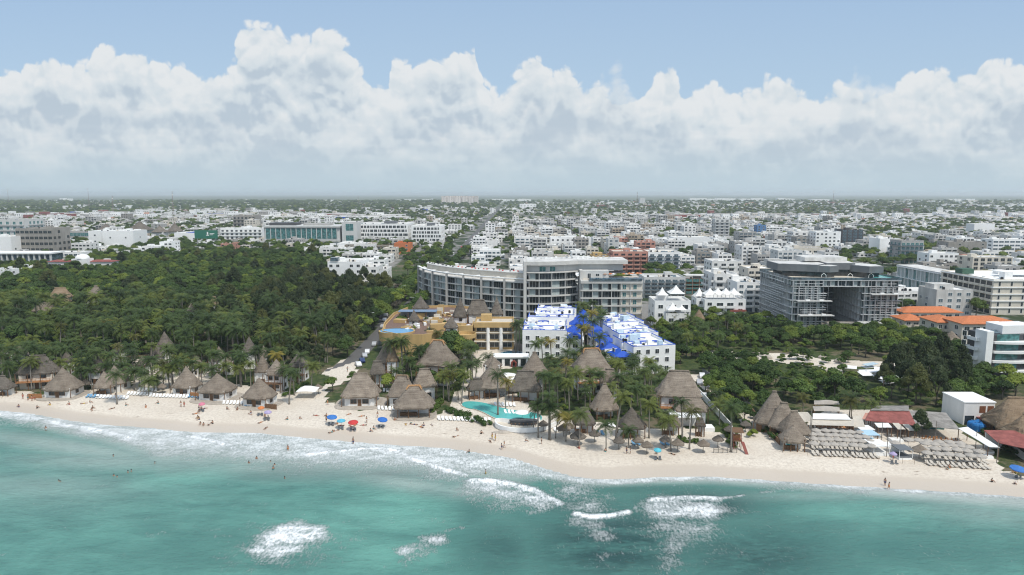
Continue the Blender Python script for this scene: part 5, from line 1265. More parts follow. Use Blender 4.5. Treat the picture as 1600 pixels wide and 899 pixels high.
def slab_block(o, poly, z0, nfl, fh, over, slab_m, glass_m, rail=.95, rail_m=None, part_m=None, spacing=4.0, faces=None, slab_t=.35, solid_rail=True, fins=None):
    """floors with overhanging slabs round a recessed glazed core"""
    a = sum(poly[i][0]*poly[(i+1)%len(poly)][1]-poly[(i+1)%len(poly)][0]*poly[i][1] for i in range(len(poly)))
    if a < 0: poly = poly[::-1]
    core = inset(poly, over); n = len(poly)
    for k in range(nfl+1):
        z = z0+k*fh; MB().prism(poly, z-slab_t, z, slab_m).obj('floor_slab', o)
        if k < nfl:
            MB().prism(core, z, z+fh-slab_t, glass_m).obj('glass_wall', o)
            if rail:
                q = MB(); ring(q, inset(poly, .02), inset(poly, .12), z, z+rail, rail_m or slab_m); q.obj('balcony_parapet', o)
            for i in range(n):
                if faces is not None and i not in faces: continue
                p, r = Vector(core[i]), Vector(core[(i+1)%n]); L = (r-p).length; c = max(1, round(L/spacing))
                d = (r-p)/L; nn = Vector((d.y, -d.x)); ang = math.atan2(d.y, d.x)
                for j in range(c):
                    if (j+k*i) % 2 and c > 8 and spacing < 4: pass
                    b = p+d*(L*(j+.5*(j == 0)*0)/c); key = ('part', round(over,2), round(fh,2), (part_m or slab_m).name)
                    if key not in WINC: WINC[key] = MB().box(-.12, -over+.15, 0, .12, .0, fh-slab_t, part_m or slab_m).mesh('partition')
                    q = link('partition', WINC[key], o, (b.x, b.y, z)); q.rotation_euler[2] = ang
                    gk = ('mull', round(L/c,1), round(fh,2)); w = L/c
                    if gk not in WINC:
                        mb = MB(); u = max(2, int(w/1.3))
                        for t in range(1, u): mb.box(w*t/u-.04, -.06, 0, w*t/u+.04, -.003, fh-slab_t, LGREY)
                        mb.box(.1, -.05, (fh-slab_t)*.999-.12, w-.1, -.004, fh-slab_t-.002, LGREY); 
                        WINC[gk] = mb.mesh('window_frame')
                    q = link('window_frame', WINC[gk], o, (b.x, b.y, z)); q.rotation_euler[2] = ang
                    if br.random() < .6:       # pale curtain drawn behind part of the glass line
                        ck = ('curt', round(w,1), round(fh,2))
                        if ck not in WINC: WINC[ck] = MB().box(.3, -.035, .05, w*.62, -.002, fh-slab_t-.15, CURT).mesh('curtain')
                        q = link('curtain', WINC[ck], o, (b.x, b.y, z)); q.rotation_euler[2] = ang
    return core
PALEB = mat('pale_blue_render', (.55,.68,.78), .8)
CURT = mat('pale_curtain', (.40,.46,.45), .8, .1, 1)
def roof_stuff(o, x0, y0, x1, y1, z, n=3, m=None, rng=None):
    """stair hut, water tanks, air units on a flat roof"""
    g = rng or br; m = m or WHITE; w, d = x1-x0, y1-y0
    if w < 4 or d < 4: return
    if g.random() < .8:
        a, b = x0+w*g.uniform(.1,.6), y0+d*g.uniform(.4,.65); MB().box(a, b, z, a+min(4.5,w*.3), b+min(4.5,d*.28), z+2.5, m).obj('stair_hut', o)
    for _ in range(n):
        a, b = g.uniform(x0+1.4, x1-1.4), g.uniform(y0+1.2, y0+d*.38)
        t = g.random()
        if t < .35: key, mk = 'tank_b', lambda: MB().lathe([(.65,0),(.65,1.2),(.5,1.5),(.2,1.65),(.01,1.66)],BLACK,10).mesh('water_tank')
        elif t < .55: key, mk = 'tank_w', lambda: MB().lathe([(.65,0),(.65,1.2),(.5,1.5),(.2,1.65),(.01,1.66)],CREAM,10).mesh('water_tank')
        elif t < .85: key, mk = 'ac', lambda: MB().box(-.55,-.4,.1,.55,.4,.95,LGREY).mesh('air_conditioner')
        else: key, mk = 'solar', lambda: MB().add([(-1.6,-.8,.3),(1.6,-.8,.3),(1.6,.8,1.1),(-1.6,.8,1.1),(-1.6,-.8,.22),(1.6,-.8,.22),(1.6,.8,1.02),(-1.6,.8,1.02)],[(0,1,2,3),(4,7,6,5),(0,4,5,1),(1,5,6,2),(2,6,7,3),(3,7,4,0)],GLASSB).mesh('solar_panel')
        if key not in WINC: WINC[key] = mk()
        link(WINC[key].name.split('.')[0], WINC[key], o, (a, b, z+.005))
def shell(o, w, d, h, wall, roofm, par=.9):
    """walls with a real parapet and a sunk roof deck"""
    MB().box(0, 0, -.5, w, d, h-par, wall).obj('wall', o)
    q = MB(); ring(q, [(0,0),(w,0),(w,d),(0,d)], [(.25,.25),(w-.25,.25),(w-.25,d-.25),(.25,d-.25)], h-par, h, wall); q.obj('parapet', o)
    MB().box(.25, .25, h-par+.002, w-.25, d-.25, h-par+.06, roofm).obj('roof', o)
    return h-par+.06
def balcony(o, x, y, z, w, face, m, over=1.4, solid=True):
    key = ('bal', round(w,1), m.name, solid)
    if key not in WINC:
        q = MB(); q.box(-w/2, -over, -.22, w/2, -.004, 0, m)
        if solid: q.box(-w/2, -over, .001, w/2, -over+.1, .95, m); q.box(-w/2, -over+.101, .001, -w/2+.1, -.005, .95, m); q.box(w/2-.1, -over+.101, .001, w/2, -.005, .95, m)
        else: q.box(-w/2, -over, .9, w/2, -over+.05, .96, METAL); q.box(-w/2, -over+.01, .05, w/2, -over+.04, .9, GLASSB)
        WINC[key] = q.mesh('balcony')
    b = link('balcony', WINC[key], o, (x, y, z)); b.rotation_euler[2] = {'front':0,'left':-math.pi/2,'right':math.pi/2}[face]; return b
def face_fill(o, L, h, nfl, bays, face, w, d, style, wm=None, bm=None, win_m=None, skip=.0, ww=None, wh=None, frame=None, rng=None, top_gap=.9):
    g = rng or br; fh = (h-top_gap)/nfl; bw = L/bays; ww = ww or min(2.0, bw*.55); wh = wh or min(1.6, fh*.5)
    for k in range(nfl):
        for i in range(bays):
            if g.random() < skip: continue
            u = (i+.5)*bw; z = k*fh
            pos = {'front': (u, 0), 'right': (w, u), 'left': (0, L-u)}[face]
            if style == 'balcony' or (style == 'mix' and (i*7+k*3) % 3):
                win(o, pos[0], pos[1], z+.12, min(bw*.72, 3.0), fh*.70, face, win_m or GLASS, frame or WHITE2)
                if k: balcony(o, pos[0], pos[1], z, bw*.9, face, bm or wm or WHITE2, solid=(bm is not METAL))
            else: win(o, pos[0], pos[1], z+fh*.30, ww, wh, face, win_m or GLASS, frame or WHITE2)
def bldg(px0, px1, pyb, pyt, dep, label, wall=WHITE, nfl=4, bays=5, sbays=4, style='win', roofm=None, bm=None, win_m=None, skip=0.0, ww=None, wh=None, frame=None, name='apartment_building', cat='building', side=True, nroof=4, par=.9, h=None, z_at=None):
    A, B = P(px0, pyb), P(px1, pyb); w = B.x-A.x; h = h or zat(A.y, pyt)
    o = thing(name, label, cat, (A.x, A.y, 0)); reserve(A.x, A.x+w, A.y, A.y+dep)
    zr = shell(o, w, dep, h, wall, roofm or ROOFW, par)
    if bays: face_fill(o, w, h, nfl, bays, 'front', w, dep, style, wall, bm, win_m, skip, ww, wh, frame)
    if side and sbays:
        f = 'right' if (px0+px1)/2 < 800 else 'left'
        face_fill(o, dep, h, nfl, sbays, f, w, dep, style if style == 'balcony' else 'win', wall, bm, win_m, max(skip, .25), ww, wh, frame)
    roof_stuff(o, .5, .5, w-.5, dep-.5, zr, nroof, wall)
    return o, w, h
def wx(px, Y, z=0): return (px-CX)/F*(Y*ct-(z-CAMH)*st)
def build_landmarks():
    # ---- curved grey hotel: bowed wing, tall wing, straight wing with roof pool
    SL = mat('pale_grey_slab', (.61,.595,.56), .75, .12, .4)
    pts = [(654,384),(662,371),(676,360),(698,350),(724,342),(752,335),(788,328),(821,324)]
    fr = [(wx(a, y, 9), y) for a, y in pts]; bk = [(x+1.5, y+15) for x, y in fr[::-1]]
    o = thing('curved_hotel', 'long grey hotel wing with a bowed front, vertical fins and thin white roof frames', 'hotel', (0,0,0))
    slab_block(o, fr+bk, .6, 5, 3.45, 1.1, SL, GLASS, .3, faces=range(0,7), spacing=5.5, part_m=LGREY)
    for i, (x, y) in enumerate(fr): 
        MB().box(-.55,-.5,0,.55,1.4,19.4,GREYW).obj('fin', o, (x, y-.3, 0))
        if i < len(fr)-1:
            x2, y2 = fr[i+1]; c = ((x+x2)/2, (y+y2)/2); a = Vector((x,y)); b = Vector((x2,y2)); d = (b-a).normalized(); nn = Vector((-d.y,d.x))
            poly = [tuple(a-nn*.6), tuple(b-nn*.6), tuple(b+nn*.8), tuple(a+nn*.8)]; MB().prism(poly, 19.41, 19.75, WHITE2).obj('roof_frame', o)
            m = (a+b)/2; poly = [tuple(m-d*.3-nn*.2), tuple(m+d*.3-nn*.2), tuple(m+d*.3+nn*6), tuple(m-d*.3+nn*6)]; MB().prism(poly, 19.0, 19.4, WHITE2).obj('roof_beam', o)
    pen = inset(fr+bk, 0); pf = [(x+1, y+8.0) for x, y in fr[1:]]; pb = [(x+1, y+15.5) for x, y in fr[1:]][::-1]
    MB().prism(pf+pb, 17.9, 21.4, CREAM).obj('penthouse_wall', o); MB().prism(inset(pf+pb,-.4), 21.41, 21.75, ROOFW).obj('penthouse_roof', o)
    LCL = mat('red_lounger_cloth', (.55,.07,.06), .8)
    for i in range(26):
        t = i/25*5.99; k = int(t); u = t-k; x = pf[k][0]*(1-u)+pf[k+1 if k+1 < len(pf) else k][0]*u; y = pf[k][1]*(1-u)+pf[min(k+1,len(pf)-1)][1]*u
        MB().box(-.35,-.9,0,.35,.9,.4, LCL if 8 < i and i % 3 else DARKW).obj('roof_lounger', o, (x+br.uniform(0,2), y+br.uniform(2,5), 21.76))
    reserve(-55, 12, 318, 405)
    fr2 = [(wx(823, 321, 12), 321), (wx(842, 320.3, 12), 320.3), (wx(862, 321, 12), 321), (wx(884, 323.5, 12), 323.5), (wx(903, 327, 12), 327)]
    o = thing('curved_hotel', 'tallest wing of the grey hotel with sweeping white balcony bands between two end walls', 'hotel', (0,0,0))
    slab_block(o, fr2+[(fr2[-1][0], 345), (fr2[0][0], 345)], .6, 6, 3.75, 1.2, SL, GLASS, .45, faces=range(0,4), spacing=6, part_m=LGREY)
    fr3 = [(x, y+3.5) for x, y in fr2]; MB().prism(fr3+[(fr2[-1][0]+22, 330), (fr2[-1][0]+22, 345), (fr2[0][0], 345)], 23.11, 26.4, LGREY).obj('top_storey_wall', o)
    MB().prism([(x-.2, y+.4) for x, y in fr2]+[(fr2[-1][0]+24, 328), (fr2[-1][0]+24, 346), (fr2[0][0]-.2, 346)], 26.41, 28.2, SL).obj('roof_band', o)
    MB().prism([(x+.4, y+1.4) for x, y in fr2]+[(fr2[-1][0]+23, 329), (fr2[-1][0]+23, 345), (fr2[0][0]+.4, 345)], 28.201, 28.26, ROOFW).obj('roof', o)
    for i in range(16): MB().box(-.5,-.4,0,.5,.4,.9,br.choice([LGREY,METAL,WHITE2])).obj('air_conditioner', o, (fr2[0][0]+2+i*2.6, 333+br.uniform(-1,6), 28.27))
    MB().box(-.7,0,0,.7,19,28.2,SL).obj('end_wall', o, (fr2[0][0]-.8, 321.2, 0)); MB().box(-.7,0,0,.7,6,24.2,SL).obj('end_wall', o, (fr2[-1][0]+.9, 320, 0))
    for i in range(5):
        x = fr2[0][0]+3+i*4.6; win(o, x, fr2[min(4,i)][1]+3.45, 23.3, 3.0, 2.2, 'front', GLASST)
    reserve(fr2[0][0], fr2[-1][0]+24, 318, 348)
    x0, x1 = wx(907, 318, 10), wx(1004, 318, 10)
    o = thing('pool_hotel', 'straight pale hotel wing with a long dark blue infinity pool along its roof edge', 'hotel', (0,0,0))
    slab_block(o, [(x0,318),(x1,318),(x1,334),(x0,334)], .3, 5, 3.65, 1.1, SL, GLASS, .40, faces=[0,3], spacing=4.6, part_m=LGREY)
    MB().box(x0+18.5,318.9,.2,x1-.05,319.4,18.5,CREAM).obj('blank_wall_panel', o)
    for k in range(5):
        for i in range(2): win(o, x0+20.7+i*5, 318.88, .9+k*3.65, 1.6, 2.0, 'front', GLASST)
    MB().box(x0,318.02,18.6,x1,334,19.6,SL).obj('roof_band', o); MB().box(x0+4,317.7,19.61,x1-.5,321.5,20.55,GLASSB).obj('pool_edge_glass', o); MB().box(x0+4.2,317.9,20.56,x1-.7,321.3,20.62,POOLD).obj('pool_water', o)
    MB().box(x0,322,19.61,x1,334,19.8,PAVING).obj('roof_deck', o)
    for i in range(24): 
        MB().lathe([(1.1,2.1),(.02,2.6)],br.choice([SANDC,TERRA,CANVAS,WOODO]),8).obj('roof_parasol', o, (x0+6+i*1.02, 324+br.uniform(0,6), 19.81))
    MB().box(x0+.5,324,19.81,x0+14,333,23.6,LGREY).obj('stair_block', o); win(o, x0+4.6, 324, 19.9, 1.5, 2.4, 'front', GLASS); win(o, x0+8.6, 324, 21, 1.6, 1.2, 'front', GLASS)
    MB().box(x0+15,326,22.2,x0+23,333,22.5,DARKW).obj('roof_canopy', o)
    reserve(x0, x1, 316, 336)
    # ---- big grey glass building
    X0, Y0, fh = 124.6, 302.0, 3.18; SG = mat('silver_slab', (.60,.61,.61), .5, .1, .5); GG = glass_mat('smoky_glass', (.028,.040,.046), .15)
    o = thing('glass_building', 'huge grey glass building with gridded balconies, a deep central slot and dark angular rooftop volumes', 'building', (X0, Y0, 0)); reserve(X0-2, X0+60, 293, 345)
    L = [(0,0),(15.6,-1.5),(15.6,35),(-1.8,35)]
    slab_block(o, L, .2, 6, fh, 1.3, SG, GG, .0, faces=[0,3], spacing=2.6, part_m=SG, slab_t=.28)
    Rr = [(31.5,-1.0),(48.5,-2.5),(48.5,32),(31.5,32)]
    slab_block(o, Rr, .2, 6, fh, 1.3, SG, GG, .0, faces=[0,3], spacing=2.6, part_m=SG, slab_t=.28)
    T = [(0,-.0),(47.8,-2.5),(48.5,34),(-1.8,35)]
    slab_block(o, T, .2+6*fh, 1, 2.7, 1.0, SG, GG, .0, faces=[0,3], spacing=3.4, part_m=SG, slab_t=.3)
    MB().box(15.7, 27, 0, 31.4, 31, .2+6*fh-.35, DGREY).obj('rear_wall', o); [MB().box(15.75, 24.5, .2+k_*fh-.25, 31.35, 26.99, .2+k_*fh+.05, SG).obj('gallery_slab', o) for k_ in range(1,6)]; MB().box(15.8,-1.2,2.2,31.3,2.2,2.7,CONC).obj('bridge_deck', o); MB().box(15.8,4,1.0,31.3,6,1.5,CONC).obj('bridge_deck', o)
    for k, (x0, x1, z, y0) in enumerate([(2,17.4,.2+4*fh,-3.2),(3,18.2,.2+2*fh,-4.2),(30,52,.2+1*fh,-5.5),(34,50.5,.2+5*fh,-4.6)]):
        MB().box(x0,y0,z-.3,x1,-.8,z+.02,LGREY).obj('terrace', o)
        for j in range(2): MB().box(0,0,0,1.8,.9,.5,WHITE2).obj('terrace_seat', o, (x0+4+j*6, y0+.8, z+.03))
    for k in range(26):              # thin horizontal sun-shade bars
        z = .2+(k%13)*fh/2+(.55 if k < 13 else 1.15)
        if k % 2:
            for (a, b, y) in ((0, 15.6, -2.1), (31.4, 48.4, -3.1)):
                s = br.uniform(0, .5)*(b-a); e = b-br.uniform(0,.35)*(b-a); MB().box(a+s, y, z, e, y+.14, z+.24, SG).obj('shade_bar', o)
            s = br.uniform(0, 12); MB().box(-1.9, s, z, -1.7, s+br.uniform(14,22), z+.24, SG).obj('shade_bar', o)
    for i in range(8): MB().box(-.05,-.05,0,.05,.05,22.2,METAL).obj('vertical_tie', o, (i*2.2+.3, -2.2, 0)); MB().box(-.05,-.05,0,.05,.05,22.2,METAL).obj('vertical_tie', o, (31.6+i*2.4, -3.2, 0)); MB().box(-.05,-.05,0,.05,.05,22.2,METAL).obj('vertical_tie', o, (-1.55-.2*i/8, 1+i*4.3, 0))
    zt = .2+6*fh+2.71
    MB().prism(inset(T, .3), zt, zt+.12, PAVING).obj('roof_deck', o); q = MB(); ring(q, inset(T,.05), inset(T,.13), zt, zt+1.15, GLASSB); q.obj('glass_railing', o)
    MB().box(6,1.2,zt+.13,26,4.6,zt+.45,POOL).obj('roof_pool', o); MB().prism([(38,1.4),(46.5,.2),(47,16),(43,16)], zt+.13, zt+.5, POOL).obj('roof_pool', o)
    for poly, z0, z1 in (([(-1,14),(11,10),(15,8),(21,14),(21,26),(-1,28)],2.6,5.8), ([(11,10.5),(20,7),(25,9),(22,20),(12,20)],2.5,5.3), ([(21,13),(34,12),(36,24),(21,26)],3.2,6.2), ([(32,12),(37,5),(44,6),(45,14),(38,24),(33,22)],2.4,5.4)):
        MB().prism(poly, zt+z0, zt+z1, DGREY).obj('angular_roof_volume', o); MB().prism(inset(poly, .5), zt+z1+.002, zt+z1+.1, ROOFW).obj('roof', o)
        c = (sum(p[0] for p in poly)/len(poly), sum(p[1] for p in poly)/len(poly)); MB().prism([(c[0]+(p[0]-c[0])*.8, c[1]+(p[1]-c[1])*.8) for p in poly], zt+.13, zt+z0-.01, GLASS).obj('rooftop_lounge', o)
    MB().box(14,20,zt+6.4,34,33,zt+8.2,ROOFW).obj('plant_room', o)
    for x in (17, 29, 38.5): 
        q = MB(); q.path([(x-1.1,6,zt+.1),(x-1.0,6,zt+1.4),(x,6,zt+2.3),(x+1.0,6,zt+1.4),(x+1.1,6,zt+.1)],[.12]*5,WHITE2,6); q.obj('white_arch', o)
    # ---- blue-roofed terraces
    def blue_row(x0, y0, w, units, ud, hs, side, label, yaw=0):
        o = thing('terrace_block', label, 'building', (x0, y0, 0), R(yaw)); reserve(x0, x0+w, y0, y0+units*ud)
        for k in range(units):
            h = hs[k]; xo = br.uniform(-1,1)+k*(.9 if side > 0 else 1.0); y = k*ud; u = ud-.02
            MB().box(xo, y, -.4, xo+w*.72, y+u, h-.9, WHITE2).obj('wall', o)
            # curved blue-capped parapets
            def cap(pts, z): 
                MB().path([(a+xo, b+y, z) for a, b in pts], [.15]*len(pts), BLUEP, 5).obj('blue_coping', o)
            def par(a0, b0, a1, b1, hh=.9): MB().box(min(a0,a1)+xo-.12, min(b0,b1)+y-.12, h-.899, max(a0,a1)+xo+.12, max(b0,b1)+y+.12, h-.9+hh, WHITE2).obj('parapet', o)
            W = w*.72
            par(.13,.13,W-.13,.13) if k % 2 == 0 else None; par(.13,.4,.13,u-.3); par(W-.13,.4,W-.13,u-.3); cap([(W*t_/8, .13 + (0 if k % 2 == 0 else .9*math.sin(math.pi*t_/8))) for t_ in range(9)], h+.05 if k % 2 == 0 else h-.8); cap([(.13,0),(.13,u)], h+.05); cap([(W-.13,0),(W-.13,u)], h+.05)
            for _ in range(6):
                cx, cy, r = br.uniform(2,W-2), br.uniform(2.0,u-1.6), br.uniform(.9,2.2)
                arc = [(cx+r*math.cos(t*.5), cy+r*.8*math.sin(t*.5)) for t in range(0, 9)]
                MB().lathe([(r,0),(r,.55),(r-.2,.56),(r-.2,0)],WHITE2,18,(cx+xo,cy+y,h-.89),sy=.8).obj('round_planter_wall', o); cap(arc, h-.28)
            for _ in range(4): MB().box(0,0,0,br.uniform(1.2,3),br.uniform(1.2,2.4),br.uniform(.8,2.4),WHITE2 if br.random()<.7 else PALEB).obj('roof_hut', o, (xo+br.uniform(.5,W-4), y+br.uniform(1,u-3), h-.89))
            for _ in range(2): MB().lathe([(.5,0),(.5,1.0),(.05,1.25)],br.choice([BLACK,WHITE2,GREYW]),8,(xo+br.uniform(1,W-1),y+br.uniform(1,u-1),h-.885)).obj('water_tank', o)
            # balconies under hipped blue awnings toward the court
            bx0 = xo+W if side > 0 else xo-w*.28; bw = w*.28
            for z in (3.0, 6.1): MB().box(bx0+.003, y+.8, z, bx0+bw-.003, y+u-.8, z+.9, WHITE2).obj('balcony', o)
            MB().box(bx0+.6, y+1.2, -.3, bx0+bw-.6, y+u-1.2, h-3.2, WHITE).obj('wall', o)
            z0, z1, e = h-3.1, h-1.2, .5
            q = MB(); a, b, c_, d_ = (bx0, bx0+bw-.8, y+1.0, y+u-2.4) if side > 0 else (bx0-1.2, bx0+bw+.2, y-.6 if k == 0 else y+1.0, y+u-2.0); mx_, my = (a+b)/2, (c_+d_)/2
            q.add([(a,c_,z0),(b,c_,z0),(b,d_,z0),(a,d_,z0),(mx_,my-1.5,z1),(mx_,my+1.5,z1),(a,c_,z0-.15),(b,c_,z0-.15),(b,d_,z0-.15),(a,d_,z0-.15)],[(0,1,4),(1,2,5,4),(2,3,5),(3,0,4,5),(6,9,8,7),(0,6,7,1),(1,7,8,2),(2,8,9,3),(3,9,6,0)],BLUEP)
            q.obj('blue_hipped_roof', o)
            for sx in (.1, .9): MB().box(-.12,-.12,-.3,.12,.12,h-3.1,WHITE2).obj('column', o, (bx0+bw*sx, y+1.0, 0))
            if k == 0:
                for z in (1, 4, 6.9): 
                    for u_ in (.12, .34, .56, .8): win(o, xo+W*u_, 0, z, 1.3, 1.5, 'front', GLASS)
                    win(o, bx0+bw/2, y+1.2, z, 1.8, 1.6, 'front', GLASS)
            f = 'right' if side > 0 else 'left'
            for z in (3.4, 6.5): win(o, bx0+bw-.6 if side > 0 else bx0+.6, y+u/2, z+.2, 2.2, 1.8, f, GLASS)
            if side < 0:
                pass
            else:
                for z in (3.6, 6.8): win(o, xo, y+u/2, z, 1.3, 1.3, 'left', GLASS)
    blue_row(3.0, 246, 22.5, 5, 9.0, [10.6,11.2,12.2,12.4,12.8], 1, 'white terrace block with cobalt copings and blue hipped awnings facing the palm court', -5)
    blue_row(39.5, 222, 21, 6, 8.6, [9.6,10.0,10.4,10.8,11.2,11.6], -1, 'second white terrace block with blue hipped balcony roofs, its end wall facing the trees', 13)
    # ---- yellow hotel
    zt = 7.6; pl = [(597,521),(622,526),(660,527),(705,520),(738,516),(742,500),(760,484),(700,480),(640,482),(615,492),(600,508)]
    W_ = poly_w(pl, zt); (cx, cy), lp = local(W_); o = thing('ochre_hotel', 'low ochre hotel wing with terraced roof, round blue pool and pergola', 'hotel', (cx, cy, 0)); OCC.append((cx, cy, 14)); reserve(cx-28, cx+25, cy-12, cy+22); OCC.append((cx-14, cy-2, 10)); OCC.append((cx+14, cy+4, 10))
    MB().prism(lp, -.5, zt, YELLOW).obj('wall', o); MB().prism(inset(sorted_ccw(lp), .8), zt+.002, zt+.1, mat('brown_tile_deck', (.20,.13,.10), .8, .25, 2)).obj('roof_deck', o)
    q = MB(); s = sorted_ccw(lp); ring(q, s, inset(s, .35), zt+.003, zt+1.0, YELLOW); q.obj('parapet', o)
    p = P(620, 516, zt+1)-Vector((cx, cy, 0)); MB().lathe([(6.6,-3.2),(6.9,.5),(6.4,.5)],YELLOW,32,(p.x,p.y,zt+.3),sy=.75).obj('pool_wall', o); MB().lathe([(6.5,0),(.01,.001)],POOLB,32,(p.x,p.y,zt+.72),sy=.73).obj('pool_water', o)
    p = P(653, 487, zt+3)-Vector((cx, cy, 0)); sl = mat('blue_grey_roof_sheet', (.19,.27,.38), .7, .2, 3, bmp=.2)
    q = MB(); q.box(-8,-2.6,3.2,8,2.6,3.4,sl); q.obj('pergola_roof', o, (p.x, p.y, zt)); 
    for i in range(5): MB().box(-.12,-.12,0,.12,.12,3.19,WOOD).obj('pergola_post', o, (p.x-7.6+i*3.8, p.y-2.4, zt+.1))
    MB().box(-7.8,2.2,0,7.8,2.5,3.19,GREYW).obj('pergola_wall', o, (p.x, p.y, zt+.1))
    for i in range(22):                     # stepped parapets, stairs and small volumes across the roof
        px, py = br.uniform(625,738), br.uniform(488,519); p = P(px, py, zt)-Vector((cx, cy, 0)); a_, b_, h_ = br.uniform(2,6), br.uniform(.5,3), br.choice([.9,1.3,2.4])
        MB().box(-a_/2,-b_/2,0,a_/2,b_/2,h_,br.choice([YELLOW,YELLOW,CREAM])).obj('roof_volume', o, (p.x, p.y, zt+.105)).rotation_euler[2] = br.choice([0,.3,-.25])
    for i in range(12):
        px, py = br.uniform(622,738), br.uniform(486,521); p = P(px, py, zt)-Vector((cx, cy, 0)); q = link('roof_plant', TREES['bush'][i % 3][0], o, (p.x, p.y, zt+.2)); q.scale = (.45,.45,.6)
    for i in range(60):
        px, py = br.uniform(630,735), br.uniform(488,518); p = P(px, py, zt)-Vector((cx, cy, 0)); m = br.choice([CREAM,WHITE2,WOOD,YELLOW,TAUPE])
        MB().box(-.9,-.5,0,.9,.5,br.uniform(.4,1.3),m).obj('terrace_furniture', o, (p.x, p.y, zt+.11)).rotation_euler[2] = br.uniform(0,3)
    for i in range(9):
        p = P(672+i*2.2, 520-i*4.1, zt)-Vector((cx, cy, 0)); MB().box(-1.3,-.5,0,1.3,.5,.8+i*.28,CREAM if i % 2 else YELLOW).obj('stair_parapet', o, (p.x, p.y, zt+.1))
    o, w, h = bldg(742,803,546,505,14,'three-storey ochre hotel block with white columns and dark balcony openings',YELLOW,3,3,2,'win',PAVING,ww=3.4,wh=1.9,nroof=0)
    for x in (w*.34,w*.67): MB().lathe([(.7,0),(.7,h-1.2)],WHITE2,14,(x,-.9,0)).obj('column', o)
    MB().box(-.3,-1.6,h-1.5,w+.3,-.01,h+.4,YELLOW).obj('cornice_band', o)
    for k in (1,2): MB().box(-.3,-1.5,k*h/3-.3,w+.3,-.02,k*h/3,CREAM).obj('balcony_slab', o)
    p = P(727, 560); o2 = thing('ochre_tower', 'tall white round pier carrying a curved ochre balcony', 'tower', (p.x, p.y, 0)); OCC.append((p.x,p.y,4))
    MB().lathe([(1.0,-.5),(1.1,6.6),(2.0,7.4)],WHITE2,18).obj('pier', o2); MB().lathe([(2.0,7.3),(4.0,8.0),(4.2,9.5),(3.9,9.5),(3.9,8.3),(.02,8.3)],YELLOW,26).obj('round_balcony', o2)
    for a, l in (((638,656,484,500,9.9),'small tan thatched cone beside the blue-grey pergola'),((645,670,462,481,11),'twin-peaked thatched cone behind the blue-grey pergola'),((694,716,494,511,10),'grey thatched cone at the front of the yellow hotel roof'),((707,731,464,494,10.5),'tallest swept thatched peak on the yellow hotel'),((728,766,469,490,11.5),'broad thatched roof spanning the yellow hotel terrace'),((766,786,463,490,11),'sharp thatched cone at the terrace end near the blue-roofed block'),((652,664,466,481,10.6),'narrow thatched side peak of the twin cones')):
        hut(*a, l, aspect=.9 if a[1]-a[0] < 30 else .5, power=3.0, tm=THATCH_D, ridge=.5 if a[1]-a[0] > 30 else 0, z0=zt+.1, conc=1.1, name='thatched_roof_pavilion', cat='pavilion', windows=1, door=False)
    p = P(792, 553); q = thing('hotel_pool', 'dark blue angular pool on the cream court of the yellow hotel', 'swimming pool', (p.x, p.y, 0)); MB().prism([(-5,-1.5),(6,-2.5),(7,2.5),(1,4),(-2,1.5)],-.2,.22,POOLD).obj('water', q); MB().prism([(-5.6,-2.1),(6.6,-3.1),(7.7,3),(1,4.7),(-2.5,2)],-.25,.15,PAVING).obj('coping', q)
    p = P(803, 575); q = thing('court_building', 'low white court building with open colonnade and a red figure sculpture beside it', 'building', (p.x-1, p.y+2, 0)); MB().box(-6,0,-.3,6,5,3.2,WHITE2).obj('wall', q)
    for i in range(4): MB().box(-5+i*2.8,-.08,.2,-3.2+i*2.8,-.004,2.7,GLASS).obj('opening', q)
    MB().box(-6.3,-.4,3.21,6.3,5.2,3.5,WHITE2).obj('roof', q)
    p = P(803, 573); q = thing('red_sculpture', 'red abstract standing sculpture on the white court wall', 'sculpture', (p.x, p.y-.5, 0)); RD = MATS['red_paint']; MB().path([(-.8,0,0),(-.7,0,1.6),(0,0,2.2),(.7,0,1.5),(.5,0,0)],[.35,.4,.42,.4,.35],RD,7).obj('figure', q)
    # ---- tent villas
    def tent(o, x, y, z, r, hh, sx=1.0):
        prof = [(r,0),(r*.72,hh*.18),(r*.42,hh*.42),(r*.18,hh*.74),(.03,hh)]
        q = MB().lathe(prof, CANVAS, 4, (0,0,0), sx=sx); q.rot(0); q.obj('peaked_tent', o, (x, y, z)).rotation_euler[2] = math.pi/4
        for a in (-1,1):
            for b in (-1,1): MB().tube((0,0,-2.2),(0,0,.02),.06,.06,METAL).obj('tent_post', o, (x+a*r*.66, y+b*r*.66, z))
    o, w, h = bldg(1022,1078,512,470,14,'white three-storey villa topped by several peaked white tents',WHITE2,3,3,2,'mix',nroof=0)
    tent(o, w*.25, 4, h+2.2, 3.6, 3.4); tent(o, w*.68, 7, h+2.6, 5.0, 3.6)
    q, w2, h2 = bldg(1040,1072,522,490,5,'lower white pavilion with a low twin-peaked tent before the tent-roofed villa',WHITE,2,2,0,'win',nroof=0); tent(q, w2*.35, 2.2, h2+1.6, 3.6, 3.0); tent(q, w2*.8, 2.2, h2+1.4, 2.8, 2.2)
    o, w, h = bldg(1100,1164,500,468,15,'wide white villa with a ribbed tent roof and red-edged balcony',WHITE2,3,4,2,'mix',nroof=0,bm=None)
    for i in range(4): tent(o, 4+i*(w-8)/3, 6, h+1.8, 4.4, 3.0)
    MB().box(w*.6,-1.6,h*.42,w,-.01,h*.5,REDR).obj('red_balcony_edge', o)
    o, w, h = bldg(1087,1103,497,466,9,'slim white tower pavilion with a single sharp tent peak',WHITE2,3,1,1,'win',nroof=0); tent(o, w/2, 4.5, h+.6, 3.6, 4.0)
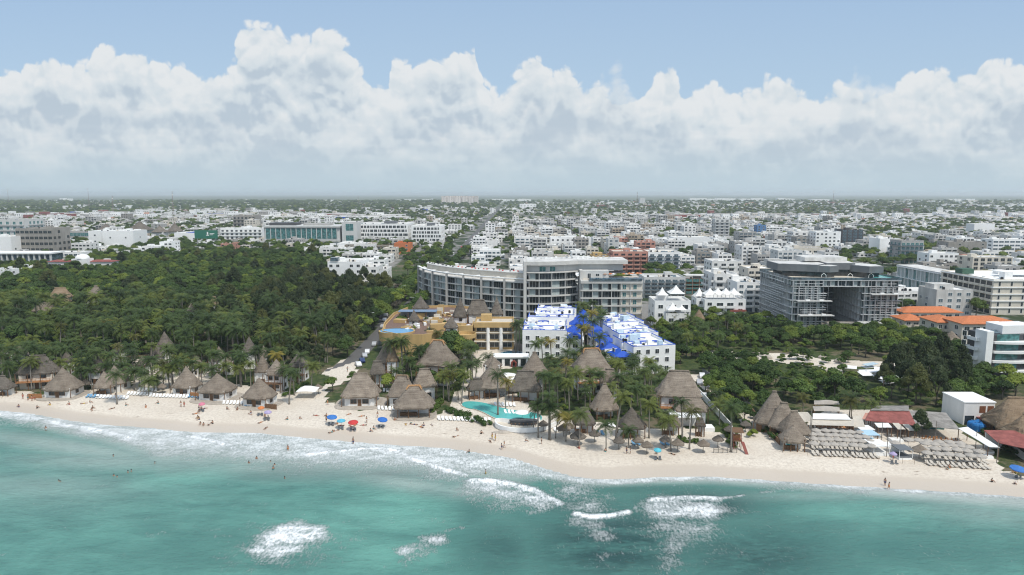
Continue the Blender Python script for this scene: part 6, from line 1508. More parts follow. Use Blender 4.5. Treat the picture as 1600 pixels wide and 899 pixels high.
    # ---- orange-tiled complex
    def hip(o, x0, y0, x1, y1, z0, rise, m=TERRA, e=.7):
        a, b, c_, d_ = x0-e, x1+e, y0-e, y1+e; r = min(b-a, d_-c_)/2; q = MB()
        if b-a > d_-c_: R1, R2 = (a+r, (c_+d_)/2, z0+rise), (b-r, (c_+d_)/2, z0+rise); fs = [(0,1,5,4),(1,2,5),(2,3,4,5),(3,0,4)]
        else: R1, R2 = ((a+b)/2, c_+r, z0+rise), ((a+b)/2, d_-r, z0+rise); fs = [(0,1,4),(1,2,5,4),(2,3,5),(3,0,4,5)]
        q.add([(a,c_,z0),(b,c_,z0),(b,d_,z0),(a,d_,z0),R1,R2,(a,c_,z0-.25),(b,c_,z0-.25),(b,d_,z0-.25),(a,d_,z0-.25)], fs+[(6,9,8,7),(0,6,7,1),(1,7,8,2),(2,8,9,3),(3,9,6,0)], m); q.obj('tiled_roof', o)
    for a, dep, l, bays in (((1412,1447,526,497),10,'small cream wing with orange tiled hip roof at the end nearest the glass building',3), ((1410,1500,512,485),10,'long rear cream wing under a straight orange tiled roof',7), ((1462,1500,540,500),12,'middle cream wing with arched windows and orange tiles',4), ((1500,1590,548,502),13,'largest cream wing with orange tiles stepping toward the charcoal block',6)):
        A, B = P(a[0], a[2]), P(a[1], a[2]); w = B.x-A.x; h = zat(A.y, a[3])-1.2; o = thing('tiled_apartment_wing', l, 'building', (A.x, A.y, 0)); reserve(A.x, A.x+w, A.y, A.y+dep)
        MB().box(0,0,-.4,w,dep,h,CREAM).obj('wall', o); hip(o, 0, 0, w, dep, h+.3, 1.9)
        face_fill(o, w, h, 3, bays, 'front', w, dep, 'mix', CREAM, CREAM, top_gap=.2); face_fill(o, dep, h, 3, 2, 'left', w, dep, 'win', CREAM, top_gap=.2)
    # ---- cream hotel on the right and its long glazed wing
    A = P(1548, 492); w = 40; h = 17.8; o = thing('cream_hotel', 'five-storey cream hotel with banded floors and dark windows at the picture edge', 'hotel', (A.x, A.y, 0)); reserve(A.x-2, A.x+w, A.y-2, A.y+45)
    zr = shell(o, w, 42, h, CREAM, ROOFG)
    for k in range(1,6): MB().box(-.5,-.5,k*3.4-.1,w+.3,42,k*3.4+.35,WHITE2).obj('floor_band', o)
    for k in range(5):
        for i in range(4): win(o, 3+i*6, 0, .9+k*3.4, 1.0, 2.0, 'front', GLASS)
        for i in range(9): win(o, 0, 3+i*4.4, .5+k*3.4, 3.2, 2.3, 'left', GLASS, BLACK); balcony(o, 0, 3+i*4.4, k*3.4+.1, 4.0, 'left', CREAM, .9) if k else None
    MB().box(8,4,h-.8,12,8,h+3.2,WHITE2).obj('stair_hut', o); MB().box(-.2,24,h,6,30,h+2.6,mat('green_mesh_screen',(.06,.13,.09),.8)).obj('green_screen', o); MB().box(14,12,h+1.9,38,22,h+2.2,WHITE2).obj('roof_canopy', o); roof_stuff(o, 2,2,w-2,40,zr,10)
    A = P(1512, 474); o = thing('glazed_wing', 'long white framed wing of double-height glass behind the cream hotel', 'building', (A.x-1, A.y+9, 0)); reserve(A.x-22, A.x+3, A.y, A.y+80)
    slab_block(o, [(0,0),(6,0),(6,62),(0,62)], .2, 2, 6.6, 1.0, WHITE2, GLASST, 0, faces=[3], spacing=4.4, part_m=WHITE2); MB().box(.3,.3,13.41,14,62,14.2,ROOFW).obj('roof', o)
    # ---- white and charcoal block, bottom right
    A = P(1540, 590); o = thing('charcoal_block', 'white and charcoal apartment block with curved white balconies at the picture edge', 'building', (A.x, A.y, 0), R(6)); reserve(A.x-3, A.x+40, A.y-10, A.y+25); OCC.append((A.x+8, A.y+6, 12)); OCC.append((A.x+24, A.y+6, 12))
    MB().box(0,1,-.4,2.4,6,15.2,WHITE2).obj('white_fin_wall', o); MB().box(2.41,2,-.4,26,12,13.6,DARKW).obj('wall', o)
    for k in range(4):
        z = 1.6+k*3.2; q = MB(); n = 12; pts = [(3.2+18*i/n, 1.2-1.9*math.sin(math.pi*i/n)) for i in range(n+1)]
        q.prism(pts+[(21.2,2.3),(3.2,2.3)], z-.3, z+.45, WHITE2); q.obj('curved_balcony', o); MB().box(4.5,1.94,z+.46,12.5,1.996,z+2.7,GLASST).obj('window', o); MB().box(14,1.94,z+.91,19,1.996,z+2.7,GLASS).obj('window', o)
    MB().box(8,4,13.61,20,11,16.4,WHITE2).obj('penthouse', o); roof_stuff(o, 3,3,20,15,13.62,4)
    for k in range(4): balcony(o, -.01, 6, 2+k*3.2, 4, 'left', WHITE2, 1.2); win(o, 0, 10.5, 2.3+k*3.2, 1.8, 1.7, 'left', GLASS)
    # ---- white villa at the jungle edge
    o, w, h = bldg(513,566,447,409,24,'white villa block with stepped roof terraces at the jungle edge',WHITE2,4,5,4,'win',skip=.35,nroof=5)
    q, w2, h2 = bldg(567,590,446,417,20,'stepped white terraces with planting joined to the jungle-edge villa',WHITE,3,2,4,'mix',nroof=3)
    q, w2, h2 = bldg(590,606,438,420,16,'low white terraced wing ending by the avenue trees',WHITE,2,2,3,'mix',nroof=2)
    MB().box(2,-.5,h+.2,7,4,h+2.6,GLASSB).obj('glass_roof_room', o)
    # ---- long green-glass hall etc. (left centre)
    A = P(413, 384); B = P(531, 384); w = B.x-A.x; o = thing('glass_hall', 'long low public building with a green glass front under a projecting roof slab', 'building', (A.x, A.y, 0)); reserve(A.x, A.x+w, A.y, A.y+40); h = zat(A.y, 353)
    MB().box(0,1.5,-.4,w,38,h-2,LGREY).obj('wall', o); MB().box(-1,-.5,h-1.99,w+1,39,h,LGREY).obj('roof_slab', o); MB().box(2,.7,8,w-3,1.49,h-3,GLASST).obj('glass_front', o)
    for i in range(15): MB().box(2+i*(w-5)/14-.35,.2,7.5,2+i*(w-5)/14+.35,.69,h-2.2,LGREY).obj('column', o)
    MB().box(-1,-1.5,5.8,w+1,.1,7.2,LGREY).obj('floor_band', o); MB().box(4,8,h,w*.4,30,h+3,DARKW).obj('roof_pavilion', o); MB().box(w*.5,8,h,w*.85,26,h+2.4,GREYW).obj('roof_pavilion', o)
    bldg(535,559,384,347,34,'tall blank pale wall block at the end of the glass hall',LGREY,2,1,2,'win',win_m=GLASST,ww=9,wh=8,nroof=1)
    def comb(px0, px1, pyb, pyt, dep, label, seed):
        A, B = P(px0, pyb), P(px1, pyb); w = B.x-A.x; h = zat(A.y, pyt); o = thing('honeycomb_block', label, 'building', (A.x, A.y, 0)); reserve(A.x, A.x+w, A.y, A.y+dep); g = random.Random(seed)
        zr = shell(o, w, dep, h, WHITE2, ROOFW); n = 5; fh = (h-1)/n
        for k in range(n):
            x = 1.0+g.uniform(0,2)
            while x < w-3:
                ww = g.choice([1.6,2.6,3.6]); win(o, min(x+ww/2, w-ww/2-.5), 0, k*fh+.7, ww, fh*.62, 'front', GLASS); x += ww+1.1
            y = 1.0+g.uniform(0,2)
            while y < dep-3:
                ww = g.choice([1.6,2.6]); win(o, w, y+ww/2, k*fh+.7, ww, fh*.6, 'right', GLASS); y += ww+1.5
        MB().box(w*.5,6,h,w*.75,16,h+2.8,DGREY).obj('roof_pavilion', o); roof_stuff(o, 1,1,w-1,dep-1,zr,8); return o
    comb(561,638,382,350,44,'white block with staggered honeycomb windows beyond the jungle',3); comb(643,690,384,353,40,'white corner block with staggered windows facing the tree-lined avenue',5)
    bldg(535,616,396,384,16,'long dark planted podium below the honeycomb block',mat('olive_screen',(.16,.13,.075),.9,.4,1),2,12,0,'win',roofm=ROOFG,nroof=3,side=False,ww=2.6,wh=2.2)
    bldg(616,642,398,380,14,'terracotta clad block beside the dark planted podium',TERRA,3,2,2,'win',roofm=TERRA,nroof=1,skip=.5)
    # ---- far left
    bldg(28,85,404,357,26,'bare concrete office block with rows of open dark windows',CONC,5,8,4,'win',roofm=ROOFG,ww=3.4,wh=2.4,frame=CONC,nroof=3)
    bldg(-10,42,392,343,30,'pale grey apartment tower with glazed balconies at the left edge of town',LGREY,6,5,5,'balcony',roofm=ROOFG,bm=LGREY,win_m=GLASST)
    bldg(-20,20,406,370,20,'plain white box building at the very edge of town',WHITE2,3,1,2,'win',nroof=4,skip=.6)
    bldg(162,210,392,361,26,'big blank white hall with a thin dark roof rail',WHITE2,2,2,1,'win',nroof=4,ww=1.6,wh=1.6,skip=.4); bldg(140,160,391,361,26,'white stair block beside the big blank hall',WHITE2,3,1,2,'win',nroof=1)
    o, w, h = bldg(86,139,380,362,20,'dark glass shopping hall with yellow ground-floor bays',GREYW,2,9,0,'win',win_m=GLASST,ww=5.5,wh=4,roofm=ROOFG,nroof=6,side=False)
    YP = mat('yellow_panel', (.62,.46,.08), .7)
    for x in (.02,.68): MB().box(w*x,-.3,1,w*(x+.26),-.13,5,YP).obj('yellow_bay', o)
    A, B = P(-30, 420), P(80, 420); w = B.x-A.x; h = zat(A.y, 395); o = thing('long_arcade', 'very long white-roofed arcade with dark glazing along the jungle edge', 'building', (A.x, A.y, 0)); reserve(A.x, A.x+w+40, A.y, A.y+18)
    MB().box(0,1.2,-.4,w,16,h-1.2,GLASSB).obj('glazed_wall', o); MB().box(-1,-.8,h-1.19,w+1,17,h,WHITE2).obj('roof_slab', o)
    for i in range(14): MB().box(i*w/13-.6,.0,0,i*w/13+.6,1.19,h-1.2,LGREY).obj('column', o)
    bldg(80,130,414,394,14,'white-fronted row continuing the long arcade',WHITE2,3,7,0,'win',side=False,win_m=GLASSB,ww=3,nroof=4)
    for i in range(6):
        bldg(-6+i*10,4+i*10-.6,452-i*5,420-i*2.2,10,'', WHITE2,3,2,1,'mix',nroof=2) if False else None
    for i in range(5): bldg(-12+i*13,0.6+i*13,446-i*4.5,424-i*1.9,11,['white villa with blue awning nearest the picture edge','white villa second along the jungle edge row','white balconied villa midway along the jungle edge row','white villa fourth along the jungle edge row','white villa at the inner end of the jungle edge row'][i],WHITE2,3,2,1,'mix',nroof=3)
    o, w, h = bldg(76,112,425,409,9,'low white house with red tiled roof ahead of the domed pavilion',WHITE,2,3,0,'win',side=False,nroof=0); hip(o,0,0,w,9,h,1.2,REDR)
    o, w, h = bldg(113,137,425,405,9,'white domed pavilion between two red tiled roofs',WHITE2,2,1,0,'win',side=False,nroof=0); MB().lathe([(w*.42,0),(w*.40,w*.12),(w*.28,w*.24),(.02,w*.3)],WHITE2,20,(w/2,4.5,h)).obj('dome', o, smooth_=True)
    o, w, h = bldg(138,176,424,409,9,'low white house with red tiled roof behind the domed pavilion',WHITE,2,3,0,'win',side=False,nroof=0); hip(o,0,0,w,9,h,1.2,REDR)
    for a, l in (((148,184,349,362,10),'broad thatched dome in town beside the blank white hall'),((200,238,345,359,12),'widest thatched dome in town with drooping eaves'),((238,262,352,362,11),'low thatched dome between the two broad ones'),((262,285,347,361,11),'thatched dome in town nearest the green billboard')):
        hut(*a, l, aspect=1, power=2.2, tm=THATCH_D, z0=0, windows=2, conc=1.25, name='thatched_dome', cat='palapa hall')
    # billboard
    A, B = P(305, 385), P(341, 385); w = B.x-A.x; GB = mat('green_billboard_sheet', (.03,.17,.115), .6, .12, .4); h0, h1 = zat(A.y, 373), zat(A.y, 360); o = thing('billboard', 'large green billboard with a small white emblem rising from the trees', 'billboard', (A.x, A.y, 0)); reserve(A.x, A.x+w, A.y-3, A.y+4)
    MB().box(0,0,h0,w,.5,h1,GB).obj('panel', o); q = MB().box(w*.54,-.06,h0+4.6,w*.60,-.004,h0+7.6,WHITE2); q.obj('emblem', o); MB().box(w*.51,-.06,h0+3.4,w*.63,-.004,h0+4.2,WHITE2).obj('emblem_base', o); MB().box(w*.66,-.06,h0+5.2,w*.86,-.004,h0+5.9,WHITE2).obj('text_line', o); MB().box(w*.66,-.06,h0+4.0,w*.80,-.004,h0+4.5,WHITE2).obj('text_line', o)
    for i in range(5): MB().box(w*(.1+.2*i)-.4,.51,-.3,w*(.1+.2*i)+.4,1.2,h1-.5,METAL).obj('post', o)
    o, w, h = bldg(345,410,374,357,22,'white three-storey gallery building beyond the playing field',WHITE2,3,9,0,'balcony',side=False,nroof=3)
    p0, p1 = P(345,379), P(412,379); f = thing('playing_field', 'pale green playing field behind the jungle beside the gallery building', 'playing field', ((p0.x+p1.x)/2, p0.y+22, 0)); MB().box((p0.x-p1.x)/2,-34,.0,(p1.x-p0.x)/2,0,.06,mat('turf',(.12,.19,.06),.9,.15,.1)).obj('turf', f); reserve(p0.x, p1.x, p0.y-14, p0.y+22); OCC.append(((p0.x+p1.x)/2, p0.y+5, 30))
    bldg(365,400,360,337,26,'unfinished concrete block with open floors beyond the gallery building',CONC,4,6,0,'balcony',roofm=ROOFG,bm=CONC,frame=CONC,side=False)
    o, w, h = bldg(273,309,378,364,30,'white hall with a blue and white slatted roof beside the green billboard',WHITE2,1,3,0,'win',side=False,nroof=0)
    for i in range(7): MB().box(w*.5+i*2.6,.4,h+.003,w*.5+i*2.6+1.4,28,h+.3,BLUEP).obj('blue_roof_strip', o)
    # ---- centre and right of town
    bldg(1006,1070,466,433,18,'pale glass-fronted apartments between the roof-pool hotel and tent villas',LGREY,5,6,0,'balcony',bm=METAL,win_m=GLASSB,side=False,nroof=8)
    o, w, h = bldg(1071,1134,462,437,16,'grey apartment row with teal glass and orange window frames',GREYW,4,6,0,'win',win_m=GLASST,ww=3.6,wh=3.0,frame=WOODO,side=False,nroof=3,roofm=ROOFG); MB().box(1,4,h+1.6,w-8,12,h+1.9,ROOFW).obj('roof_canopy', o)
    o, w, h = bldg(957,1011,427,393,22,'salmon pink building with deep balconies on four floors',PINK,5,5,3,'balcony',roofm=PAVING,bm=PINK,frame=PINK,nroof=5)
    o, w, h = bldg(1012,1062,427,394,22,'white building with blue window panels attached to the pink one',WHITE2,5,4,0,'balcony',roofm=PAVING,bm=METAL,win_m=GLASSB,side=False,nroof=8)
    bldg(1052,1108,398,371,20,'big blank white wall building behind the pink block',WHITE2,4,2,1,'win',skip=.7,nroof=5); bldg(1110,1139,397,376,16,'smaller blank white block stepping down from the big wall',WHITE2,3,1,1,'win',skip=.6,nroof=2)
    bldg(860,906,396,371,18,'white four-storey house with rows of small windows and roof clutter',WHITE2,4,6,2,'win',nroof=6); bldg(907,923,396,371,16,'narrow blank white gable attached to the windowed house',WHITE2,3,1,0,'win',skip=.8,side=False,nroof=2); bldg(826,855,392,372,16,'square white house with two tiny windows near the rooftop gardens',WHITE2,3,3,2,'win',skip=.4,nroof=3)
    bldg(1114,1150,480,428,20,'white block with a shaded grey gallery by the large round tree',WHITE,5,2,4,'balcony',nroof=5); bldg(1150,1190,488,441,24,'stepped white apartment house left of the glass building',WHITE2,5,3,5,'mix',nroof=6,win_m=GLASSB)
    bldg(1111,1160,448,408,18,'white terraced building with dark balcony recesses behind the round tree',WHITE,5,4,3,'mix',nroof=8)
    bldg(1314,1347,392,359,18,'dark glass tower with grey banding and a black side wall',DARKW,7,4,2,'win',win_m=GLASSB,ww=3.8,wh=2.6,frame=DGREY,roofm=ROOFG,nroof=2)
    bldg(1238,1272,394,362,16,'white apartment block with recessed grey balconies left of its twin',WHITE,6,3,3,'balcony',nroof=4); bldg(1273,1312,396,362,18,'white apartment block with scattered square windows beside the dark tower',WHITE2,6,6,3,'win',skip=.35,nroof=4)
    bldg(1220,1297,412,388,20,'low cream building with a deep shaded loggia above the glass building',CREAM,3,8,3,'win',roofm=ROOFG,ww=3,nroof=5)
    bldg(1373,1405,402,373,20,'blank white wall block beside the dark balconied one',WHITE2,3,1,1,'win',skip=.8,nroof=4)
    bldg(1406,1441,412,376,18,'dark teal-glazed balconied block next to the blank white wall',GREYW,5,5,3,'balcony',bm=METAL,win_m=GLASST,roofm=ROOFG,nroof=4)
    bldg(1401,1464,484,455,15,'white two-storey office block with square windows above the orange roofs',WHITE2,3,6,2,'win',ww=2.6,nroof=3)
    bldg(1450,1496,424,396,16,'white house with small dark windows right of the dark balconied block',WHITE2,4,6,2,'win',nroof=3,skip=.3)
    bldg(1518,1580,430,402,18,'beige building with a row of large black openings on its top floors',CREAM,4,6,2,'win',ww=3.0,wh=2.2,frame=CREAM,nroof=5)
    bldg(1480,1540,402,378,18,'grey concrete building with a blank raised block on its roof',CONC,4,5,3,'win',roofm=ROOFG,nroof=3,skip=.4)
    bldg(1550,1610,398,374,18,'white and glass office building with dark blue window bands at the edge',WHITE2,4,7,2,'win',win_m=GLASSB,ww=4.5,nroof=5)
    bldg(1521,1553,368,350,18,'bright plain white box standing alone in the low houses',WHITE2,3,1,1,'win',skip=1,nroof=1)
    bldg(1182,1196,372,352,12,'slim blue building in the middle of town',mat('blue_render',(.10,.22,.42),.8),5,2,1,'win',nroof=1)
    bldg(1197,1222,372,355,14,'white building with long window bands beside the slim blue one',WHITE2,5,5,0,'win',ww=3.4,side=False)
    bldg(1158,1184,420,384,18,'tall white block with grey upper storeys left of the blue one',WHITE,6,3,3,'mix',nroof=4); bldg(1116,1139,376,342,14,'slender unfinished white tower block',LGREY,7,3,2,'balcony',bm=LGREY)
    # two end-of-town markers
    for x, w_, l in ((690,8,'short pinkish end tower of the horizon housing'),(699,10,'second pinkish horizon housing tower'),(710,11,'pale middle horizon housing tower'),(722,9,'fourth pinkish horizon housing tower'),(732,8,'fifth horizon housing tower'),(741,6,'last slim horizon housing tower')):
        bldg(x,x+w_,320.5,306.5,45,l,mat('pinkish_render',(.84,.76,.70),.8) if 'pinkish_render' not in MATS else MATS['pinkish_render'],8,4,0,'win',ww=3,wh=3,side=False,nroof=1,par=3)
    bldg(812,838,327.5,319,50,'broad white hall near the horizon',WHITE2,3,5,0,'win',side=False,ww=7,nroof=1); bldg(1000,1008,321,310,40,'pale blue tower block near the horizon',LGREY,7,1,0,'win',side=False); bldg(1555,1570,331,324,30,'pale grey hall beyond the low houses',LGREY,3,3,0,'win',side=False)
    for px, top, d in [(140,294,2600),(272,299,1500),(14,296,3800),(995,300,2100),(1301,297,2400),(1415,309,2400),(560,306,3500),(178,306,1700),(1065,312,2400)]:
        x = wx(px, d); o = thing('radio_mast', '', 'mast', (x, d, 0), 0, 'radio masts beyond the town', 'thin lattice radio mast'); H_ = zat(d, top); q = MB()
        for sx, sy in ((-1,-.6),(1,-.6),(0,1.1)): q.tube((sx*1.6,sy*1.6,-.5),(sx*.35,sy*.35,H_),.28,.22,MASTM,4)
        for i in range(14):
            z = H_*i/14; r = 1.6-1.25*i/14; q.box(-r,-.12-r*.6,z,r,.12-r*.6,z+.3,MASTM)
        q.obj('lattice', o); MB().box(-.9,-.9,H_*.86,.9,.9,H_*.90,WHITE2).obj('antenna', o)
MASTM = mat('mast_steel', (.28,.20,.19), .6)
def sorted_ccw(poly):
    a = sum(poly[i][0]*poly[(i+1)%len(poly)][1]-poly[(i+1)%len(poly)][0]*poly[i][1] for i in range(len(poly)))
    return poly if a > 0 else poly[::-1]
build_landmarks()
# ---------------------------------------------------------------- the rest of the town
tr = random.Random(5)
TAN = mat('tan_render', (.46,.38,.29), .85, .2, .4, streak=True); WORN = mat('worn_white_render', (.58,.57,.54), .85, .3, .3, streak=True)
WALLS = [(WHITE2,'bright white',20),(WHITE,'white',24),(WORN,'weathered white',16),(CREAM,'cream',10),(LGREY,'pale grey',9),(GREYW,'grey',7),(CONC,'bare concrete',7),(TAN,'tan',3),(YELLOW,'ochre',.8),(PINK,'salmon',1.6)]
def pick_wall(): return tr.choices(WALLS, [w[2] for w in WALLS])[0]
JUNGLE_PX = [(-3000,640),(-3000,424),(0,424),(80,418),(120,410),(240,402),(400,394),(508,398),(512,446),(606,452),(606,420),(640,398),(700,396),(716,408),(662,422),(652,470),(640,600)]
NOGO_PX = [[(1020,470),(1190,500),(1240,520),(1420,520),(1460,545),(1530,560),(1620,600),(1620,740),(600,740),(600,490),(640,470),(820,500)], [(1330,412),(1372,398),(1402,412),(1440,418),(1440,440),(1420,445),(1350,440)], [(1340,360),(1340,360),(1340,360)]]
def blocked(x, y, w, d):
    for a, b, c, e in RES:
        if x < b and x+w > a and y < e and y+d > c: return True
    if abs(x+w/2-AVENUE_X) < w/2+9: return True
    px, py = proj(x+w/2, y)
    if inpoly(px, py, JUNGLE_PX): return True
    return any(inpoly(px, py, q) for q in NOGO_PX)
def small_building(x, y, w, d, nfl, wm, look, level, rs):
    """level 2: every window a part; level 1: one mesh, walls, openings and roof things together"""
    g = random.Random(rs); fh = 3.1; h = nfl*fh+.9; rm = g.choices([ROOFW, ROOFG, WHITE2], [6,2,1])[0]
    gl = g.choice([GLASS, GLASS, GLASSB, GLASS]); f = 'left' if x > 0 else 'right'; fr_ = WHITE2 if wm is not CONC else CONC
    bays = max(2, int(w/g.uniform(2.8, 4.2))); style = g.choice(['win','win','mix','mix','balcony'])
    if level == 2:
        o = thing('town_house', '', 'building', (x, y, 0), 0, 'flat-roofed town buildings', f'{look} {NUMW[nfl]}-storey building')
        zr = shell(o, w, d, h, wm, rm); face_fill(o, w, h, nfl, bays, 'front', w, d, style, wm, rng=g, skip=.12, win_m=gl, frame=fr_)
        face_fill(o, d, h, nfl, max(1, int(d/5)), f, w, d, 'win', wm, rng=g, skip=.5, win_m=gl, frame=fr_)
        if g.random() < .4 and w > 9:       # stepped upper storey
            MB().box(w*.1, d*.35, zr, w*.65, d*.85, zr+2.8, wm).obj('upper_storey', o); win(o, w*.3, d*.35, zr+.8, 1.8, 1.3, 'front', gl)
        roof_stuff(o, .6, .6, w-.6, d-.6, zr+.003, g.randint(2,5), wm, g)
        return o
    q = town_mb(MB(), 0, 0, w, d, h, nfl, bays, wm, rm, gl, style, f, g)
    o = link('town_house', q.mesh('town_house'), None, (x, y, 0)); tag(o, '', 'building', 'flat-roofed town buildings', f'{look} {NUMW[nfl]}-storey building'); return o
NUMW = ['','one','two','three','four','five','six','seven','eight']
def town_mb(q, x, y, w, d, h, nfl, bays, wm, rm, gl, style, side, g, lod=1):
    q.box(x, y, -.5, x+w, y+d, h-.8, wm)
    if lod:
        o_ = [(x,y),(x+w,y),(x+w,y+d),(x,y+d)]; i_ = [(x+.3,y+.3),(x+w-.3,y+.3),(x+w-.3,y+d-.3),(x+.3,y+d-.3)]; ring(q, o_, i_, h-.799, h, wm)
        q.box(x+.3, y+.3, h-.798, x+w-.3, y+d-.3, h-.74, rm)
    else: q.box(x-.05, y-.05, h-.798, x+w+.05, y+d+.05, h-.3, rm)
    fh = (h-.9)/nfl; bw = w/bays
    for k in range(nfl):
        for i in range(bays):
            if g.random() < .08: continue
            u = x+(i+.5)*bw; z = k*fh
            if style == 'win' or g.random() < .3: a = min(1.3, bw*.34); q.box(u-a, y-.06, z+fh*.3, u+a, y-.004, z+fh*.75, gl)
            else:
                a = bw*.4; q.box(u-a, y-.06, z+.1, u+a, y-.004, z+fh*.76, gl)
                if k and lod: q.box(u-a-.2, y-1.3, z-.2, u+a+.2, y-.061, z, wm); q.box(u-a-.2, y-1.3, z+.002, u+a+.2, y-1.2, z+.9, wm)
        for i in range(max(1, int(d/5))):
            if g.random() < .45: continue
            v = y+(i+.5)*d/max(1, int(d/5)); z = k*fh
            if side == 'left': q.box(x-.06, v-.8, z+fh*.3, x-.004, v+.8, z+fh*.75, gl)
            else: q.box(x+w+.004, v-.8, z+fh*.3, x+w+.06, v+.8, z+fh*.75, gl)
    if g.random() < .75: a, b = x+w*g.uniform(.1,.6), y+d*g.uniform(.3,.6); q.box(a, b, h-.74, a+w*.3, b+d*.28, h+g.uniform(1.2,2.4), wm)
    for _ in range(g.randint(3, 7) if lod else 2):
        a, b = g.uniform(x+.8, x+w-2), g.uniform(y+.8, y+d*.5); s = g.uniform(.8,1.6); q.box(a, b, h-.735, a+s, b+s*.8, h+g.uniform(.1,.9), g.choice([BLACK, LGREY, METAL, WHITE2, GREYW]))
    return q
def build_town():
    lots = []; y = 312.0
    while y < 1500:
        dy = 20 if y < 700 else 23
        xm = y*.80; x = -xm; row = int(y//20)
        while x < xm:
            w = tr.uniform(11, 21); d = dy-tr.uniform(3, 6)
            if (int((x+2000)//95) != int((x+w+2000)//95)): x += 9; continue        # cross streets
            if row % 5 == 0: x += w; continue
            px, py = proj(x+w/2, y)
            green = .16 if x > -60 else .34
            if py < 352: green += .12
            if x > .22*y and y > 430: green += .20
            if x < -60 and y > 620: green += .08
            lots.append((x, y+tr.uniform(-1.5,1.5), w-tr.uniform(.4,1.6), d, px, py, green)); x += w
        y += dy
    lots.sort(key=lambda l: l[1]); nind = 0; far = MB(); veg = []; ntree = 0
    far_list = []
    for (x, y, w, d, px, py, green) in lots:
        if blocked(x, y, w, d): continue
        if tr.random() < green:
            for _ in range(tr.randint(2, 4)): veg.append((x+tr.uniform(0,w), y+tr.uniform(0,d)))
            continue
        centre = 0 < x < .45*y and y < 900
        nfl = tr.choices([1,2,3,4,5,6], [.6,2.5,4,3.5,2.2,.9] if centre else [2.5,5,4,1.6,.5,.15])[0]
        if px > 1330 and py < 372: nfl = min(nfl, 2+(tr.random() < .15))
        if x < -60 and tr.random() < .55: nfl = min(nfl, 2)
        if y < 370 and x > 60: nfl = min(nfl, 4)
        if -60 < x < 25 and y < 480: nfl = min(nfl, 3)
        if 930 < px < 1085 and y < 530: nfl = 1
        if 1220 < px < 1420 and y < 420: nfl = min(nfl, 2)
        wm, look, _ = pick_wall()
        if nind < 290: small_building(x, y, w, d, nfl, wm, look, 2 if y < 560 else 1, tr.randint(0, 10**6)); nind += 1
        else: far_list.append((x, y, w, d, nfl, wm))
        if tr.random() < .3: veg.append((x+w+1, y-2))
    for (x, y, w, d, nfl, wm) in far_list:
        g = tr; town_mb(far, x, y, w, d, nfl*3.1+.9, nfl, max(2, int(w/4)), wm, g.choice([ROOFW, ROOFW, ROOFG]), GLASS, g.choice(['win','mix']), 'left' if x > 0 else 'right', g, lod=1 if y < 950 else 0)
    stuff(far.obj('town_house_mass'), 'white flat-roofed houses massed beyond the nearer streets', 'town')
    # very far roofs: low boxes thinning out into the forest
    q = MB(); cols = [(WHITE2,5),(WHITE,5),(CREAM,1.2),(LGREY,2),(ROOFG,1.5),(REDR,.5),(TERRA,.4),(BLUEP,.12),(GREYW,1)]
    n = 0
    for _ in range(26000):
        Y = 1500*math.exp(tr.random()*1.5); X = tr.uniform(-.78, .78)*Y; px, py = proj(X, Y)
        if py > 338: dn = .7
        elif py > 327: dn = .035 if 830 < px < 1600 else .3
        elif py > 321: dn = .10 if px < 850 else (.75 if px > 1180 else .25)
        elif py > 315: dn = .22 if 780 < px < 1200 else (.30 if px > 1200 else .08)
        else: dn = .03
        cl = math.sin(X*.004+1.7)*math.sin(Y*.0031+X*.0011)+.35*math.sin(X*.013)*math.sin(Y*.009)
        dn *= sstep(np.array(cl), -.45, .35)*1.2
        if tr.random() > dn or abs(X-AVENUE_X) < 14: continue
        big = tr.random() < .06; w, d, h = (tr.uniform(30,80), tr.uniform(20,40), tr.uniform(7,11)) if big else (tr.uniform(9,20), tr.uniform(9,16), tr.uniform(3.5,9.5) if tr.random() < .9 else tr.uniform(10,17))
        m = tr.choices([c[0] for c in cols], [c[1] for c in cols])[0]
        q.box(X, Y, -.5, X+w, Y+d, h, m); q.box(X+.3, Y+.3, h+.002, X+w-.3, Y+d-.3, h+.25, tr.choice([ROOFW, ROOFW, ROOFG]))
        if h > 6 and not big and Y < 2600:
            for k in range(int(h//3.2)):
                for i in range(int(w/4.5)): q.box(X+1+i*4.5, Y-.08, k*3.1+1, X+3.2+i*4.5, Y-.01, k*3.1+2.3, GLASS)
        n += 1
    for x0, x1, py, m in [(58,84,316.5,WHITE2),(92,108,313,WHITE2),(225,262,316,WHITE2),(145,160,317,WHITE2),(335,350,316,WHITE2),(370,402,316,WHITE2),(505,555,315.5,WHITE2),(560,590,317,WHITE2),(620,676,313.5,WHITE2),(750,800,314,WHITE2),(800,830,313.5,WHITE2),(854,921,322.5,WHITE2),(921,966,317.5,WHITE2),(972,992,318.5,WHITE2),(1078,1150,312.5,WHITE2),(1155,1198,313,WHITE2),(1216,1243,313,WHITE2),(1268,1298,314,WHITE2),(1482,1503,313.5,WHITE2),(1510,1526,313.5,WHITE2),(1216,1262,336,CREAM),(1028,1044,327,WHITE2),(1080,1110,327,WHITE2),(154,176,323,WHITE2),(140,172,329,PALEB),(172,200,328,WHITE)]:
        A, B = P(x0, py+1), P(x1, py+1); x = A.x
        while x < B.x:
            w = min(B.x-x, tr.uniform(.15,.4)*(B.x-A.x)+10); q.box(x, A.y+tr.uniform(0,20), -.5, x+w-2, A.y+60, 9*A.y/2600*tr.uniform(.6,1.1), m); x += w
    stuff(q.obj('distant_roofs'), 'tiny pale roofs of the outer town thinning into the forest', 'town')
    # trees between the houses
    veg = [(a, b) for a, b in veg if free(a, b, 2)]
    veg.sort(key=lambda p: p[1]); ind = veg[:90]
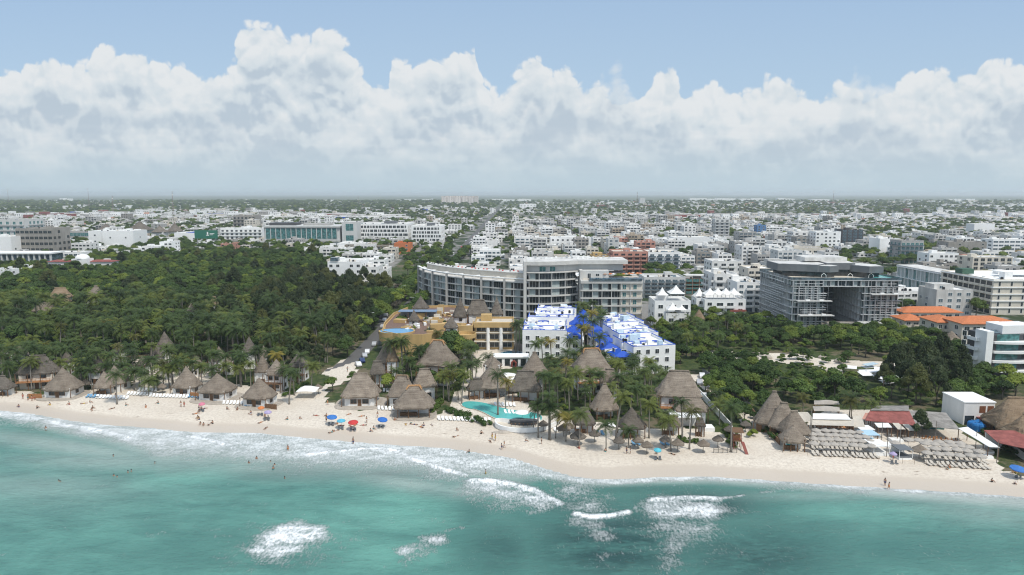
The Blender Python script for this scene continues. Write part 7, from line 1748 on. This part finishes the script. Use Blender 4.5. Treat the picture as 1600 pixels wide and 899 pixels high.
    for x, y in ind:
        k = tr.choices(['broadleaf','bright','bush','palm'], [5,3,1.5,1.2])[0]
        if k == 'palm': palm(x, y, tr.uniform(6,10), group='palms in the town streets')
        else: tree(k, x, y, tr.uniform(.75,1.35), group='street and garden trees in town')
    pts = veg[90:]
    extra = []
    for _ in range(30000):
        Y = 560*math.exp(tr.random()*2.2); X = tr.uniform(-.78,.78)*Y; px, py = proj(X, Y)
        p = .07 if Y < 1500 else .34
        if 322 < py < 334 and px > 760: p = .5
        if py < 336 and px < 760: p = .42
        if X < -60 and Y > 600: p *= 1.9
        if X > .38*Y and Y > 800: p = max(p, .28)
        if tr.random() < p and abs(X-AVENUE_X) > 12 and not any(a < X < b and c < Y < e for a, b, c, e in RES): extra.append((X, Y))
    pts += extra
    for i, (kind, lab) in enumerate((('broadleaf','dark green trees scattered among the far houses'),('bright','lighter green trees scattered among the far houses'))):
        p = [(x, y, 0) for j, (x, y) in enumerate(pts) if (j % 2 == 0) == (i == 1)]
        scatter_stuff('town_trees', p, [tr.uniform(.7,1.3)*(1+min(1.2, max(0,(a[1]-1500)/2500))) for a in p], [tr.uniform(0,6.28) for _ in p], [t[0] for t in TREES[kind]], lab, 'trees', seed=i)
    for px, py, s, sz in [(1148,452,2.6,1.5),(1160,455,2.0,1.3),(1366,432,2.0,1.2),(1385,440,2.1,1.2),(1400,436,1.9,1.2),(1420,437,1.9,1.1),(1350,420,2.0,1.2),(1378,420,2.0,1.2),(1395,415,1.8,1.1),(240,388,2.2,1.3),(262,388,2.4,1.4),(285,390,2.0,1.2),(225,390,1.8,1.1),(215,393,1.9,1.2),(250,392,2.1,1.4),(272,392,2.2,1.4),(298,393,2.1,1.3),(316,394,1.8,1.2),(110,418,1.5,1.3),(135,412,1.5,1.3),(160,408,1.6,1.3),(190,404,1.5,1.2),(150,414,1.4,1.2),(330,396,1.6,1.1),(930,402,1.6,1.3),(812,392,1.8,1),(885,362,2.2,1.2),(1130,392,1.6,1.2),(1440,432,1.6,1.1),(440,392,1.8,1.0),(466,396,1.8,1.1),(715,430,1.6,1.0),(700,425,1.5,1.0),(745,420,1.6,1.0),(765,415,1.5,.9),(800,384,1.8,1.2),(1300,415,1.4,1)]:
        p = P(px, py); tree('bright' if tr.random() < .5 else 'broadleaf', p.x, p.y, s*.8, sz*.9, look='wide spreading crown tree', group='big spreading trees in town', z=0)
    # cars on the avenue and lane
    CARM = [mat(n+'_car_paint', c, .35, .05, 1, spec=.5) for n, c in (('white',(.75,.75,.75)),('silver',(.45,.46,.48)),('navy',(.03,.05,.14)),('red',(.4,.03,.03)),('black',(.02,.02,.02)))]; CN = ['white','silver','navy','red','black']
    bodies = []
    for m in CARM:
        q = MB(); pr = [(-2.1,.35),(-2.1,.85),(-1.3,.98),(-.7,1.42),(.9,1.45),(1.6,1.0),(2.15,.9),(2.15,.35)]
        for s in (-.85,): 
            vs = [(s, a, b) for a, b in pr]+[(-s, a, b) for a, b in pr]; n_ = len(pr)
            q.add(vs, [tuple(range(n_-1,-1,-1)), tuple(range(n_,2*n_))]+[(i,(i+1)%n_,n_+(i+1)%n_,n_+i) for i in range(n_)], m)
        bodies.append(q.mesh('body'))
    wh = MB(); wh.tube((-.1,0,0),(.1,0,0),.33,.33,BLACK,12); whm = wh.mesh('wheel'); gm = MB().add([(-.87,-1.25,1.0),(.87,-1.25,1.0),(.87,1.5,1.0),(-.87,1.5,1.0),(-.72,-.7,1.38),(.72,-.7,1.38),(.72,.88,1.41),(-.72,.88,1.41)],[(0,1,5,4),(1,2,6,5),(2,3,7,6),(3,0,4,7),(0,3,2,1)],GLASS).mesh('window_glass')
    spots = [(598,512,0),(601,502,0),(596,520,0),(603,495,0),(606,488,0),(566,566,20),(570,558,15),(574,552,10),(560,572,25),(1097,590,-12),(1099,622,-15),(1093,600,-12),(640,414,0),(662,403,0),(700,377,0),(585,540,5),(1180,530,0),(1174,524,0)]
    for i in range(26): spots.append((wx(0,1), 0, None))
    k = 0
    for a in spots:
        if a[2] is None:
            k += 1; X, Y, rz = AVENUE_X+tr.choice([-4,-1.8,1.8,4]), 300+k*26+tr.uniform(-8,8), 0
        else: p = P(a[0], a[1]); X, Y, rz = p.x, p.y, R(a[2])
        c = tr.choices(range(5), [4,3,2,.6,2])[0]; o = thing('parked_car', '', 'car', (X, Y, 0), rz, 'cars on the avenue and lanes', f'{CN[c]} car')
        link('body', bodies[c], o); link('window_glass', gm, o)
        for sx in (-.82,.82):
            for sy in (-1.35,1.35): link('wheel', whm, o, (sx, sy, .33))
    for i in range(12):
        X, Y = AVENUE_X+(7 if i % 2 else -7), 290+i*44; o = thing('street_lamp', '', 'street lamp', (X, Y, 0), 0, 'street lamps on the avenue', 'grey street lamp'); s = 1 if i % 2 == 0 else -1
        MB().tube((0,0,-.3),(0,0,9),.12,.07,METAL).obj('pole', o); MB().tube((0,0,8.9),(s*2.2,0,9.3),.06,.05,METAL).obj('arm', o); MB().box(s*2.2-.4,-.15,9.2,s*2.2+.4,.15,9.36,LGREY).obj('lamp_head', o)
build_town()
# ---------------------------------------------------------------- labels that single each repeat out
LANDMARKS = [(100,595,'the white-walled beach hut with an orange fence'),(178,590,'the double-roofed beach hut'),(253,598,'the lone sand palapa'),(293,592,'the hut beside the low orange fence'),(346,600,'the hut on the stone terrace'),(407,610,'the hut with the raised wooden terrace'),
 (478,617,'the white beach tent'),(563,608,'the big square thatched hut'),(648,620,'the orange-ridged beach hut'),(770,590,'the large round palapa'),(685,555,'the tall orange-ridged thatched villa'),(925,565,'the thatched villa with wooden balconies'),(987,660,'the dark conical palapa'),(1060,605,'the broad thatched villa by the sand lane'),
 (1156,690,'the red lifeguard tower'),(1225,650,'the thatched beach bar'),(1300,690,'the sunbed terrace'),(1420,700,'the far sunbed terrace'),(1522,640,'the white cube building'),(1425,655,'the red and grey roofed beach club'),(1368,590,'the fallen white panels in the scrub'),(780,640,'the turquoise pool'),
 (620,515,'the round blue rooftop pool'),(700,500,'the yellow hotel'),(860,515,'the blue-roofed terrace block'),(990,535,'the second blue-roofed block'),(775,440,'the curved grey hotel'),(955,465,'the hotel with the long roof pool'),(1050,480,'the white villa with tent roofs'),(1125,475,'the white villa with a pointed pavilion'),
 (1290,470,'the big grey glass building'),(1480,500,'the orange-tiled complex'),(1565,550,'the white and charcoal block'),(1540,455,'the cream hotel with balconies'),(1435,460,'the small white office block'),(560,420,'the white villa at the jungle edge'),(480,366,'the long green-glass hall'),(600,362,'the white honeycomb-windowed block'),(680,362,'the white corner block on the avenue'),
 (1010,402,'the pink balconied building'),(1330,370,'the dark glass tower'),(55,370,'the bare concrete block'),(185,372,'the big blank white hall'),(240,352,'the thatched domes in town'),(322,367,'the green billboard'),(716,312,'the pink and white towers on the horizon'),(60,410,'the long white arcade'),(93,460,'the thatched jungle lodge'),(325,470,'the brown roofs in the jungle'),(590,385,'the terracotta block'),(1425,392,'the dark balconied block'),(1255,372,'the twin white blocks'),(775,385,'the rooftop gardens'),(855,380,'the white house pair'),(1090,385,'the big blank white wall'),(1580,400,'the dark roofed offices')]
ORD = ['nearest','second','third','fourth','fifth','sixth','seventh','eighth','ninth','tenth','eleventh','twelfth','thirteenth','fourteenth','fifteenth','sixteenth','seventeenth','eighteenth','nineteenth','twentieth']
def ordw(i):
    if i < 20: return ORD[i]
    tens = ['twenty','thirty','forty','fifty','sixty','seventy','eighty','ninety'][min(7, i//10-2)] if i >= 20 else ''
    u = ['first','second','third','fourth','fifth','sixth','seventh','eighth','ninth']
    k = i+1; t = ['','','twenty','thirty','forty','fifty','sixty','seventy','eighty','ninety'][min(9, k//10)]
    return (t[:-1]+'ieth') if k % 10 == 0 else t+'-'+u[k % 10-1]
def finish_labels():
    bpy.context.view_layer.update(); buckets = {}
    for o, look in AUTO:
        p = o.matrix_world.translation; px, py = proj(p.x, p.y, p.z+2)
        lm = min(LANDMARKS, key=lambda l: math.hypot(px-l[0], (py-l[1])*1.6)); dx, dy = px-lm[0], (py-lm[1])*1.6
        if abs(dx) > 2.2*abs(dy): d = 'to the right of' if dx > 0 else 'to the left of'
        elif abs(dy) > 2.2*abs(dx): d = 'in front of' if dy > 0 else 'behind'
        else: d = ('in front and ' if dy > 0 else 'behind and ')+('right of' if dx > 0 else 'left of')
        buckets.setdefault((look, d, lm[2]), []).append((math.hypot(dx, dy), o))
    for (look, d, l), xs in buckets.items():
        xs.sort(key=lambda a: a[0])
        for i, (_, o) in enumerate(xs):
            s = f'{look} {d} {l}' if len(xs) == 1 else f'{ordw(i)} {look} {d} {l}'
            w = s.split()
            o['label'] = s if len(w) <= 16 else ' '.join(w[:16])
plant_all()
finish_labels()
